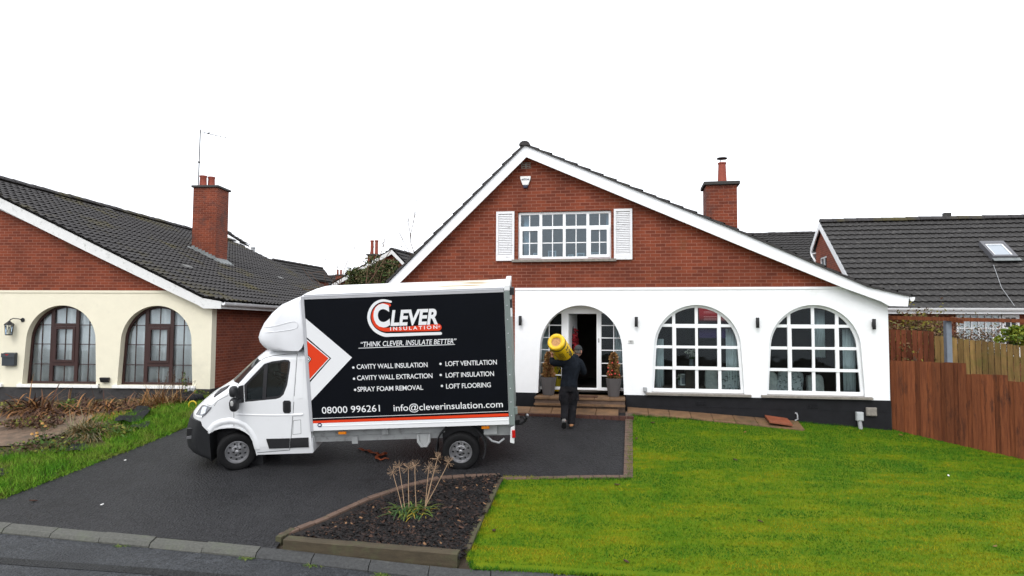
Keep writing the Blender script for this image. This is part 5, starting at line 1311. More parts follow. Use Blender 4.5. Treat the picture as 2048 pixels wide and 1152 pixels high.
def leafy_tree(name, label, base, cz, rad, n, cols, leaf, seed, cat='tree', lump_=9, trunk=True, group=None):
    rr = random.Random(seed); r = empty(name, tuple(base), label, cat, group)
    t = MB(); tips = []
    for k in range(6 if trunk else 3):
        d = Vector((rr.uniform(-.5, .5), rr.uniform(-.5, .5), 1)); branch(t, Vector(base), d, (cz - base[2]) * rr.uniform(.62, .8), .06 if trunk else .02, rr, 1, .4)
    t.build('trunk' if trunk else 'stem', bark, r)
    c = MB(); C0_ = Vector((base[0], base[1], cz)); cl = []
    for k in range(lump_):
        v = rv(rr); v = v.normalized() * rr.uniform(.35, .95); cl.append((C0_ + Vector((v.x * rad[0], v.y * rad[1], v.z * rad[2])), rr.uniform(.28, .5)))
    for k in range(n):
        o, s = rr.choice(cl); v = rv(rr); v = v.normalized() * (rr.random() ** .4) * s
        p = o + Vector((v.x * rad[0], v.y * rad[1], v.z * rad[2])); mi = min(len(cols) - 1, int(rr.random() * len(cols)))
        leafquad(c, p, leaf * rr.uniform(.6, 1.3), rr, mi)
    c.build('crown', cols, r, fix=False)
    return r
def gpx(px, D, py=700): p = at(px, py, D); return Vector((p.x, p.y, g(p.x, p.y)))
lc = [mat('leaf_dark_olive', (.035, .05, .012), .8, .3, 5), mat('leaf_olive', (.095, .10, .03), .8, .3, 5), mat('leaf_brown', (.11, .08, .035), .8, .3, 5), mat('leaf_green', (.045, .085, .015), .8, .3, 5)]
b = gpx(768, 25); leafy_tree('evergreen_tree', 'bushy olive green evergreen rising behind the van roof beside the gable', b, at(775, 552, 25).z, (1.05, .8, .80), 6500, lc, .055, 5, lump_=30)
b = gpx(726, 26); leafy_tree('evergreen_bush', 'lower dark green bush to the left of the bushy evergreen', b, at(726, 562, 26).z, (.80, .6, .62), 3600, lc, .055, 6, lump_=18)
def bare(name, label, base, L, seed, k=3, depth=3, lean=(0, 0, 1), r0=.03, grav=-.02, n0=3, m=twig, spread=.5, group=None, cat='tree', leaves=None):
    rr = random.Random(seed); r = empty(name, tuple(base), label, cat, group); mb = MB(); tips = []
    for i in range(n0): branch(mb, Vector(base), Vector(lean) + rv(rr, .3), L * rr.uniform(.8, 1.1), r0, rr, depth, spread, 4, grav, tips, k)
    mb.build('branches', m, r, fix=False)
    if leaves:
        c = MB()
        for p in tips:
            if rr.random() < leaves[0]: leafquad(c, p + rv(rr, .04), leaves[1] * rr.uniform(.6, 1.3), rr, rr.randrange(len(leaves[2])))
        c.build('leaves', leaves[2], r, fix=False)
dk = [mat('withered_leaf', (.05, .035, .02), .9, .3, 9)]
b = gpx(735, 24); bare('bare_tree', 'thin bare tree with drooping twigs left of the evergreen', Vector((b.x, b.y, b.z)), 3.0, 21, lean=(-.12, 0, 1), grav=-.09, depth=3, r0=.06, leaves=(.3, .035, dk))
b = gpx(758, 24.5); bare('bare_tree', 'upright bare sapling in front of the twin pot chimney', b, 3.3, 22, lean=(0, 0, 1), grav=.03, depth=2, n0=2, spread=.35, r0=.055)
b = gpx(822, 23.5); bare('bare_tree', 'bare tree with curved twigs over the left roof slope of the white house', b, 3.6, 23, lean=(.05, 0, 1), grav=-.04, depth=3, n0=2, spread=.45, r0=.06, leaves=(.25, .035, dk))
b = gpx(640, 27); bare('bare_shrub', 'reddish bare shrub in front of the far dark roof', b, 2.3, 24, depth=3, n0=5, m=twig, spread=.45, r0=.028, cat='shrub')
# right-hand shrubs behind the fences
strapb = mat('withered_tan_leaf', (.16, .085, .04), .85, .3, 9)
ylv = [mat('yellow_leaf', (.20, .17, .02), .8, .3, 9), mat('olive_leaf', (.10, .09, .025), .8, .3, 9)]
for i, (px_, D, L, lab) in enumerate(((1800, 19.4, 2.0, 'brown twiggy shrub with yellow leaves tight against the white house corner'), (1850, 19.3, 1.95, 'brown twiggy shrub behind the red brown fence, left of the post'), (1893, 19.1, 1.75, 'thin twiggy shrub directly behind the blue grey post'), (1935, 18.8, 1.62, 'bare purple brown shrub in front of the pale curtained window'), (1975, 18.3, 1.45, 'low bare shrub beside the yellow green bush'))):
    b = gpx(px_, D); bare('twiggy_shrub', lab, b, L * (.60 if i < 2 else .70), 31 + i, k=5, depth=3, n0=14, spread=.42, r0=.014, grav=.0, m=twig if i < 3 else mat('purple_twig', (.085, .055, .05), .9, .3, 9), cat='shrub', leaves=((.9, .05, ylv + [twig, strapb]) if i < 2 else (.5, .036, [twig, strapb, twig, ylv[1]])))
yg = [mat('bright_yellow_green_leaf', (.22, .24, .012), .7, .2, 5), mat('fresh_green_leaf', (.08, .14, .012), .7, .2, 5), mat('lime_leaf', (.15, .19, .012), .7, .2, 5)]
b = gpx(2040, 17.4); leafy_tree('variegated_shrub', 'yellow green leafy shrub at the right edge above the fence', b, at(2040, 672, 17.4).z, (.52, .4, .30), 1500, yg, .05, 41, 'shrub', 16, False)
# left-hand neglected border
strapm = [mat('dead_leaf_brown', (.13, .060, .027), .8, .3, 8), mat('dead_leaf_rust', (.23, .105, .032), .8, .3, 8), mat('dead_leaf_dark', (.05, .022, .014), .85, .3, 8), mat('dead_leaf_straw', (.24, .15, .06), .8, .3, 8)]
def strap(mb, p, d, L, w_, droop, mi, seg=5):
    p = Vector(p); d = Vector(d).normalized(); V = []; s = d.cross(Vector((0, 0, 1)))
    s = s.normalized() if s.length > 1e-3 else Vector((1, 0, 0))
    for i in range(seg + 1):
        f = i / seg; ww = w_ * (1 - f ** 2 * .9) * .5
        V += [p - s * ww, p + s * ww]; d = (d + Vector((0, 0, -droop / seg))).normalized(); p = p + d * (L / seg)
    mb.add(V, [(2 * i, 2 * i + 1, 2 * i + 3, 2 * i + 2) for i in range(seg)], mi)
def pile(label, pxs, n, L, mats_, seed, up=.5, droop=1.4, w_=.03, side=0.0, name='dead_leaf_clump', cat='dead plants'):
    rr = random.Random(seed); pts = [gp(*p) for p in pxs]; c = sum(pts, Vector()) / len(pts)
    r = empty(name, (c.x, c.y, g(c.x, c.y)), label, cat); mb = MB()
    for k in range(n):
        i = rr.randrange(max(1, len(pts) - 1)); p = pts[i].lerp(pts[min(i + 1, len(pts) - 1)], rr.random()) + Vector((rr.gauss(0, .12), rr.gauss(0, .12), 0)); p.z = g(p.x, p.y) + rr.uniform(0, .06)
        w2 = w_ * 1.35; d = Vector((rr.uniform(-1, 1) + side, rr.uniform(-1, .6), rr.uniform(.02, 1) ** 1.6 * up * 1.5))
        strap(mb, p, d, L * rr.uniform(.5, 1.15), w2 * rr.uniform(.6, 1.2), droop * rr.uniform(.6, 1.3), rr.randrange(len(mats_)))
    mb.build('leaves', mats_, r, fix=False)
    return r
pile('big heap of dead brown strap leaves under the left arched window', [(25, 822), (60, 824), (95, 828)], 620, .85, [strapm[0], strapm[1], strapm[2]], 1, .55, 1.5, .035, .3)
pile('low heap of rusty dead leaves between the two brown windows', [(95, 830), (160, 826), (230, 824)], 760, .62, [strapm[0], strapm[2], strapm[1]], 2, .35, 1.5, .03, .5)
pile('orange flattened dead leaves at the edge of the rough grass', [(205, 833), (245, 829)], 190, .5, [strapm[1], mat('dead_leaf_orange', (.30, .13, .02), .8, .3, 8)], 3, .2, .9, .032, .9)
pile('dark dead leaves trailing right toward the membrane', [(225, 824), (285, 815)], 330, .5, [strapm[2], strapm[0]], 4, .3, 1.4, .028, .3)
pile('straw coloured dead grass spray below the right arched window', [(285, 815), (325, 812), (350, 812)], 420, .6, [strapm[3], strapm[1]], 5, 1.0, .9, .016)
pile('ornamental grass tuft, pale and half dead, on the verge', [(150, 876), (175, 872), (190, 874)], 900, .58, [strapm[3], mat('tuft_green', (.07, .10, .03), .8, .3, 8), mat('tuft_pale', (.22, .19, .11), .8, .3, 8)], 6, 1.1, 1.3, .014, 0, 'ornamental_grass', 'grass')
def stems(label, pxs, n, L, seed, head=True):
    rr = random.Random(seed); pts = [gp(*p) for p in pxs]; c = sum(pts, Vector()) / len(pts); r = empty('dried_seed_plant', (c.x, c.y, g(c.x, c.y)), label, 'dead plants')
    a = MB(); h = MB()
    for k in range(n):
        p = pts[0].lerp(pts[-1], rr.random()) + Vector((rr.gauss(0, .05), rr.gauss(0, .12), 0)); p.z = g(p.x, p.y)
        q = p + Vector((rr.gauss(0, .06), rr.gauss(0, .06), L * rr.uniform(.6, 1.1))); a.tube([p, p.lerp(q, .5) + rv(rr, .02), q], .004, 4)
        for j in range(3): e = q - Vector((0, 0, j * .09)); a.tube([e - Vector((0, 0, .06)), e + Vector((rr.uniform(-.07, .07), rr.uniform(-.05, .05), .02))], .003, 3)
        h.lathe([(.003, -.012), (.014, 0), (.003, .012)], q, n=6)
    a.build('stem', twig, r, fix=False); h.build('seed_head', dkwood, r)
stems('row of tall dry seed stems before the right arched window', [(322, 806), (385, 800)], 24, .72, 7)
# leafy weeds
def weed(label, px_, py_, n, R_, hgt, mats_, seed, leaf=.04, name='weed', cat='weed'):
    rr = random.Random(seed); p = gp(px_, py_); r = empty(name, (p.x, p.y, g(p.x, p.y)), label, cat); mb = MB(); st_ = MB()
    for k in range(n):
        v = rv(rr); q = p + Vector((v.x * R_, v.y * R_ * .8, abs(v.z) * hgt * (1 - .5 * (v.x * v.x)))); leafquad(mb, q, leaf * rr.uniform(.6, 1.4), rr, rr.randrange(len(mats_)))
        if k % 12 == 0: st_.tube([p + Vector((v.x * R_ * .4, v.y * R_ * .4, 0)), q], .004, 3)
    mb.build('leaves', mats_, r, fix=False); st_.build('stem', twig, r, fix=False)
    return r
wl = [mat('weed_green', (.05, .11, .012), .8, .3, 8), mat('weed_dark', (.03, .06, .012), .8, .3, 8), mat('weed_yellow', (.14, .14, .02), .8, .3, 8)]
dead_mix = [strapm[2], mat('leaf_litter', (.06, .04, .02), .9, .4, 9), wl[2], strapm[0]]
weed('sprawling dead leaved shrub on the brown paving', 70, 852, 520, .62, .22, dead_mix, 11, name='low_shrub', cat='shrub')
weed('yellow leaved low plant below the left edge arch', 12, 826, 240, .45, .25, [wl[2], wl[1], strapm[2]], 12, name='low_shrub', cat='shrub')
weed('green leafy weed between the dead leaf heaps', 140, 822, 160, .22, .28, wl, 13)
weed('green leafy weeds at the corner of the cream house', 400, 800, 260, .42, .26, wl, 14)
weed('green and brown leaves beside the drive under the rose', 95, 900, 420, .6, .28, [wl[0], wl[1], strapm[2], wl[2]], 15, name='low_shrub', cat='shrub')
weed('tall thin green weed in front of the right arched window', 368, 806, 60, .05, .85, wl, 16, .035)
# rose with pale orange blooms
p = gp(84, 882); r = empty('rose_bush', (p.x, p.y, g(p.x, p.y)), 'thin rose bush with pale orange blooms beside the paving', 'rose')
rr = random.Random(17); a = MB(); petal = mat('peach_petal', (.62, .36, .12), .6, .2, 20); lv = MB()
bl = [at(85, 847, p.y), at(90, 852, p.y), at(64, 868, p.y + .05), at(74, 866, p.y + .02), at(74, 872, p.y)]
for q in bl:
    a.tube([p, p.lerp(q, .5) + rv(rr, .04), q], .006, 5)
    b = MB()
    for j in range(14):
        t = j * 2.4; d = Vector((math.cos(t), math.sin(t), .5 - j * .06)).normalized(); c = q + d * .02; x = d.cross(Vector((0, 0, 1))).normalized() * .022; y = d.cross(x) * .9
        b.add([c - x, c - y * 1.0 + d * .006, c + x, c + y + d * .012], [(0, 1, 2, 3)])
    b.build('bloom', petal, r, fix=False)
    for j in range(5): leafquad(lv, p.lerp(q, rr.uniform(.3, .95)) + rv(rr, .06), .035, rr)
a.build('stem', mat('rose_stem', (.04, .05, .015), .8), r); lv.build('leaves', wl[1], r, fix=False)
# torn black weed membranes
memb = mat('black_membrane', (.007, .0075, .009), .6, .3, 20, .2, 60, .2)
def membrane(label, poly, seed, h=.05):
    P_ = [P2(*p) for p in poly]; rr = random.Random(seed)
    ph = [rr.uniform(0, 6) for _ in range(4)]
    V, F = sheet(P_, .05, .10, lambda x, y: h * (.5 + .5 * math.sin(x * 9 + ph[0]) * math.sin(y * 7 + ph[1])) + .02 * math.sin(x * 23 + ph[2]) * math.sin(y * 19 + ph[3]))
    mb = MB(); mb.add(V, F); n = len(V); mb.add([(v[0], v[1], v[2] - .006) for v in V], [f[::-1] for f in F])
    tag(mb.build('weed_membrane', memb, smooth='all', loc=V[0], fix=False), label, 'membrane')
membrane('large torn black weed membrane on the grass near the van', [(228, 853), (245, 838), (275, 826), (296, 824), (303, 832), (285, 845), (262, 850)], 1, .12)
membrane('narrow strip of black membrane below the large one', [(258, 861), (275, 852), (300, 849), (298, 857), (280, 863)], 2)
membrane('black membrane scrap beside the drive edge', [(128, 909), (140, 898), (165, 894), (182, 899), (165, 907)], 3)
membrane('black membrane scrap at the left edge of the picture', [(-20, 948), (8, 944), (16, 952), (0, 962), (-20, 965)], 4)
r_ = lump('rubble_bag', 0, 0, 0, .01, .01, .01, memb, '', '')
bpy.data.objects.remove(r_)
p = gp(376, 806); bm = bmesh.new(); bmesh.ops.create_icosphere(bm, subdivisions=3, radius=1); mb = MB()
mb.add([(p.x + v.co.x * .34 * (1 + .2 * math.sin(v.co.y * 7)), p.y + v.co.y * .26, g(p.x, p.y) + .10 + v.co.z * .17 * (1 + .3 * math.sin(v.co.x * 8 + v.co.y * 5))) for v in bm.verts], [tuple(q.index for q in f.verts) for f in bm.faces]); bm.free()
tag(mb.build('rubble_bag', memb, smooth='all', loc=(p.x, p.y, g(p.x, p.y))), 'crumpled black bag on the grass just ahead of the van bonnet', 'bag')
c = gp(386, 818); c.z += .10; mb = MB(); mb.tube([c + Vector((.09 * math.cos(t), -.03, .09 * math.sin(t))) for t in np.linspace(0, 6.0, 18)], .016, 8)
tag(mb.build('hose_ring', mat('yellow_hose', (.55, .40, .02), .5), smooth='all', loc=tuple(c)), 'yellow coiled ring lying by the black bag near the headlight', 'hose')
p = gp(375, 812); mb = MB(); mb.box((p.x - .5 - .09, p.y + 1.5, g(p.x, p.y + 1.5)), (p.x - .5 + .09, p.y + 1.62, g(p.x, p.y) + .55))
p = LWd(lpx(385, 785, -.1)[0], -.1, 0); mb = MB(); mb.box((p.x - .10, p.y - .08, g(p.x, p.y) - .05), (p.x + .10, p.y + .0, lpx(385, 776, -.1)[1])); mb.hexa([(p.x - .06, p.y - .1, g(p.x, p.y) - .05), (p.x + .06, p.y - .1, g(p.x, p.y) - .05), (p.x + .06, p.y - .081, g(p.x, p.y) - .05), (p.x - .06, p.y - .081, g(p.x, p.y) - .05)], [(p.x - .06, p.y - .1, 1.05), (p.x + .06, p.y - .1, 1.05), (p.x + .06, p.y - .081, 1.05), (p.x - .06, p.y - .081, 1.05)])
tag(mb.build('service_box', M['grey_pl'], bevel=.008, loc=(p.x, p.y, g(p.x, p.y))), 'pale grey service box against the dark plinth of the cream house', 'service box')
# agapanthus in the mulch bed
p = gp(822, 1030); r = empty('dried_flower_plant', (p.x, p.y, g(p.x, p.y)), 'plant with tall dried flower heads and green leaves in the bark bed', 'plant')
rr = random.Random(5); lf = MB(); agm = [mat('strap_green', (.055, .105, .018), .7, .2, 8), mat('strap_lime', (.12, .15, .02), .7, .2, 8), mat('strap_yellow', (.30, .21, .02), .7, .2, 8), mat('strap_deep', (.03, .075, .02), .7, .2, 8)]
for k in range(300):
    a = rr.uniform(0, 6.283); c = p + Vector((rr.uniform(-.20, .24), rr.uniform(-.16, .16), .02)); c.z = g(c.x, c.y) + .03
    strap(lf, c, (math.cos(a), math.sin(a), rr.uniform(.5, 1.6)), rr.uniform(.22, .40), rr.uniform(.018, .030), rr.uniform(1.1, 2.2), rr.choice((0, 0, 1, 1, 2, 3) if c.x > p.x else (0, 0, 1, 3, 3)))
lf.build('leaves', agm, r, fix=False)
strw = mat('dried_stem', (.34, .225, .14), .8, .2, 12)
zm = 4.096; Z6 = lambda x, y: (540 + x / zm, 890 + y / zm)
for (hx, hy), (bx, by), dy in (((1005, 225), (1090, 470), 0), ((1058, 180), (1105, 460), .08), ((1135, 190), (1140, 460), .05), ((1187, 172), (1200, 440), .0), ((1300, 190), (1270, 450), -.05), ((1372, 110), (1270, 455), .0), ((1462, 145), (1250, 430), -.06), ((1345, 205), (1262, 440), .10)):
    q = at(*Z6(hx, hy), p.y + dy); b0 = gp(*Z6(bx, by)); b0 = Vector((at(*Z6(bx, by), p.y).x, p.y + dy * .3, p.z + .05))
    s = MB(); s.tube([b0, b0.lerp(q, .5) + rv(rr, .012), q], [.007, .006, .005], 6); so_ = s.build('flower_stem', strw, r)
    h = MB(); dirn = (q - b0).normalized()
    for k in range(26):
        v = (rv(rr).normalized() + dirn * .35).normalized(); L = rr.uniform(.06, .105); e = q + v * L
        h.tube([q, q + v * L * .55 + rv(rr, .004), e], [.0016, .0014, .002], 3, cap=False)
        h.tube([e, e + (v + rv(rr, .4)).normalized() * .018], [.0035, .0015], 3, cap=False)
    h.build('flower_head', strw, so_, fix=False)
# weeds in the kerb
for i, (px_, py_, n, lab) in enumerate(((258, 1082, 26, 'tiny weed at a kerb joint, farthest to the left'), (504, 1107, 40, 'small weed at the kerb left of the timber sleeper'), (637, 1117, 36, 'small weed below the left half of the sleeper'), (773, 1130, 60, 'bright weed at the kerb below the middle of the sleeper'), (862, 1136, 30, 'faint weed at the kerb near the sleeper end'), (934, 1146, 70, 'leafy weed at the kerb below the lawn corner'), (992, 1150, 60, 'weed at the kerb just right of the lawn corner'))):
    rr = random.Random(60 + i); d_ = ray(px_, py_); D = 8.0
    for _ in range(50):
        q = EYE + d_ * D
        if q.z < float(roadz(np.array(q.x), np.array(q.y))): D -= .05
        else: D += .05
    q = EYE + d_ * D; q.y = float(Yk(q.x)) - .02; q.z = float(roadz(np.array(q.x), np.array(q.y)))
    mb = MB()
    for k in range(n):
        a = rr.uniform(0, 6.283); c = q + Vector((rr.gauss(0, .045), rr.gauss(-.02, .02), 0)); strap(mb, c, (math.cos(a), math.sin(a) - .2, rr.uniform(.5, 1.6)), rr.uniform(.05, .11), .010, 1.2, rr.randrange(2), 3)
    tag(mb.build('kerb_weed', [wl[0], agm[1]], loc=tuple(q), fix=False), lab, 'weed', 'weeds growing along the kerb')
# bits lying about: leaves and litter
for i, (px_, py_, s, m_, lab, cat) in enumerate(((1897, 955, .035, M['white_pl'], 'scrap of white litter on the right side of the lawn', 'litter'), (1490, 867, .035, strapm[1], 'orange dead leaf on the lawn below the middle window', 'leaf'), (1802, 873, .04, strapm[1], 'rust coloured dead leaf at the foot of the stepped fence', 'leaf'), (1305, 848, .05, strapm[2], 'dark dead leaf near the top left of the lawn', 'leaf'), (1235, 973, .06, strapm[2], 'dark leaf clod on the lawn below the driveway corner', 'leaf'), (988, 1065, .06, strapm[2], 'dark dead leaf on the lawn beside the timber edging', 'leaf'), (1253, 1128, .05, strapm[2], 'dark dead leaf near the kerb on the lawn', 'leaf'), (1273, 880, .05, strapm[2], 'black dead leaf on the lawn by the brick edging', 'leaf'), (1471, 923, .05, strapm[2], 'small dark twig in the upper middle of the lawn', 'leaf'), (1521, 1047, .04, strapm[2], 'single dark leaf in the middle of the lawn', 'leaf'), (204, 1011, .03, M['white_pl'], 'pale flake of litter on the tarmac drive', 'litter'), (67, 1003, .06, strapm[2], 'thin dark stick on the drive near the left verge', 'stick'), (1250, 902, .03, M['white_pl'], 'tiny pale litter at the right edge of the driveway', 'litter'), (1990, 1097, .03, strapm[3], 'straw coloured leaf low on the right of the lawn', 'leaf'), (250, 922, .03, M['white_pl'], 'small white litter on the drive ahead of the van', 'litter'))):
    q = gp(px_, py_); rr = random.Random(90 + i); mb = MB(); a = rr.uniform(0, 6.28); x = Vector((math.cos(a), math.sin(a), .1)) * s; y = Vector((-math.sin(a), math.cos(a), .15)) * s * .45; q.z += .03 if 'lawn' in lab or 'fence' in lab else .012
    mb.hexa([q - x, q - y, q + x, q + y], [q - x * .8 + Vector((0, 0, .012)), q - y + Vector((0, 0, .016)), q + x * .9 + Vector((0, 0, .02)), q + y + Vector((0, 0, .008))])
    tag(mb.build('litter_scrap' if cat == 'litter' else 'fallen_' + cat, m_, loc=tuple(q)), lab, cat)

pile('bank of brown leaf litter along the foot of the cream house', [(120, 812), (200, 812), (290, 808)], 520, .5, [strapm[2], strapm[0], strapm[3]], 8, .5, 1.4, .022)
pile('dark rotting leaves spread over the left paving edge', [(30, 846), (75, 852), (125, 846)], 260, .35, [strapm[2], strapm[0]], 9, .3, 1.4, .03)
weed('yellowing weeds spreading beside the ornamental grass tuft', 225, 868, 380, .55, .2, [wl[0], wl[2], wl[0]], 18)
# ------------------------------------------------------------------ box van
def Rm(y, r_, k):
    Rz = np.array([[math.cos(y), -math.sin(y), 0], [math.sin(y), math.cos(y), 0], [0, 0, 1]])
    Ry = np.array([[math.cos(r_), 0, -math.sin(r_)], [0, 1, 0], [math.sin(r_), 0, math.cos(r_)]])
    Rx = np.array([[1, 0, 0], [0, math.cos(k), -math.sin(k)], [0, math.sin(k), math.cos(k)]])
    return Matrix((Rz @ Rx @ Ry).tolist())
TRM = Rm(R(-1.0), R(2.4), R(9.2)); TO = Vector((-3.564, 12.3, HC - 1.751))
def TW(s, w, t): return TO + TRM @ Vector((s, w, t))
toff = Vector((0, .9, -.9))
van = empty('box_truck', tuple(TW(*toff)), 'white box van with a black signwritten side parked across the driveway', 'truck', off=tuple(toff))
van.rotation_euler = TRM.to_euler()
def tpx(px, py, w=0.0):
    n = TRM @ Vector((0, 1, 0)); q = TRM.transposed() @ (onplane(px, py, TO + n * w, n) - TO); return (q.x, q.z)
z3 = lambda x, y: (350 + x / 2.744, 540 + y / 2.744)
T3 = lambda x, y, w=0.0: tpx(*z3(x, y), w)
paint = mat('white_van_paint', (.78, .79, .80), .22, .02, 3, coat=.5, spec=.5)
paint = patches(paint, (.60, .60, .58), 2.5, .62, .85, 7)
alu = mat('aluminium_trim', (.62, .63, .66), .32, .05, 4, metal=.4)
blackp = mat('panel_black', (.0025, .0035, .006), .5, .1, 2, spec=.12)
vwhite = mat('vinyl_white', (.80, .81, .82), .35); vred = mat('vinyl_orange_red', (.72, .050, .012), .35)
bump_m = mat('bumper_plastic', (.014, .0145, .016), .6, .12, 8, .15, 160, .25)
rub = mat('tyre_rubber', (.007, .007, .0075), .8, .25, 14, .3, 70, .2)
steel = mat('steel_wheel', (.30, .30, .31), .38, .15, 14, metal=.7)
frame_m = patches(mat('grey_chassis', (.34, .35, .35), .55, .1, 6), (.12, .11, .10), 4, .55, .78, 3)
dglass = glass('van_glass', (.72, .80, .78), .03)
amber = mat('amber_lens', (.75, .22, .01), .25, .1, 30); redl = mat('red_lens', (.45, .01, .01), .2)
WT_ = 1.80; wc_ = WT_ / 2
def near_in(t):
    b = .02 + (.10 * ((t - .42) / .85) ** 1.4 if t > .42 else 0)
    if t > 1.13: b += .16 * ((t - 1.13) / .16) ** 2.2
    if t < -.40: b += .03 * ((-.40 - t) / .2)
    return b
SIL = [(-2.12, -.58), (-2.20, -.50), (-2.24, -.38), (-2.26, -.25), (-2.26, -.1), (-2.265, .06), (-2.275, .12), (-2.235, .18), (-2.15, .265), (-2.055, .345), (-1.85, .49), (-1.57, .65), (-1.42, .745), (-1.245, .90), (-1.07, 1.05), (-.94, 1.15), (-.82, 1.235), (-.70, 1.27), (-.50, 1.288)]
def silf(t): return float(np.interp(t, [p[1] for p in SIL], [p[0] for p in SIL]))
def ring(t, sf, bulge, sr, hin, n=22, pw=3.0):
    hw = wc_ - hin; out = [(sr, wc_ - hw, t)]
    for k in range(n + 1):
        v = -math.cos(math.pi * k / n); out.append((sf + bulge * abs(v) ** pw, wc_ + v * hw, t))
    out.append((sr, wc_ + hw, t)); return out
def bulge_at(t): return .42 if t < .35 else (.36 if t < .7 else .30)
ts = np.concatenate([np.linspace(-.575, .15, 12), np.linspace(.18, 1.12, 30), [1.15, 1.18, 1.205, 1.23, 1.25, 1.265, 1.278, 1.288]])
body = MB(); body.loft([ring(t, silf(t) - .14, bulge_at(t) if t < .7 else max(.22, .36 - .2 * (t - .7)), -.035, near_in(t)) for t in ts])
cab = body.build('cab_body', paint, van)
inner = MB(); inner.loft([ring(t, silf(t) - .14 + .09, .34, -.12, near_in(t) + .045) for t in np.linspace(-.30, 1.235, 30)])
boolean(cab, inner.build('cut', paint, van))
archp = [T3(*p) for p in [(176, 893), (205, 874), (240, 864), (280, 860), (320, 859), (352, 866), (383, 882), (408, 908), (425, 940), (438, 990), (445, 1024)]]
archc = [(archp[0][0] - .0, -.9)] + [(archp[0][0] - .005, -.35)] + archp + [(archp[-1][0], -.9)]
for w0, w1 in ((-.3, .42), (WT_ - .42, WT_ + .3)):
    c = MB(); c.prism(archc, I3, w0, w1); boolean(cab, c.build('cut', paint, van))
winp = [T3(*p) for p in [(374, 634), (480, 521), (520, 508), (592, 498), (615, 501), (624, 512), (623, 545), (612, 635), (594, 685), (575, 702), (552, 710), (382, 726)]]
c = MB(); c.prism(winp, I3, -.4, WT_ + .4); boolean(cab, c.build('cut', paint, van))
for p in cab.data.polygons: p.use_smooth = True
cab.data.set_sharp_from_angle(angle=R(28))
# arch liner, side surface patches
def side(s_, t, o): return (s_, near_in(t) + o, t)
def sidefar(s_, t, o): return (s_, WT_ - near_in(t) - o, t)
cuts = [x for x in np.arange(-.6, 1.3, .06)]
b = MB(); b.prism(archc, I3, .30, .42); b.prism(archc, I3, WT_ - .42, WT_ - .30); b.box((-1.85, .3, -.2), (-1.1, WT_ - .3, .05)); b.build('wheel_housing', M['black_pl'], van)
liner = [(x, t) for x, t in archp]
b = MB(); lip = []
b.loft([[side(x, t, -.012), side(x + (.018 if i < 5 else -.004), t - .03 if i < 7 else t, -.012), side(x, t - .005, .12), ] for i, (x, t) in enumerate(archp)], closed=True); b.build('arch_lip', paint, cab)
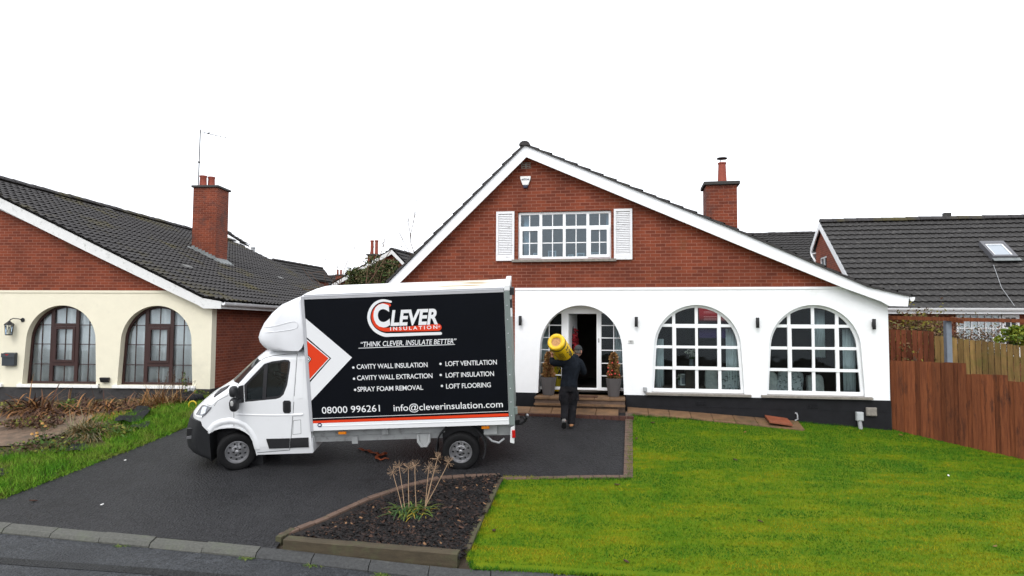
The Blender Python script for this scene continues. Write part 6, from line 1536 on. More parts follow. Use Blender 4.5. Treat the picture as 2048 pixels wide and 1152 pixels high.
# door: raised panel with its own window opening
doorp = [T3(*p) for p in [(322, 762), (322, 735), (372, 632), (430, 560), (482, 512), (520, 492), (600, 482), (648, 480), (655, 500), (652, 600), (645, 760), (634, 905), (624, 988), (448, 1003), (446, 990), (428, 922), (395, 878), (350, 858), (323, 858)]]
for f_, off_, nm in ((side, -.006, 'door'), (sidefar, -.006, 'door')):
    d_ = MB(); d_.plate(doorp, [winp], lambda a, t, o, f_=f_: f_(a, t, o), -.007, .0, cut_v=cuts); dr_ = d_.build(nm, paint, van, bevel=.002)
    b = MB(); 
    fr_in = [T3(*p) for p in [(388, 636), (478, 540), (476, 712), (390, 717)]]; mn_in = [T3(*p) for p in [(500, 522), (590, 508), (612, 512), (611, 545), (600, 630), (584, 678), (566, 694), (496, 703)]]
    b.plate(winp, [fr_in, mn_in], lambda a, t, o, f_=f_: f_(a, t, o), .004, .02, cut_v=cuts); wf = b.build('window_frame', M['black_pl'], dr_)
    b = MB(); b.plate(winp, [], lambda a, t, o, f_=f_: f_(a, t, o), .021, .026, cut_v=cuts); b.build('side_window', dglass, dr_)
    hp = [T3(*p) for p in [(598, 717), (628, 717), (635, 726), (635, 776), (628, 786), (600, 786), (592, 776), (591, 726)]]
    b = MB(); b.plate(hp, [], lambda a, t, o, f_=f_: f_(a, t, o), -.018, -.008); hd = b.build('door_handle', M['black_pl'], dr_, bevel=.004)
    hp2 = [T3(*p) for p in [(604, 728), (624, 728), (626, 775), (604, 776)]]
    b = MB(); b.plate(hp2, [], lambda a, t, o, f_=f_: f_(a, t, o), -.026, -.0185); b.build('grip', M['black'], hd)
    tri = [T3(*p) for p in [(322, 735), (345, 640), (372, 634), (378, 727), (340, 733)]]
    b = MB(); b.plate(tri, [], lambda a, t, o, f_=f_: f_(a, t, o), -.012, -.0075); b.build('mirror_base', M['black_pl'], dr_)
    sg = lambda a, t, o, f_=f_: f_(a, t, o)
    mold = [T3(*p) for p in [(499, 927), (630, 924), (625, 978), (515, 982)]]
    b = MB(); b.plate(mold, [], sg, -.022, -.0075); b.build('side_moulding', M['black_pl'], dr_, bevel=.004)
    # mirror
    b = MB()
    def blob(mb, c, r3, n=2.6):
        bm = bmesh.new(); bmesh.ops.create_icosphere(bm, subdivisions=3, radius=1)
        pw = lambda q: math.copysign(abs(q) ** (2 / n), q)
        mb.add([(c[0] + pw(v.co.x) * r3[0], c[1] + pw(v.co.y) * r3[1], c[2] + pw(v.co.z) * r3[2]) for v in bm.verts], [tuple(q.index for q in f.verts) for f in bm.faces]); bm.free()
    sgn = -1 if f_ is side else 1; wn_ = .02 if f_ is side else WT_ - .02
    m1, m2 = T3(320, 668, -.15), T3(323, 738, -.15)
    ww = wn_ + sgn * .16
    blob(b, (m1[0], ww, m1[1]), (.065, .10, .10)); blob(b, (m2[0] + .002, ww, m2[1] - .005), (.072, .11, .125)); b.tube([(m2[0] + .08, wn_ - sgn * .0, m2[1] + .03), (m2[0] + .02, ww, m2[1] + .02)], .035, 8)
    mi_ = b.build('mirror', M['black_pl'], van, smooth='all')
    b = MB(); blob(b, (m2[0] + .005, ww + sgn * .098, m2[1] + .035), (.028, .016, .05)); b.build('indicator', mat('clear_lens', (.38, .38, .37), .2), mi_, smooth='all')
# seams, fuel flap, rear pillar panel, sill moulding on the pillar
def line(mb, pts, wd=.006, f_=side, o=-.004):
    for (a, c), (d, e) in zip(pts[:-1], pts[1:]):
        v = Vector((d - a, e - c)); 
        if v.length < 1e-6: continue
        n = Vector((-v.y, v.x)).normalized() * wd / 2
        q = [f_(a - n.x, c - n.y, o), f_(d - n.x, e - n.y, o), f_(d + n.x, e + n.y, o), f_(a + n.x, c + n.y, o)]
        mb.add(q, [(0, 1, 2, 3)])
dense = lambda pts: [tuple(Vector(pts[i]).lerp(Vector(pts[i + 1]), k / 4)) for i in range(len(pts) - 1) for k in range(4)] + [pts[-1]]
seam_m = mat('seam_dark', (.05, .05, .052), .8)  # dark grey lines laid along the panel joints
def seam(pts, wd, o):
    b = MB(); line(b, dense(pts), wd, side, o); b.build('panel_seam', seam_m, cab)
seam([T3(*p) for p in [(656, 470), (659, 500), (656, 610), (648, 770), (636, 920), (626, 992), (446, 1008)]], .009, -.0005)
seam([T3(*p) for p in [(320, 762), (321, 862)]], .008, -.0005)
seam([T3(*p) for p in [(330, 645), (372, 585), (430, 520), (480, 490), (520, 480), (600, 472), (656, 470)]], .009, -.0005)
ff = [T3(*p) for p in [(648, 828), (688, 824), (690, 900), (644, 905), (648, 828)]]
seam(ff, .006, -.0015)
hd_ = [T3(*p) for p in [(212, 748), (230, 720), (290, 690)]]
seam(hd_, .006, -.0015)
b = MB(); b.plate([T3(*p) for p in [(632, 924), (731, 920), (733, 974), (628, 978)]], [], side, -.016, 0, cut_v=cuts); b.build('side_moulding', M['black_pl'], van, bevel=.004)
b = MB()
b.plate([T3(*p) for p in [(665, 497), (697, 494), (700, 705), (668, 710)]], [], side, -.004, 0, cut_v=cuts); b.box((-.10, .05, -.56), (-.02, WT_ - .05, -.3)); b.build('rear_pillar', paint, van, bevel=.003)
# crease along the belt and flare over the wheel
b = MB()
cr = [T3(*p) for p in [(335, 793), (450, 797), (560, 798), (640, 797), (700, 794)]]
b.loft([[side(x, t + .022, 0), side(x, t + .010, -.012), side(x, t - .012, -.0125), side(x, t - .03, 0)] for x, t in dense(cr)], closed=False)
fl = [T3(*p) for p in [(186, 880), (212, 850), (250, 832), (300, 824), (345, 832), (385, 850), (418, 885), (440, 925), (455, 985)]]
ce = Vector(T3(335, 985))
rr_ = []
for x, t in dense(fl):
    v = (Vector((x, t)) - ce).normalized(); rr_.append([side(x + v.x * .05, t + v.y * .05, .001), side(x, t, -.022), side(x - v.x * .035, t - v.y * .035, -.024), side(x - v.x * .07, t - v.y * .07, -.004)])
b.loft(rr_, closed=False); b.build('arch_flare', paint, cab, smooth='all')
# bumper
b = MB(); bt_ = [(-.66, -2.06, -1.87), (-.62, -2.19, -1.87), (-.55, -2.34, -1.87), (-.46, -2.41, -1.87), (-.3, -2.425, -1.87), (-.14, -2.395, -1.86), (.00, -2.345, -1.985), (.085, -2.31, -2.02)]
def bring(t, sf, srr, o=0.0):
    full = ring(t, sf - .14 - o, .43, srr, .012 - o, n=40); out = []
    pts = full[1:-1]; L_ = [p for p in pts if p[0] < srr]
    L_ = [(srr, pts[0][1] if True else 0, t)] + L_ + [(srr, pts[-1][1], t)]
    # resample to a fixed count
    d = [0]
    for p, q in zip(L_[:-1], L_[1:]): d.append(d[-1] + (Vector(q) - Vector(p)).length)
    return [tuple(np.interp(k / 40 * d[-1], d, [p[i] for p in L_]) for i in range(3)) for k in range(41)]
tt_ = np.linspace(-.66, .085, 20)
b.loft([bring(t, float(np.interp(t, [q[0] for q in bt_], [q[1] for q in bt_])), float(np.interp(t, [q[0] for q in bt_], [q[2] for q in bt_])), .004) for t in tt_], closed=True)
bmp = b.build('bumper', bump_m, van, smooth=35)
b = MB()
def bsurf(px_, py_, o): # point on bumper side surface seen at this zoom position
    s_, t = T3(px_, py_, .12); return Vector((s_, .12 - o, t))
fogp = [(66, 870), (106, 868), (104, 905), (66, 912)]
b.hexa([bsurf(*p, -.05) for p in fogp], [bsurf(*p, .012) for p in fogp]); b.build('fog_recess', M['black'], bmp, bevel=.006)
b = MB(); gp2 = [(66, 912), (104, 905), (110, 912), (96, 925), (64, 926)]
b.hexa([bsurf(*p, -.05) for p in gp2], [bsurf(*p, .022) for p in gp2]); b.build('trim', mat('mid_grey_trim', (.12, .12, .125), .5), bmp, bevel=.006)
# headlights
def nearsurf(px_, py_, o):
    s_, t = T3(px_, py_, .10); return (s_, t)
for sg in (0, 1):
    hl_ = [(100, 803), (110, 785), (124, 758), (150, 748), (213, 747), (200, 766), (178, 790), (160, 803), (134, 806)]
    b = MB(); hw_pts = []
    def hsurf(p, o):
        s_, t = T3(*p, .08); sf = silf(t) - .14; bu = bulge_at(t); hw = wc_ - near_in(t)
        v = min(1, max(0, (s_ - sf) / bu)) ** (1 / 3.0); w_ = wc_ - v * hw - o
        if s_ - sf > bu: w_ = near_in(t) - o
        return (s_ - o * .8, w_ if not sg else WT_ - w_, t)
    cgrid = []
    n1 = 8
    bot = [(100, 803), (134, 806), (160, 803), (178, 790), (200, 766), (213, 747)]
    top = [(108, 788), (124, 758), (150, 749), (175, 747.5), (200, 747), (213, 746.5)]
    def itp(pl, f):
        x = f * (len(pl) - 1); i = min(int(x), len(pl) - 2); return tuple(Vector(pl[i]).lerp(Vector(pl[i + 1]), x - i))
    def skin(mb, f0, f1, g0, g1, o):
        V = []; N = 14; K = 6
        for i in range(N + 1):
            a = itp(bot, f0 + (f1 - f0) * i / N); c = itp(top, f0 + (f1 - f0) * i / N)
            for j in range(K + 1): V.append(hsurf(tuple(Vector(a).lerp(Vector(c), g0 + (g1 - g0) * j / K)), o))
        mb.add(V, [(i * (K + 1) + j, (i + 1) * (K + 1) + j, (i + 1) * (K + 1) + j + 1, i * (K + 1) + j + 1) for i in range(N) for j in range(K)])
    skin(b, 0, 1, 0, 1, .008); h_ = b.build('headlight', mat('headlight_dark', (.10, .105, .115), .15, .3, 10, spec=.8), van, smooth='all')
    b = MB(); skin(b, .30, .62, .25, .9, .012); b.build('reflector', mat('headlight_reflector', (.55, .57, .6), .12, .35, 25, metal=.5), h_, smooth='all')
    b = MB(); skin(b, .0, .42, .0, .16, .013); b.build('running_light', vwhite, h_, smooth='all')
# windscreen, wipers, grille
b = MB(); V = []; N = 18; tw = np.linspace(.73, 1.13, 9)
for t in tw:
    for k in range(N + 1):
        v = -.93 + 1.86 * k / N; V.append((silf(t) - .14 + max(.22, .36 - .2 * (t - .7)) * abs(v) ** 3 - .006, wc_ + v * (wc_ - near_in(t)), t + .004))
b.add(V, [(i * (N + 1) + j, (i + 1) * (N + 1) + j, (i + 1) * (N + 1) + j + 1, i * (N + 1) + j + 1) for i in range(8) for j in range(N)]); b.build('windscreen', mat('windscreen_glass', (.02, .025, .025), .06, spec=.8), van, smooth='all')
b = MB(); cw = [T3(*p, .18) for p in [(214, 688), (232, 666), (292, 638), (284, 652), (240, 682), (222, 696)]]
for k in range(len(cw)): pass
def cowl(p, o):
    s_, t = p; sf = silf(t) - .14; bu = bulge_at(t); v = min(1, max(0, (s_ - sf) / bu)) ** (1 / 3.0); return (s_ - o, wc_ - v * (wc_ - near_in(t)) - o, t + o * .6)
b.hexa([cowl(p, -.002) for p in cw], [cowl(p, .012) for p in cw]); b.build('scuttle_grille', M['black_pl'], van)
b = MB(); b.box((-2.44, .45, -.15), (-2.36, WT_ - .45, .02)); b.build('grille', M['black'], van, bevel=.01)
# cab interior
b = MB()
for w0 in (.18, .74, 1.18):
    b.hexa([(-.75, w0, -.05), (-.28, w0, -.05), (-.28, w0 + .45, -.05), (-.75, w0 + .45, -.05)], [(-.76, w0, .12), (-.28, w0, .10), (-.28, w0 + .45, .10), (-.76, w0 + .45, .12)])
    b.hexa([(-.40, w0 + .02, .1), (-.27, w0 + .02, .1), (-.27, w0 + .43, .1), (-.40, w0 + .43, .1)], [(-.30, w0 + .06, .72), (-.19, w0 + .06, .72), (-.19, w0 + .39, .72), (-.30, w0 + .39, .72)])
    b.hexa([(-.29, w0 + .12, .73), (-.21, w0 + .12, .73), (-.21, w0 + .33, .73), (-.29, w0 + .33, .73)], [(-.27, w0 + .13, .93), (-.19, w0 + .13, .93), (-.19, w0 + .32, .93), (-.27, w0 + .32, .93)])
b.build('seat', mat('seat_cloth', (.06, .065, .07), .9, .2, 20), van, bevel=.02)
b = MB(); b.hexa([(-1.5, .1, .1), (-1.05, .1, .1), (-1.05, WT_ - .1, .1), (-1.5, WT_ - .1, .1)], [(-1.45, .1, .60), (-1.12, .1, .56), (-1.12, WT_ - .1, .56), (-1.45, WT_ - .1, .60)]); b.build('dashboard', M['black_pl'], van, bevel=.03)
b = MB(); cst = Vector((-.95, 1.32, .55)); ax_ = Vector((-.5, 0, -.85)).normalized(); x_ = ax_.orthogonal().normalized(); y_ = ax_.cross(x_)
b.tube([cst + (x_ * math.cos(t) + y_ * math.sin(t)) * .19 for t in np.linspace(0, 6.283, 28)], .017, 8); b.tube([cst - x_ * .18, cst + x_ * .18], .02, 6); b.tube([cst, cst + ax_ * .25], .03, 6); b.build('steering_wheel', M['black_pl'], van, smooth='all')
# roof deflector
fz = [(-.03 + (q[0] + .03) * 1.07, q[1]) for q in [(-.03, 2.262), (-.17, 2.225), (-.30, 2.18), (-.51, 2.09), (-.68, 1.95), (-.83, 1.78), (-.92, 1.62), (-.955, 1.52), (-.94, 1.44), (-.90, 1.38), (-.86, 1.34), (-.78, 1.30), (-.62, 1.288), (-.40, 1.282), (-.22, 1.28), (-.13, 1.33), (-.05, 1.42), (-.03, 1.6), (-.03, 2.0)]]
rings = []
for v in np.linspace(-1, 1, 33):
    a = abs(v); kx_ = 1 - .34 * a ** 4 - .10 * max(0, (a - .88) / .12) ** 2; kz = 1 - .02 * a ** 2 - .05 * max(0, (a - .86) / .14) ** 2
    rings.append([(-.03 + (p[0] + .03) * kx_, wc_ - .02 + v * (wc_ - .03), 1.62 + (p[1] - 1.62) * kz) for p in fz])
b = MB(); b.loft(rings); wd_ = b.build('wind_deflector', patches(mat('deflector_white', (.72, .73, .75), .38, .03, 3), (.52, .52, .51), 2, .6, .85, 4), van, smooth=60)
b = MB()
gr = [T3(*p, .04) for p in [(474, 322), (560, 304), (640, 283), (662, 281), (676, 290), (678, 306), (668, 318), (640, 326), (560, 337), (474, 348)]]
# the flute stands proud of the deflector side, following its curve
def dsurf(p, o):
    s_, t = p
    lo, hi = -1.0, 0.0
    e = -.03 + 1.07 * (.03 + np.interp(t, [1.28, 1.34, 1.44, 1.52, 1.62, 1.78, 1.95, 2.09, 2.18, 2.26], [-.7, -.86, -.94, -.955, -.92, -.83, -.68, -.51, -.30, -.03]))
    for _ in range(40):
        m = (lo + hi) / 2; a = abs(m); kx_ = 1 - .34 * a ** 4 - .10 * max(0, (a - .88) / .12) ** 2
        if -.03 + (e + .03) * kx_ > s_: lo, hi = m, hi
        else: lo, hi = lo, m
    m = (lo + hi) / 2
    a = abs(m); kx_ = 1 - .34 * a ** 4 - .10 * max(0, (a - .88) / .12) ** 2
    if -.03 + (e + .03) * (1 - .44) < s_: m = -1
    return Vector((s_ - o * .5, wc_ - .02 + m * (wc_ - .03) - o, t))
gd = dense([tuple(p) for p in gr] + [tuple(gr[0])]); ctr = (sum(p[0] for p in gr) / len(gr), sum(p[1] for p in gr) / len(gr))
b.tube([dsurf(p, .0) for p in gd], .007, 6, cap=False); b.build('flute', wd_.data.materials[0], wd_, smooth='all')
# box body
BW = 1.75; TB, TT = -.15, 2.285
b = MB(); b.box((-.03, .004, TB), (3.60, BW, 2.25))
b.loft([[(x, wq, tq) for wq, tq in ((.03, 2.25), (.03, 2.283), (.3, 2.30), (BW / 2, 2.312), (BW - .3, 2.30), (BW - .03, 2.283), (BW - .03, 2.25))] for x in (-.02, 3.59)])
roof_m = patches(mat('box_white', (.80, .80, .80), .4, .02, 3), (.42, .34, .20), 1.7, .50, .66, 1, (.55, 2.2, 1))
nn_ = roof_m.node_tree.nodes
box_o = b.build('box_body', mat('box_panel_white', (.78, .79, .80), .35, .02, 3), van, bevel=.006)
b = MB(); b.loft([[(x, wq, tq) for wq, tq in ((.06, 2.287), (.3, 2.303), (BW / 2, 2.315), (BW - .3, 2.303), (BW - .06, 2.287))] for x in np.linspace(.0, 3.56, 8)], closed=False)
# roof skin: algae stain towards the rear
m_ = bpy.data.materials.new('box_roof_skin'); m_.use_nodes = True; n_ = m_.node_tree.nodes; l_ = m_.node_tree.links; bs = n_['Principled BSDF']; bs.inputs['Roughness'].default_value = .45
tc = n_.new('ShaderNodeTexCoord'); mp = n_.new('ShaderNodeMapping'); mp.inputs['Scale'].default_value = (.8, 3.2, 1); ns = n_.new('ShaderNodeTexNoise'); ns.inputs['Scale'].default_value = 1.8; ns.inputs['Detail'].default_value = 7
sx = n_.new('ShaderNodeSeparateXYZ'); mr = n_.new('ShaderNodeMapRange'); mr.inputs[1].default_value = 1.6; mr.inputs[2].default_value = 2.5; mr2 = n_.new('ShaderNodeMapRange'); mr2.inputs[1].default_value = 3.45; mr2.inputs[2].default_value = 3.1
ml = n_.new('ShaderNodeMath'); ml.operation = 'MULTIPLY'; ml2 = n_.new('ShaderNodeMath'); ml2.operation = 'MULTIPLY'; mr3 = n_.new('ShaderNodeMapRange'); mr3.inputs[1].default_value = .40; mr3.inputs[2].default_value = .62
mxx = n_.new('ShaderNodeMix'); mxx.data_type = 'RGBA'; mxx.inputs[6].default_value = (.82, .82, .81, 1); mxx.inputs[7].default_value = (.40, .30, .15, 1)
l_.new(tc.outputs['Object'], mp.inputs[0]); l_.new(mp.outputs[0], ns.inputs['Vector']); l_.new(tc.outputs['Object'], sx.inputs[0]); l_.new(sx.outputs[0], mr.inputs[0]); l_.new(sx.outputs[0], mr2.inputs[0])
l_.new(mr.outputs[0], ml.inputs[0]); l_.new(mr2.outputs[0], ml.inputs[1]); l_.new(ns.outputs['Fac'], mr3.inputs[0]); l_.new(ml.outputs[0], ml2.inputs[0]); l_.new(mr3.outputs[0], ml2.inputs[1]); l_.new(ml2.outputs[0], mxx.inputs[0]); l_.new(mxx.outputs[2], bs.inputs['Base Color'])
b.build('roof_skin', m_, box_o, smooth='all')
b = MB(); b.box((-.035, -.012, -.16), (.022, .05, 2.27)); b.box((.024, -.014, 2.215), (3.525, .03, 2.30)); b.box((.024, -.020, 2.262), (3.525, -.0145, 2.272)); b.build('box_trim', alu, box_o, bevel=.005)
b = MB(); b.box((.024, -.012, -.15), (3.525, .03, -.016)); b.box((.15, -.018, -.075), (3.525, -.0125, -.060)); b.build('lower_rail', vwhite, box_o, bevel=.004)
rear_m = mat('grey_green_frame', (.19, .225, .215), .45, .06, 6)
b = MB(); b.box((3.53, -.016, -.17), (3.625, BW + .01, 2.235)); rp_ = b.build('rear_frame', rear_m, box_o, bevel=.008)
b = MB()
for k in range(9): b.lathe([(.011, 0), (.008, .006), (.001, .007)], (3.572, -.0162, 1.98 - k * .246), (0, -1, 0), 8)
b.build('rivet', alu, rp_)
b = MB(); b.box((3.53, -.018, 2.236), (3.63, BW, 2.34)); b.build('corner_cap', vwhite, box_o, bevel=.012)
b = MB(); b.box((3.626, .05, 2.15), (3.70, .22, 2.28)); b.box((3.626, .02, 1.90), (3.66, .06, 2.08)); b.build('marker_lamp', M['black_pl'], box_o, bevel=.006)
b = MB(); b.box((3.626, .0, 1.78), (3.655, .03, 1.93)); b.build('lock_plate', vwhite, box_o)
b = MB(); b.box((3.626, .02, .02), (3.68, .10, .14)); b.build('hinge', rear_m, box_o)
# signwriting
def SP(s_, t, o): return (s_, -o, t)
z4 = lambda x, y: (600 + x / 3.839, 550 + y / 3.839)
T4 = lambda x, y: tpx(*z4(x, y))
def wb(h): return .0045 + .001 * h
b = MB(); b.plate([(.024, -.014), (3.524, -.014), (3.524, 2.212), (.024, 2.212)], [], SP, -.002, .005); b.build('black_panel', blackp, box_o)
sg_ = MB()   # 0 white 1 red 2 black
def stick(poly, mi, h): sg_.plate(poly, [], SP, .0045, .005 + .0012 * h, mi)
L0_ = .0245
stick([(L0_, 1.885), (.80, 1.155), (L0_, .40)], 0, 1)
stick([(L0_, 1.545), (.43, 1.155), (L0_, .735)], 2, 2)
stick([(L0_, 1.51), (.405, 1.155), (L0_, .772)], 0, 3)
stick([(L0_, 1.485), (.385, 1.155), (L0_, .795)], 1, 4)
stick([(L0_, 1.235), (.085, 1.155), (L0_, 1.075)], 2, 5); stick([(L0_, 1.215), (.072, 1.155), (L0_, 1.095)], 0, 6); stick([(L0_, 1.20), (.060, 1.155), (L0_, 1.11)], 2, 7); stick([(L0_, 1.18), (.045, 1.155), (L0_, 1.13)], 0, 8)
stick([(.0245, .070), (3.52, .086), (3.52, .094), (.0245, .078)], 0, 1)
stick([(.0245, -.012), (3.52, -.002), (3.52, .052), (.0245, .032)], 1, 1)
# logo: two swooshes that wrap the big C and run right
z9 = lambda x, y: (700 + x / 8.229, 580 + y / 8.229)
T9 = lambda x, y: tpx(*z9(x, y))
def spl(pts, n=10):
    out = []
    P_ = [Vector(p) for p in pts]
    for i in range(len(P_) - 1):
        p0, p1, p2, p3 = P_[max(i - 1, 0)], P_[i], P_[i + 1], P_[min(i + 2, len(P_) - 1)]
        for k in range(n):
            t = k / n; out.append(.5 * ((2 * p1) + (p2 - p0) * t + (2 * p0 - 5 * p1 + 4 * p2 - p3) * t * t + (3 * p1 - p0 - 3 * p2 + p3) * t ** 3))
    return out + [P_[-1]]
def ribbon(pts, wds, mi, h):
    c = spl([T9(*p) for p in pts]); n = len(c); wv = np.interp(np.linspace(0, 1, n), np.linspace(0, 1, len(wds)), wds)
    l, r_ = [], []
    for i, p in enumerate(c):
        d = (c[min(i + 1, n - 1)] - c[max(i - 1, 0)]).normalized(); nn = Vector((-d.y, d.x)) * wv[i] / 2; l.append(p + nn); r_.append(p - nn)
    cap0 = [c[0] + (Matrix.Rotation(a, 2) @ (r_[0] - c[0])) for a in np.linspace(0, -math.pi, 8)[1:-1]]
    d1 = (c[-1] - c[-2]).normalized(); cap1 = [c[-1] + (Matrix.Rotation(a, 2) @ (l[-1] - c[-1])) for a in np.linspace(0, -math.pi, 8)[1:-1]]
    poly = l + cap1 + r_[::-1] + cap0
    stick([tuple(p) for p in poly], mi, h)
u9 = .001 * 1.105
ribbon([(672, 192), (540, 172), (425, 215), (345, 310), (310, 440), (338, 560), (420, 665), (560, 735), (700, 738), (900, 733), (1200, 722), (1490, 714)], [.036, .044, .05, .05, .054, .056, .06, .066, .060, .056, .054, .052], 0, 1)
ribbon([(650, 248), (560, 235), (470, 265), (400, 340), (375, 430), (392, 520), (450, 600), (560, 650), (700, 648), (900, 641), (1200, 628), (1450, 612)], [.052, .052, .048, .046, .048, .054, .06, .066, .072, .082, .105, .125], 1, 2)
C0_, C1_ = T9(398, 600), T9(662, 600)
text(sg_, 'C', C0_[0], T9(530, 590)[1], T9(662, 590)[0], .385, SP, .0045, .0085, 0, bold=.045)
a_, e_ = T9(668, 592), T9(1448, 568)
text(sg_, 'LEVER', a_[0], a_[1] + .012, e_[0], .268, SP, .0045, .0092, 0, bold=.035, shear=.22)
a_, e_ = T9(665, 668), T9(1440, 638)
text(sg_, 'INSULATION', a_[0], a_[1] + .004, e_[0], .062, SP, .0045, .0092, 0, bold=.02, space=1.5)
a_ = T9(1470, 600); ring_ = [(a_[0] + .016 * math.cos(t), a_[1] + .016 * math.sin(t)) for t in np.linspace(0, 6.1, 14)]
sg_.plate(ring_, [[(a_[0] + .011 * math.cos(t), a_[1] + .011 * math.sin(t)) for t in np.linspace(0, 6.1, 14)]], SP, .0045, .0092, 0)
text(sg_, 'c', a_[0] - .005, a_[1] - .006, a_[0] + .006, .016, SP, .0045, .0092, 0)
a_, e_ = T9(182, 935), T9(1755, 880)
text(sg_, '\u201cTHINK CLEVER, INSULATE BETTER\u201d', a_[0], a_[1], e_[0], .092, SP, .0045, .006, 0, bold=.008, shear=.2)
stick(rect(T9(145, 0)[0] + 0, 0, 0, 0) if False else [(.925, 1.312), (2.63, 1.318), (2.63, 1.328), (.925, 1.322)], 0, 1)
for txt, (x0, y0), (x1, y1), (bx, by) in (('CAVITY WALL INSULATION', (437, 722), (980, 706), (410, 710)), ('CAVITY WALL EXTRACTION', (440, 808), (1018, 790), (415, 796)), ('SPRAY FOAM REMOVAL', (443, 895), (947, 880), (424, 881)), ('LOFT VENTILATION', (1118, 699), (1512, 686), (1079, 682)), ('LOFT INSULATION', (1120, 787), (1490, 774), (1081, 767)), ('LOFT FLOORING', (1123, 872), (1466, 860), (1090, 851))):
    a_, e_ = T4(x0, y0), T4(x1, y1); text(sg_, txt, a_[0], a_[1], e_[0], .088, SP, .0045, .006, 0, bold=.007, space=.96, slope=(e_[1] - a_[1]) / (e_[0] - a_[0]))
    q = T4(bx, by); stick([(q[0] + .021 * math.cos(t), q[1] + .021 * math.sin(t)) for t in np.linspace(0, 5.9, 16)], 0, 1)
for txt, (x0, y0), (x1, y1), cp in (('08000 996261', (170, 1064), (615, 1047), .125), ('info@cleverinsulation.com', (720, 1045), (1558, 1014), .122)):
    a_, e_ = T4(x0, y0), T4(x1, y1); text(sg_, txt, a_[0], a_[1], e_[0], cp, SP, .0045, .006, 0, bold=.003, slope=(e_[1] - a_[1]) / (e_[0] - a_[0]))
sg_.build('signwriting', [vwhite, vred, blackp], box_o)
b = MB(); q = tpx(600 + 178 / 4.452, 800 + 220 / 4.452); hx_ = [(q[0] + .042 * math.cos(k * math.pi / 3), q[1] + .042 * math.sin(k * math.pi / 3)) for k in range(6)]
b.prism(hx_, I3, -.022, -.012); b.build('maker_badge', mat('navy_badge', (.03, .05, .11), .4), box_o)
b = MB(); hx2 = [(q[0] + .024 * math.cos(t), q[1] + .016 * math.sin(t)) for t in np.linspace(0, 5.8, 12)]; b.prism(hx2, I3, -.0245, -.0225); b.build('emblem', vwhite, box_o)
# chassis
z5 = lambda x, y: (600 + x / 4.452, 800 + y / 4.452)
T5 = lambda x, y, w=0.0: tpx(*z5(x, y), w)
b = MB()
for w0 in (.16, BW - .24): b.box((-.05, w0, -.31), (2.35, w0 + .07, -.165)); b.box((-.05, w0 + .02, -.42), (2.30, w0 + .06, -.315)); b.box((3.06, w0 + .01, -.40), (3.55, w0 + .08, -.165))
for x in (.25, 1.25, 2.2, 3.3): b.box((x, .2, -.29), (x + .06, BW - .2, -.2))
b.build('chassis_rail', frame_m, van, bevel=.004)
b = MB(); b.box((1.22, .10, -.30), (1.34, .155, -.16)); b.box((.66, .13, -.46), (.77, .158, -.33)); b.box((3.06, .10, -.36), (3.30, .165, -.165)); b.build('bracket', frame_m, van, bevel=.006)
b = MB(); 
for k in range(6):
    f = (k + .5) / 6; x0 = 1.84 + .26 * f; b.tube([(1.84 + .02, .12, -.32), (1.84 + .26 * f * .2 + .02, .10, -.45), (1.97 + (f - .5) * .10, .10, -.545)], .02, 6) if f < .5 else b.tube([(2.10 - .02, .12, -.32), (2.10 - .26 * (1 - f) * .2 - .02, .10, -.45), (1.97 + (f - .5) * .10, .10, -.545)], .02, 6)
b.hexa([(1.86, .14, -.32), (2.08, .14, -.32), (2.08, .2, -.32), (1.86, .2, -.32)], [(1.93, .12, -.54), (2.02, .12, -.54), (2.02, .18, -.54), (1.93, .18, -.54)])
b.build('ribbed_cover', frame_m, van, smooth=50)
for c in ((378, 292), (1652, 243)):
    b = MB(); q = T5(*c, .05); b.box((q[0] - .072, .03, q[1] - .026), (q[0] + .072, .06, q[1] + .026)); mk = b.build('side_marker', amber, van, bevel=.008)
b = MB(); b.box((2.2, .20, -.42), (3.06, .27, -.16)); b.box((2.2, BW - .27, -.42), (3.06, BW - .20, -.16)); b.box((2.15, .10, -.17), (3.08, BW - .10, -.155)); b.box((2.30, .25, -.55), (2.95, BW - .25, -.36)); b.tube([(-.2, .5, -.42), (1.5, .55, -.45), (2.3, .5, -.45)], .05, 8); b.tube([(1.0, 1.2, -.40), (2.0, 1.25, -.42)], .14, 10); b.tube([(2.64, .12, -.64), (2.64, BW - .12, -.64)], .06, 8); b.tube([(-1.44, .2, -.52), (-1.44, 1.6, -.52)], .05, 8); b.box((-1.2, .4, -.48), (-.1, 1.4, -.3)); b.build('running_gear', M['black_pl'], van)
b = MB(); b.tube([(3.05, .2, -.36), (3.2, .16, -.50), (3.32, .14, -.53), (3.42, .16, -.46)], .022, 6); b.build('brake_pipe', M['grey_pl'], van, smooth='all')
# mudguard
mg = []; c = (2.635, -.60)
for a in np.linspace(R(188), R(-28), 22): mg.append([(c[0] + math.cos(a) * q, w_, c[1] + .02 + math.sin(a) * q) for q, w_ in ((.43, .06), (.455, .05), (.455, .36), (.43, .36))])
b = MB(); b.loft(mg); b.build('mudguard', M['black_pl'], van, smooth=40)
mg2 = [[(p[0], BW - p[1], p[2]) for p in r_] for r_ in mg]; b = MB(); b.loft(mg2); b.build('mudguard', M['black_pl'], van, smooth=40)
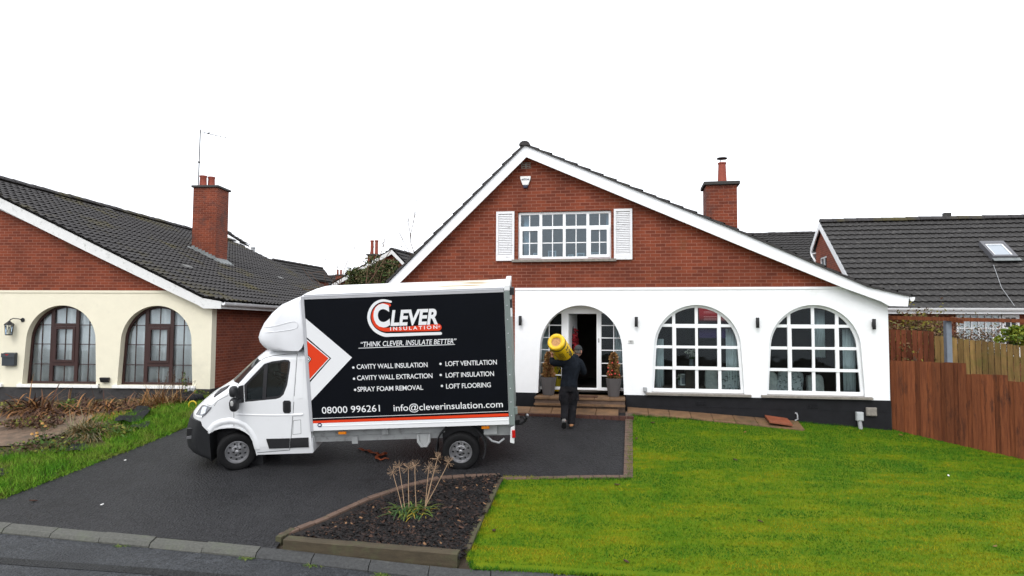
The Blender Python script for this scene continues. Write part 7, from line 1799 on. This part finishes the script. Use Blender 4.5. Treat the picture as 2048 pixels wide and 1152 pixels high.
# wheels: tyre, rim with holes, hub
def wheel(c, steer, near, label=None):
    c = Vector(c); r_ = MB(); ax = Vector((0, -1 if near else 1, 0)); ax = Matrix.Rotation(steer, 3, 'Z') @ ax
    prof = [(.196, -.095), (.225, -.116), (.30, -.122), (.325, -.110), (.336, -.088), (.338, -.05), (.333, -.046), (.338, -.042), (.338, -.005), (.333, -.0), (.338, .005), (.338, .042), (.333, .046), (.338, .05), (.336, .088), (.325, .110), (.30, .122), (.225, .116), (.196, .095)]
    r_.lathe(prof, c, ax, 48, cap=False); ty = r_.build('wheel', rub, van, smooth=45)
    x = Vector((0, 0, 1)); x = (x - ax * x.dot(ax)).normalized(); y = ax.cross(x)
    b = MB(); b.lathe([(.200, -.095), (.198, .092), (.205, .104), (.197, .106), (.188, .085), (.178, .052), (.168, .050)], c, ax, 48, cap=False)
    # disc with round holes
    out = [(.176 * math.cos(t), .176 * math.sin(t)) for t in np.linspace(0, 2 * math.pi, 49)[:-1]]
    hl_ = []
    for k in range(9): a = 2 * math.pi * k / 9 + .2; hl_.append([(.143 * math.cos(a) + .020 * math.cos(t), .143 * math.sin(a) + .020 * math.sin(t)) for t in np.linspace(0, 2 * math.pi, 13)[:-1]])
    for k in range(5): a = 2 * math.pi * k / 5 + .3; hl_.append([(.062 * math.cos(a) + .018 * math.cos(t), .062 * math.sin(a) + .018 * math.sin(t)) for t in np.linspace(0, 2 * math.pi, 13)[:-1]])
    def fn(u, v, o):
        q = math.hypot(u, v); h = np.interp(q, [0, .05, .092, .104, .122, .176], [.075, .072, .066, .048, .060, .050]); return c + x * u + y * v + ax * (h + o)
    hub = [h for h in hl_]
    b.plate(out, hub, fn, -.012, .0)
    b.lathe([(.107, .046), (.105, .064), (.098, .068), (.094, .064)], c, ax, 32, cap=False)
    b.build('rim', steel, ty, smooth=40)
    b = MB(); b.lathe([(.001, .035), (.19, .035), (.19, .025), (.001, .025)], c, ax, 24); b.build('brake_disc', M['black'], ty)
    b = MB(); b.lathe([(.036, .06), (.034, .085), (.026, .092), (.001, .093)], c, ax, 20, cap=False); b.build('hub_cap', steel, ty, smooth=40)
wheel((-1.441, .125, -.513), R(24), True); wheel((-1.441, WT_ - .125, -.513), R(24), False)
wheel((2.635, .125, -.639), 0, True); wheel((2.635, BW - .125, -.639), 0, False)
# rear lamp bracket and tow bar
b = MB(); b.hexa([(3.525, .02, -.50), (3.60, .02, -.52), (3.60, .13, -.52), (3.525, .13, -.50)], [(3.545, .0, -.22), (3.625, .0, -.17), (3.625, .13, -.17), (3.545, .13, -.22)]); lb = b.build('lamp_bracket', vwhite, van, bevel=.012)
b = MB(); b.box((3.566, -.012, -.40), (3.626, .02, -.26)); b.build('tail_lamp', redl, lb, bevel=.008)
b = MB(); b.box((3.55, .3, -.42), (3.62, BW - .3, -.32)); b.tube([(3.6, .75, -.36), (3.72, .74, -.38), (3.80, .74, -.33), (3.84, .74, -.26)], .022, 8); b.box((3.6, .6, -.36), (3.70, .9, -.26)); b.tube([(3.62, .9, -.3), (3.76, .86, -.28), (3.82, .85, -.36)], .018, 6)
tw_ = b.build('tow_bar', M['black'], van, smooth=40)
b = MB(); bm = bmesh.new(); bmesh.ops.create_icosphere(bm, subdivisions=2, radius=.034); b.add([(v.co.x + 3.845, v.co.y + .74, v.co.z - .22) for v in bm.verts], [tuple(q.index for q in f.verts) for f in bm.faces]); bm.free(); b.build('tow_ball', steel, tw_, smooth='all')
# orange ratchet strap lying on the tarmac under the van
pts = [gp(*z5(x, y)) for x, y in ((520, 440), (580, 452), (640, 470), (700, 488), (760, 480), (740, 498), (690, 505), (690, 528), (730, 533), (790, 524))]
mb = MB(); sm = spl([tuple(p) for p in pts], 6); V = []
for i, p in enumerate(sm):
    d = (sm[min(i + 1, len(sm) - 1)] - sm[max(i - 1, 0)]).normalized(); n = Vector((-d.y, d.x, 0)).normalized() * .035; zz = g(p.x, p.y) + .012 + .012 * math.sin(i * .9); V += [(p.x - n.x, p.y - n.y, zz), (p.x + n.x, p.y + n.y, zz + .01), (p.x - n.x, p.y - n.y, zz + .004), (p.x + n.x, p.y + n.y, zz + .014)]
F = []
for i in range(len(sm) - 1): a, c = 4 * i, 4 * i + 4; F += [(a, c, c + 1, a + 1), (a + 2, a + 3, c + 3, c + 2), (a, a + 2, c + 2, c), (a + 1, c + 1, c + 3, a + 3)]
mb.add(V, F); tag(mb.build('ratchet_strap', mat('orange_webbing', (.30, .065, .02), .8, .25, 30), loc=tuple(pts[0]), smooth='all'), 'crumpled orange strap lying on the tarmac under the box van', 'strap')
# ------------------------------------------------------------------ man carrying a roll
PD = 14.9
pg = gp(1080 + 300 / 5.236, 650 + 1078 / 5.236)
PO = Vector((at(1080 + 300 / 5.236, 855, pg.y).x, pg.y, g(at(1080 + 300 / 5.236, 855, pg.y).x, pg.y)))
SC = pg.y / 14.9
man = empty('person', tuple(PO), 'man in dark navy top and black trousers carrying a yellow roll on his shoulder', 'person')
def skin(name, verts, edges, radii, m, parent, root=0, sub=2, smooth=True):
    me = bpy.data.meshes.new(name); me.from_pydata([tuple(Vector(v) * SC) for v in verts], edges, [])
    o = bpy.data.objects.new(name, me); COL.objects.link(o)
    md = o.modifiers.new('s', 'SKIN'); md.use_smooth_shade = True; md.branch_smoothing = .6
    for i, r_ in enumerate(radii):
        q = me.skin_vertices[0].data[i]; q.radius = (r_ if isinstance(r_, tuple) else (r_, r_)); q.radius = tuple(c * SC for c in q.radius); q.use_root = (i == root)
    sm = o.modifiers.new('u', 'SUBSURF'); sm.levels = sub; sm.render_levels = sub
    bpy.context.view_layer.update()
    ev = o.evaluated_get(bpy.context.evaluated_depsgraph_get()); nm = bpy.data.meshes.new_from_object(ev)
    o.modifiers.clear(); old = o.data; o.data = nm; bpy.data.meshes.remove(old); nm.name = name
    nm.materials.clear(); nm.materials.append(m)
    for p in nm.polygons: p.use_smooth = True
    o.parent = parent; OFF[o.name] = OFF[man.name]
    return o
skin_m = mat('skin', (.36, .17, .12), .55, .08, 20); navy_c = patches(mat('navy_fleece', (.0075, .010, .015), .92, .35, 12, .9, 16, .15), (.014, .018, .025), 9, .5, .7, 2)
trous = patches(mat('black_work_trousers', (.010, .010, .012), .9, .35, 12, .9, 15, .15), (.026, .022, .024), 7, .5, .7, 2)
# head with face, ears
hc = Vector((.215, .085, 1.655)) * SC; hd_dir = Vector((.62, .78, -.05)).normalized(); hs_ = hd_dir.cross(Vector((0, 0, 1))).normalized(); hu = hs_.cross(hd_dir)
bm = bmesh.new(); bmesh.ops.create_icosphere(bm, subdivisions=4, radius=1); V = []
for v in bm.verts:
    x, y, z = v.co  # x side, y front, z up
    X = .074 * x; Y = .096 * y; Z = .118 * z
    if z < 0: X *= 1 - .22 * (-z) ** 1.5; Y += .012 * (-z) * (1 if y > 0 else -.4) ; 
    if y > .2: X *= 1 - .10 * (y - .2)
    nose = math.exp(-((x / .16) ** 2 + ((z + .12) / .20) ** 2)) * max(0, y); Y += .026 * nose
    for e in (-.36, .36): Y -= .009 * math.exp(-(((x - e) / .17) ** 2 + ((z - .08) / .12) ** 2)) * max(0, y)
    Y += .006 * math.exp(-((x / .3) ** 2 + ((z + .48) / .09) ** 2)) * max(0, y); Y += .010 * math.exp(-((x / .3) ** 2 + ((z + .80) / .16) ** 2)) * max(0, y)
    V.append(hc + (hs_ * X + hd_dir * Y + hu * Z) * SC)
mb = MB(); mb.add([PO + v for v in V], [tuple(q.index for q in f.verts) for f in bm.faces]); bm.free()
OFF[man.name] = tuple(PO)
hd_o = mb.build('head', skin_m, man, smooth='all')
mb = MB()
for sgn in (-1, 1):
    e = hc + (hs_ * .076 * sgn + hd_dir * -.005 + hu * -.012) * SC; mb.loft([[PO + e + (hd_dir * math.cos(t) * .020 * q + hu * math.sin(t) * .032 * q + hs_ * sgn * h) * SC for t in np.linspace(0, 5.8, 12)] for q, h in ((.7, -.008), (1, .004), (1.05, .012), (.8, .017), (.45, .008))])
mb.build('ear', skin_m, hd_o, smooth='all')
mb = MB()
for sgn in (-1, 1):
    e = hc + (hs_ * .028 * sgn + hd_dir * .083 + hu * .010) * SC; mb.lathe([(.001, .006), (.007, .004), (.010, 0)], PO + e, hd_dir, 10, cap=False)
mb.build('eye', vwhite, hd_o, smooth='all')
mb = MB(); e = hc + (hd_dir * .097 + hu * -.055) * SC; mb.loft([[PO + e + (hs_ * a + hu * (.004 * q) + hd_dir * (-abs(a) * .35)) * SC for a in np.linspace(-.022, .022, 7)] for q in (-1, 0, 1)], closed=False); mb.build('mouth', mat('lip', (.35, .13, .10), .5), hd_o)
hair = mat('grey_brown_hair', (.10, .085, .075), .8, .3, 40, .4, 120)
def headshell(f, k): # partial shell of the head, k = scale
    bm = bmesh.new(); bmesh.ops.create_icosphere(bm, subdivisions=4, radius=1)
    bmesh.ops.delete(bm, geom=[q for q in bm.faces if not f(q.calc_center_median())], context='FACES')
    bm.verts.index_update(); out = [PO + hc + (hs_ * v.co.x * .074 * k + hd_dir * v.co.y * .096 * k + hu * v.co.z * .118 * k) * SC for v in bm.verts]; F = [tuple(q.index for q in p.verts) for p in bm.faces]; bm.free(); return out, F
mb = MB(); mb.add(*headshell(lambda c: (c.z > -.45 and c.y < .05 + .2 * (c.z + .3)) or c.z > .5, 1.035)); h_o = mb.build('hair', hair, man, smooth='all', fix=False); so2 = h_o.modifiers.new('t', 'SOLIDIFY'); so2.thickness = .006
capm = mat('charcoal_cap', (.030, .033, .037), .9, .25, 30, .3, 120)
mb = MB(); bm = bmesh.new(); bmesh.ops.create_icosphere(bm, subdivisions=4, radius=1); bmesh.ops.delete(bm, geom=[q for q in bm.faces if q.calc_center_median().z < .16 + .10 * q.calc_center_median().y], context='FACES'); bm.verts.index_update()
mb.add([PO + hc + (hs_ * v.co.x * .087 + hd_dir * v.co.y * .107 + hu * (v.co.z * .122 + .012)) * SC for v in bm.verts], [tuple(q.index for q in p.verts) for p in bm.faces]); bm.free()
cp = mb.build('cap', capm, man, smooth='all', fix=False); so3 = cp.modifiers.new('t', 'SOLIDIFY'); so3.thickness = .008
mb = MB(); rings = []
for a in np.linspace(-1.05, 1.05, 13):
    c0 = hc + (hs_ * math.sin(a) * .086 + hd_dir * math.cos(a) * .104 + hu * (.036)) * SC; c1 = hc + (hs_ * math.sin(a) * .080 + hd_dir * (.104 * math.cos(a) + .062 * math.cos(a * 1.2)) + hu * (.030 - .012 * abs(a))) * SC
    rings.append([PO + c0, PO + c1, PO + c1 + Vector((0, 0, -.006)), PO + c0 + Vector((0, 0, -.006))])
mb.loft(rings); mb.build('peak', capm, cp, smooth=50)
# clothing and body: lofted limbs fused into one continuous surface
def fused(name, limbs, m, parent, vox=.014, smooth_it=6):
    mb = MB()
    for pts, rad in limbs:
        P_ = spl3(pts, 5); n = len(P_); T_ = np.linspace(0, len(pts) - 1, n); rx_ = np.interp(T_, range(len(pts)), [q[0] for q in rad]); ry_ = np.interp(T_, range(len(pts)), [q[1] for q in rad]); rings = []; px = None
        for i, p in enumerate(P_):
            d = (P_[min(i + 1, n - 1)] - P_[max(i - 1, 0)]).normalized()
            ref = Vector((1, 0, 0)) if abs(d.x) < .75 else Vector((0, 0, 1))
            px = (ref - d * ref.dot(d)).normalized() if px is None else (px - d * px.dot(d)).normalized(); py = d.cross(px)
            rings.append([PO + (p + px * math.cos(t) * rx_[i] + py * math.sin(t) * ry_[i]) * SC for t in np.linspace(0, 2 * math.pi, 21)[:-1]])
        mb.loft(rings)
    o = mb.build(name, m, parent, smooth='all')
    r_ = o.modifiers.new('r', 'REMESH'); r_.mode = 'VOXEL'; r_.voxel_size = vox; r_.use_smooth_shade = True
    q = o.modifiers.new('s', 'SMOOTH'); q.iterations = smooth_it; q.factor = .5
    bpy.context.view_layer.update(); nm = bpy.data.meshes.new_from_object(o.evaluated_get(bpy.context.evaluated_depsgraph_get()))
    o.modifiers.clear(); old = o.data; o.data = nm; bpy.data.meshes.remove(old); nm.name = name
    for p in nm.polygons: p.use_smooth = True
    return o
def spl3(pts, n=5):
    P_ = [Vector(p) for p in pts]; out = []
    for i in range(len(P_) - 1):
        p0, p1, p2, p3 = P_[max(i - 1, 0)], P_[i], P_[i + 1], P_[min(i + 2, len(P_) - 1)]
        for k in range(n):
            t = k / n; out.append(.5 * ((2 * p1) + (p2 - p0) * t + (2 * p0 - 5 * p1 + 4 * p2 - p3) * t * t + (3 * p1 - p0 - 3 * p2 + p3) * t ** 3))
    return out + [P_[-1]]
bodyo = fused('body', [([(0, 0, .92), (.03, .01, 1.2), (.07, .02, 1.42), (.15, .05, 1.53), (.20, .08, 1.60)], [(.12, .09), (.12, .09), (.12, .08), (.055, .058), (.05, .055)]),
    ([(-.04, .0, 1.42), (-.20, -.01, 1.40), (-.335, .03, 1.42)], [(.06, .06), (.055, .055), (.045, .045)]), ([(-.335, .03, 1.42), (-.352, .05, 1.50), (-.352, .055, 1.56)], [(.045, .045), (.034, .034), (.026, .026)]),
    ([(.18, .03, 1.42), (.29, .06, 1.30), (.335, .12, 1.19)], [(.06, .06), (.052, .052), (.045, .045)]), ([(.335, .12, 1.19), (.28, .30, 1.215), (.262, .35, 1.222)], [(.045, .045), (.03, .03), (.026, .026)]),
    ([(-.08, 0, .90), (-.095, -.01, .65), (-.085, -.02, .46), (-.11, -.19, .20), (-.112, -.21, .12)], [(.085, .085), (.075, .075), (.055, .055), (.042, .042), (.04, .04)]),
    ([(.08, .01, .90), (.10, .03, .65), (.09, .06, .46), (.05, .0, .10), (.05, .02, .06)], [(.085, .085), (.075, .075), (.055, .055), (.042, .042), (.04, .04)])], skin_m, man, .012, 2)
jk = fused('jumper', [([(.005, 0, .84), (.005, 0, .92), (.02, .005, 1.06), (.045, .01, 1.25), (.062, .015, 1.38), (.075, .02, 1.47), (.11, .03, 1.53)], [(.185, .135), (.19, .14), (.178, .135), (.20, .145), (.205, .14), (.165, .115), (.085, .085)]),
    ([(.10, .03, 1.48), (.15, .045, 1.545), (.165, .055, 1.575)], [(.085, .085), (.072, .075), (.066, .07)]),
    ([(-.03, .01, 1.42), (-.12, .0, 1.42), (-.23, -.015, 1.395), (-.33, .015, 1.40), (-.358, .05, 1.455), (-.352, .055, 1.52)], [(.10, .10), (.10, .10), (.082, .08), (.072, .074), (.066, .066), (.048, .048)]),
    ([(.14, .02, 1.42), (.22, .03, 1.405), (.295, .06, 1.31), (.335, .11, 1.20), (.325, .17, 1.185), (.285, .29, 1.21)], [(.10, .10), (.098, .095), (.08, .08), (.07, .07), (.064, .064), (.048, .048)])], navy_c, man)
trs = fused('trousers', [([(0, 0, .97), (.002, 0, .88), (.004, 0, .80), (.004, 0, .77)], [(.178, .132), (.186, .142), (.178, .135), (.15, .11)]),
    ([(-.09, 0, .86), (-.10, -.01, .72), (-.095, -.01, .58), (-.085, -.015, .46), (-.10, -.11, .31), (-.113, -.185, .20)], [(.10, .115), (.108, .115), (.098, .105), (.086, .09), (.082, .08), (.075, .072)]),
    ([(.09, 0, .86), (.10, .02, .72), (.10, .045, .58), (.092, .06, .45), (.072, .03, .26), (.055, .0, .08)], [(.10, .115), (.108, .115), (.10, .108), (.09, .092), (.085, .085), (.082, .085)])], trous, man)
mb = MB()
for sgn, x_, y_, z_ in ((-1, -.185, -.01, .70), (1, .19, .0, .70)): mb.hexa([PO + Vector(p) * SC for p in ((x_ - .03, y_ - .07, z_ - .11), (x_ + .03, y_ - .07, z_ - .11), (x_ + .03, y_ + .07, z_ - .11), (x_ - .03, y_ + .07, z_ - .11))], [PO + Vector(p) * SC for p in ((x_ - .025, y_ - .07, z_ + .10), (x_ + .02, y_ - .07, z_ + .10), (x_ + .02, y_ + .07, z_ + .10), (x_ - .025, y_ + .07, z_ + .10))])
mb.build('pocket', trous, trs, bevel=.012)
# boots
tan = mat('tan_leather', (.36, .17, .07), .6, .2, 20); sole = mat('black_sole', (.014, .014, .014), .8); sock = mat('grey_sock', (.22, .21, .20), .9, .2, 30)
def boot(ank, toe, up, m1):
    ank, toe, up = Vector(ank), Vector(toe), Vector(up).normalized(); d = (toe - ank); L_ = d.length; d.normalize(); up = (up - d * up.dot(d)).normalized(); sd_ = d.cross(up)
    b = MB(); rings = []
    for f, wd, hh in ((-.38, .030, .045), (-.33, .038, .075), (-.1, .040, .10), (.12, .040, .115), (.35, .043, .085), (.65, .050, .062), (.9, .046, .052), (1.05, .032, .042), (1.1, .012, .02)):
        c = ank + d * L_ * f; rings.append([PO + (c + sd_ * math.cos(t) * wd + up * (hh * (.5 + .5 * math.sin(t)) if True else 0) - up * .02) * SC for t in np.linspace(0, 2 * math.pi, 15)[:-1]])
    b.loft(rings); o = b.build('boot', m1, man, smooth='all')
    b = MB(); rings = []
    for f, wd in ((-.40, .026), (-.34, .040), (.1, .040), (.6, .052), (.95, .046), (1.12, .014)):
        c = ank + d * L_ * f - up * .024; rings.append([PO + (c + sd_ * a * wd + up * q) * SC for a, q in ((-1, .012), (1, .012), (1, -.012), (-1, -.012))])
    b.loft(rings); b.build('sole', sole, o)
boot((-.115, -.215, .135), (-.12, -.13, .005 + .035), (0, .85, .5), M['black_pl'])
boot((.06, .0, .05), (.085, .19, .042), (0, 0, 1), tan)
mb = MB(); mb.tube([PO + Vector(p) * SC for p in ((-.113, -.185, .215), (-.116, -.21, .14))], .045, 12); mb.build('sock', sock, man, smooth=40)
# hands: palm and five separate fingers
def hand(wr, d, pn, curl, thumb_side, side_name):
    wr, d, pn = Vector(wr), Vector(d).normalized(), Vector(pn).normalized(); pn = (pn - d * pn.dot(d)).normalized(); sd_ = d.cross(pn)
    V = [wr, wr + d * .045, wr + d * .085]; E = [(0, 1), (1, 2)]; Rr = [(.026, .020), (.038, .017), (.040, .015)]
    for k, (o, L_) in enumerate(((-.030, .068), (-.010, .078), (.010, .074), (.029, .058))):
        b = wr + d * .085 + sd_ * o; dd = d; last = 2
        for j in range(3):
            dd = (dd + pn * curl * (.5 if j == 0 else .8)).normalized(); b = b + dd * L_ * (.45, .32, .25)[j]; V.append(b); E.append((last, len(V) - 1)); last = len(V) - 1; Rr.append(.0092 - .0012 * j)
    b = wr + d * .025 + sd_ * thumb_side * .022; last = 1; dd = (d * .6 + sd_ * thumb_side * .75 + pn * .25).normalized()
    for j in range(3):
        b = b + dd * (.032, .028, .022)[j]; dd = (dd + d * .35 + pn * curl * .4).normalized(); V.append(b); E.append((last, len(V) - 1)); last = len(V) - 1; Rr.append(.0115 - .001 * j)
    return skin('hand', [tuple(v) for v in V], E, Rr, skin_m, bodyo, 0, 2)
# ------------------------------------------------------------------ the roll
n_end = at(1080 + 165 / 5.236, 650 + 172 / 5.236, pg.y - .50); RA = Vector((.33, .85, -.42)).normalized(); RR = .188; RL = 1.10
roll = empty('insulation_roll', tuple(n_end + RA * RL * .5), 'yellow wrapped insulation roll carried on the man\u2019s shoulder', 'insulation roll', 'yellow insulation rolls')
mb = MB(); mb.lathe([(.10, .022), (.115, .012), (.150, .0), (.176, .010), (.187, .035), (RR - .004, .075), (RR - .007, .095), (RR + .003, .11), (RR, .5), (RR + .002, .8), (RR - .003, RL - .06), (.17, RL - .01), (.10, RL)], n_end, RA, 40, cap=False)
V = mb.V
mb.V = [tuple(Vector(v) + (Vector(v) - n_end - RA * (Vector(v) - n_end).dot(RA)) * (.018 * math.sin(i * 2.3) + .012 * math.sin(i * 5.1))) for i, v in enumerate(mb.V)]
mb.build('wrapper', M['yellow'], roll, smooth='all')
wool = mat('brown_mineral_wool', (.52, .28, .12), .95, .25, 26, .6, 60)
mb = MB(); mb.lathe([(.114, .018), (.110, .030), (.07, .040), (.03, .034), (.001, .042)], n_end, RA, 30, cap=False); mb.build('wool_end', wool, roll, smooth='all')
mb = MB(); mb.lathe([(RR - .003, .078), (RR + .004, .085), (RR + .004, .108), (RR - .003, .116)], n_end, RA, 40, cap=False); mb.build('band', mat('dark_olive_band', (.06, .055, .012), .6), roll, smooth='all')
rx = (Vector((1, 0, 0)) - RA * RA.x).normalized(); ry = RA.cross(rx)
if ry.z < 0: ry = -ry
mb = MB()
def cyl(th, a, o): return n_end + RA * a + (rx * math.cos(th) + ry * math.sin(th)) * (RR + o)
def rtext(s_, th0, a0, a1, hgt, mi=0, bold=.02):  # letters run along the roll, tops toward the upper right
    V, F = text_mesh(s_, bold); x0 = min(v[0] for v in V); x1 = max(v[0] for v in V); k = (a1 - a0) / (x1 - x0)
    mb.add([cyl(th0 + v[1] * hgt / .72 / RR, a0 + (v[0] - x0) * k, .0055 if v[2] > 0 else .003) for v in V], F, mi)
rtext('ISI JNEM', -.62, .20, .62, .085, bold=.03)
for k in range(4): rtext('lllllllll', -1.22 - .14 * k, .22, .50 - .04 * k, .012, bold=.01)
mb.build('print', M['black'], roll, fix=False)
# gripping hand under the roll, and the free forearm's hand in front of him
hw_ = Vector((-.352, .055, 1.545)); ctr_ = (n_end + RA * .45 - PO) / SC
tow = (ctr_ - hw_); tow = (tow - RA * tow.dot(RA)).normalized()
hand(hw_, Vector((.05, .25, .95)) , tow, .35, -1, 'near')
hand((.262, .345, 1.222), (-.35, .85, .25), (-.6, -.2, -.7), .45, 1, 'far')
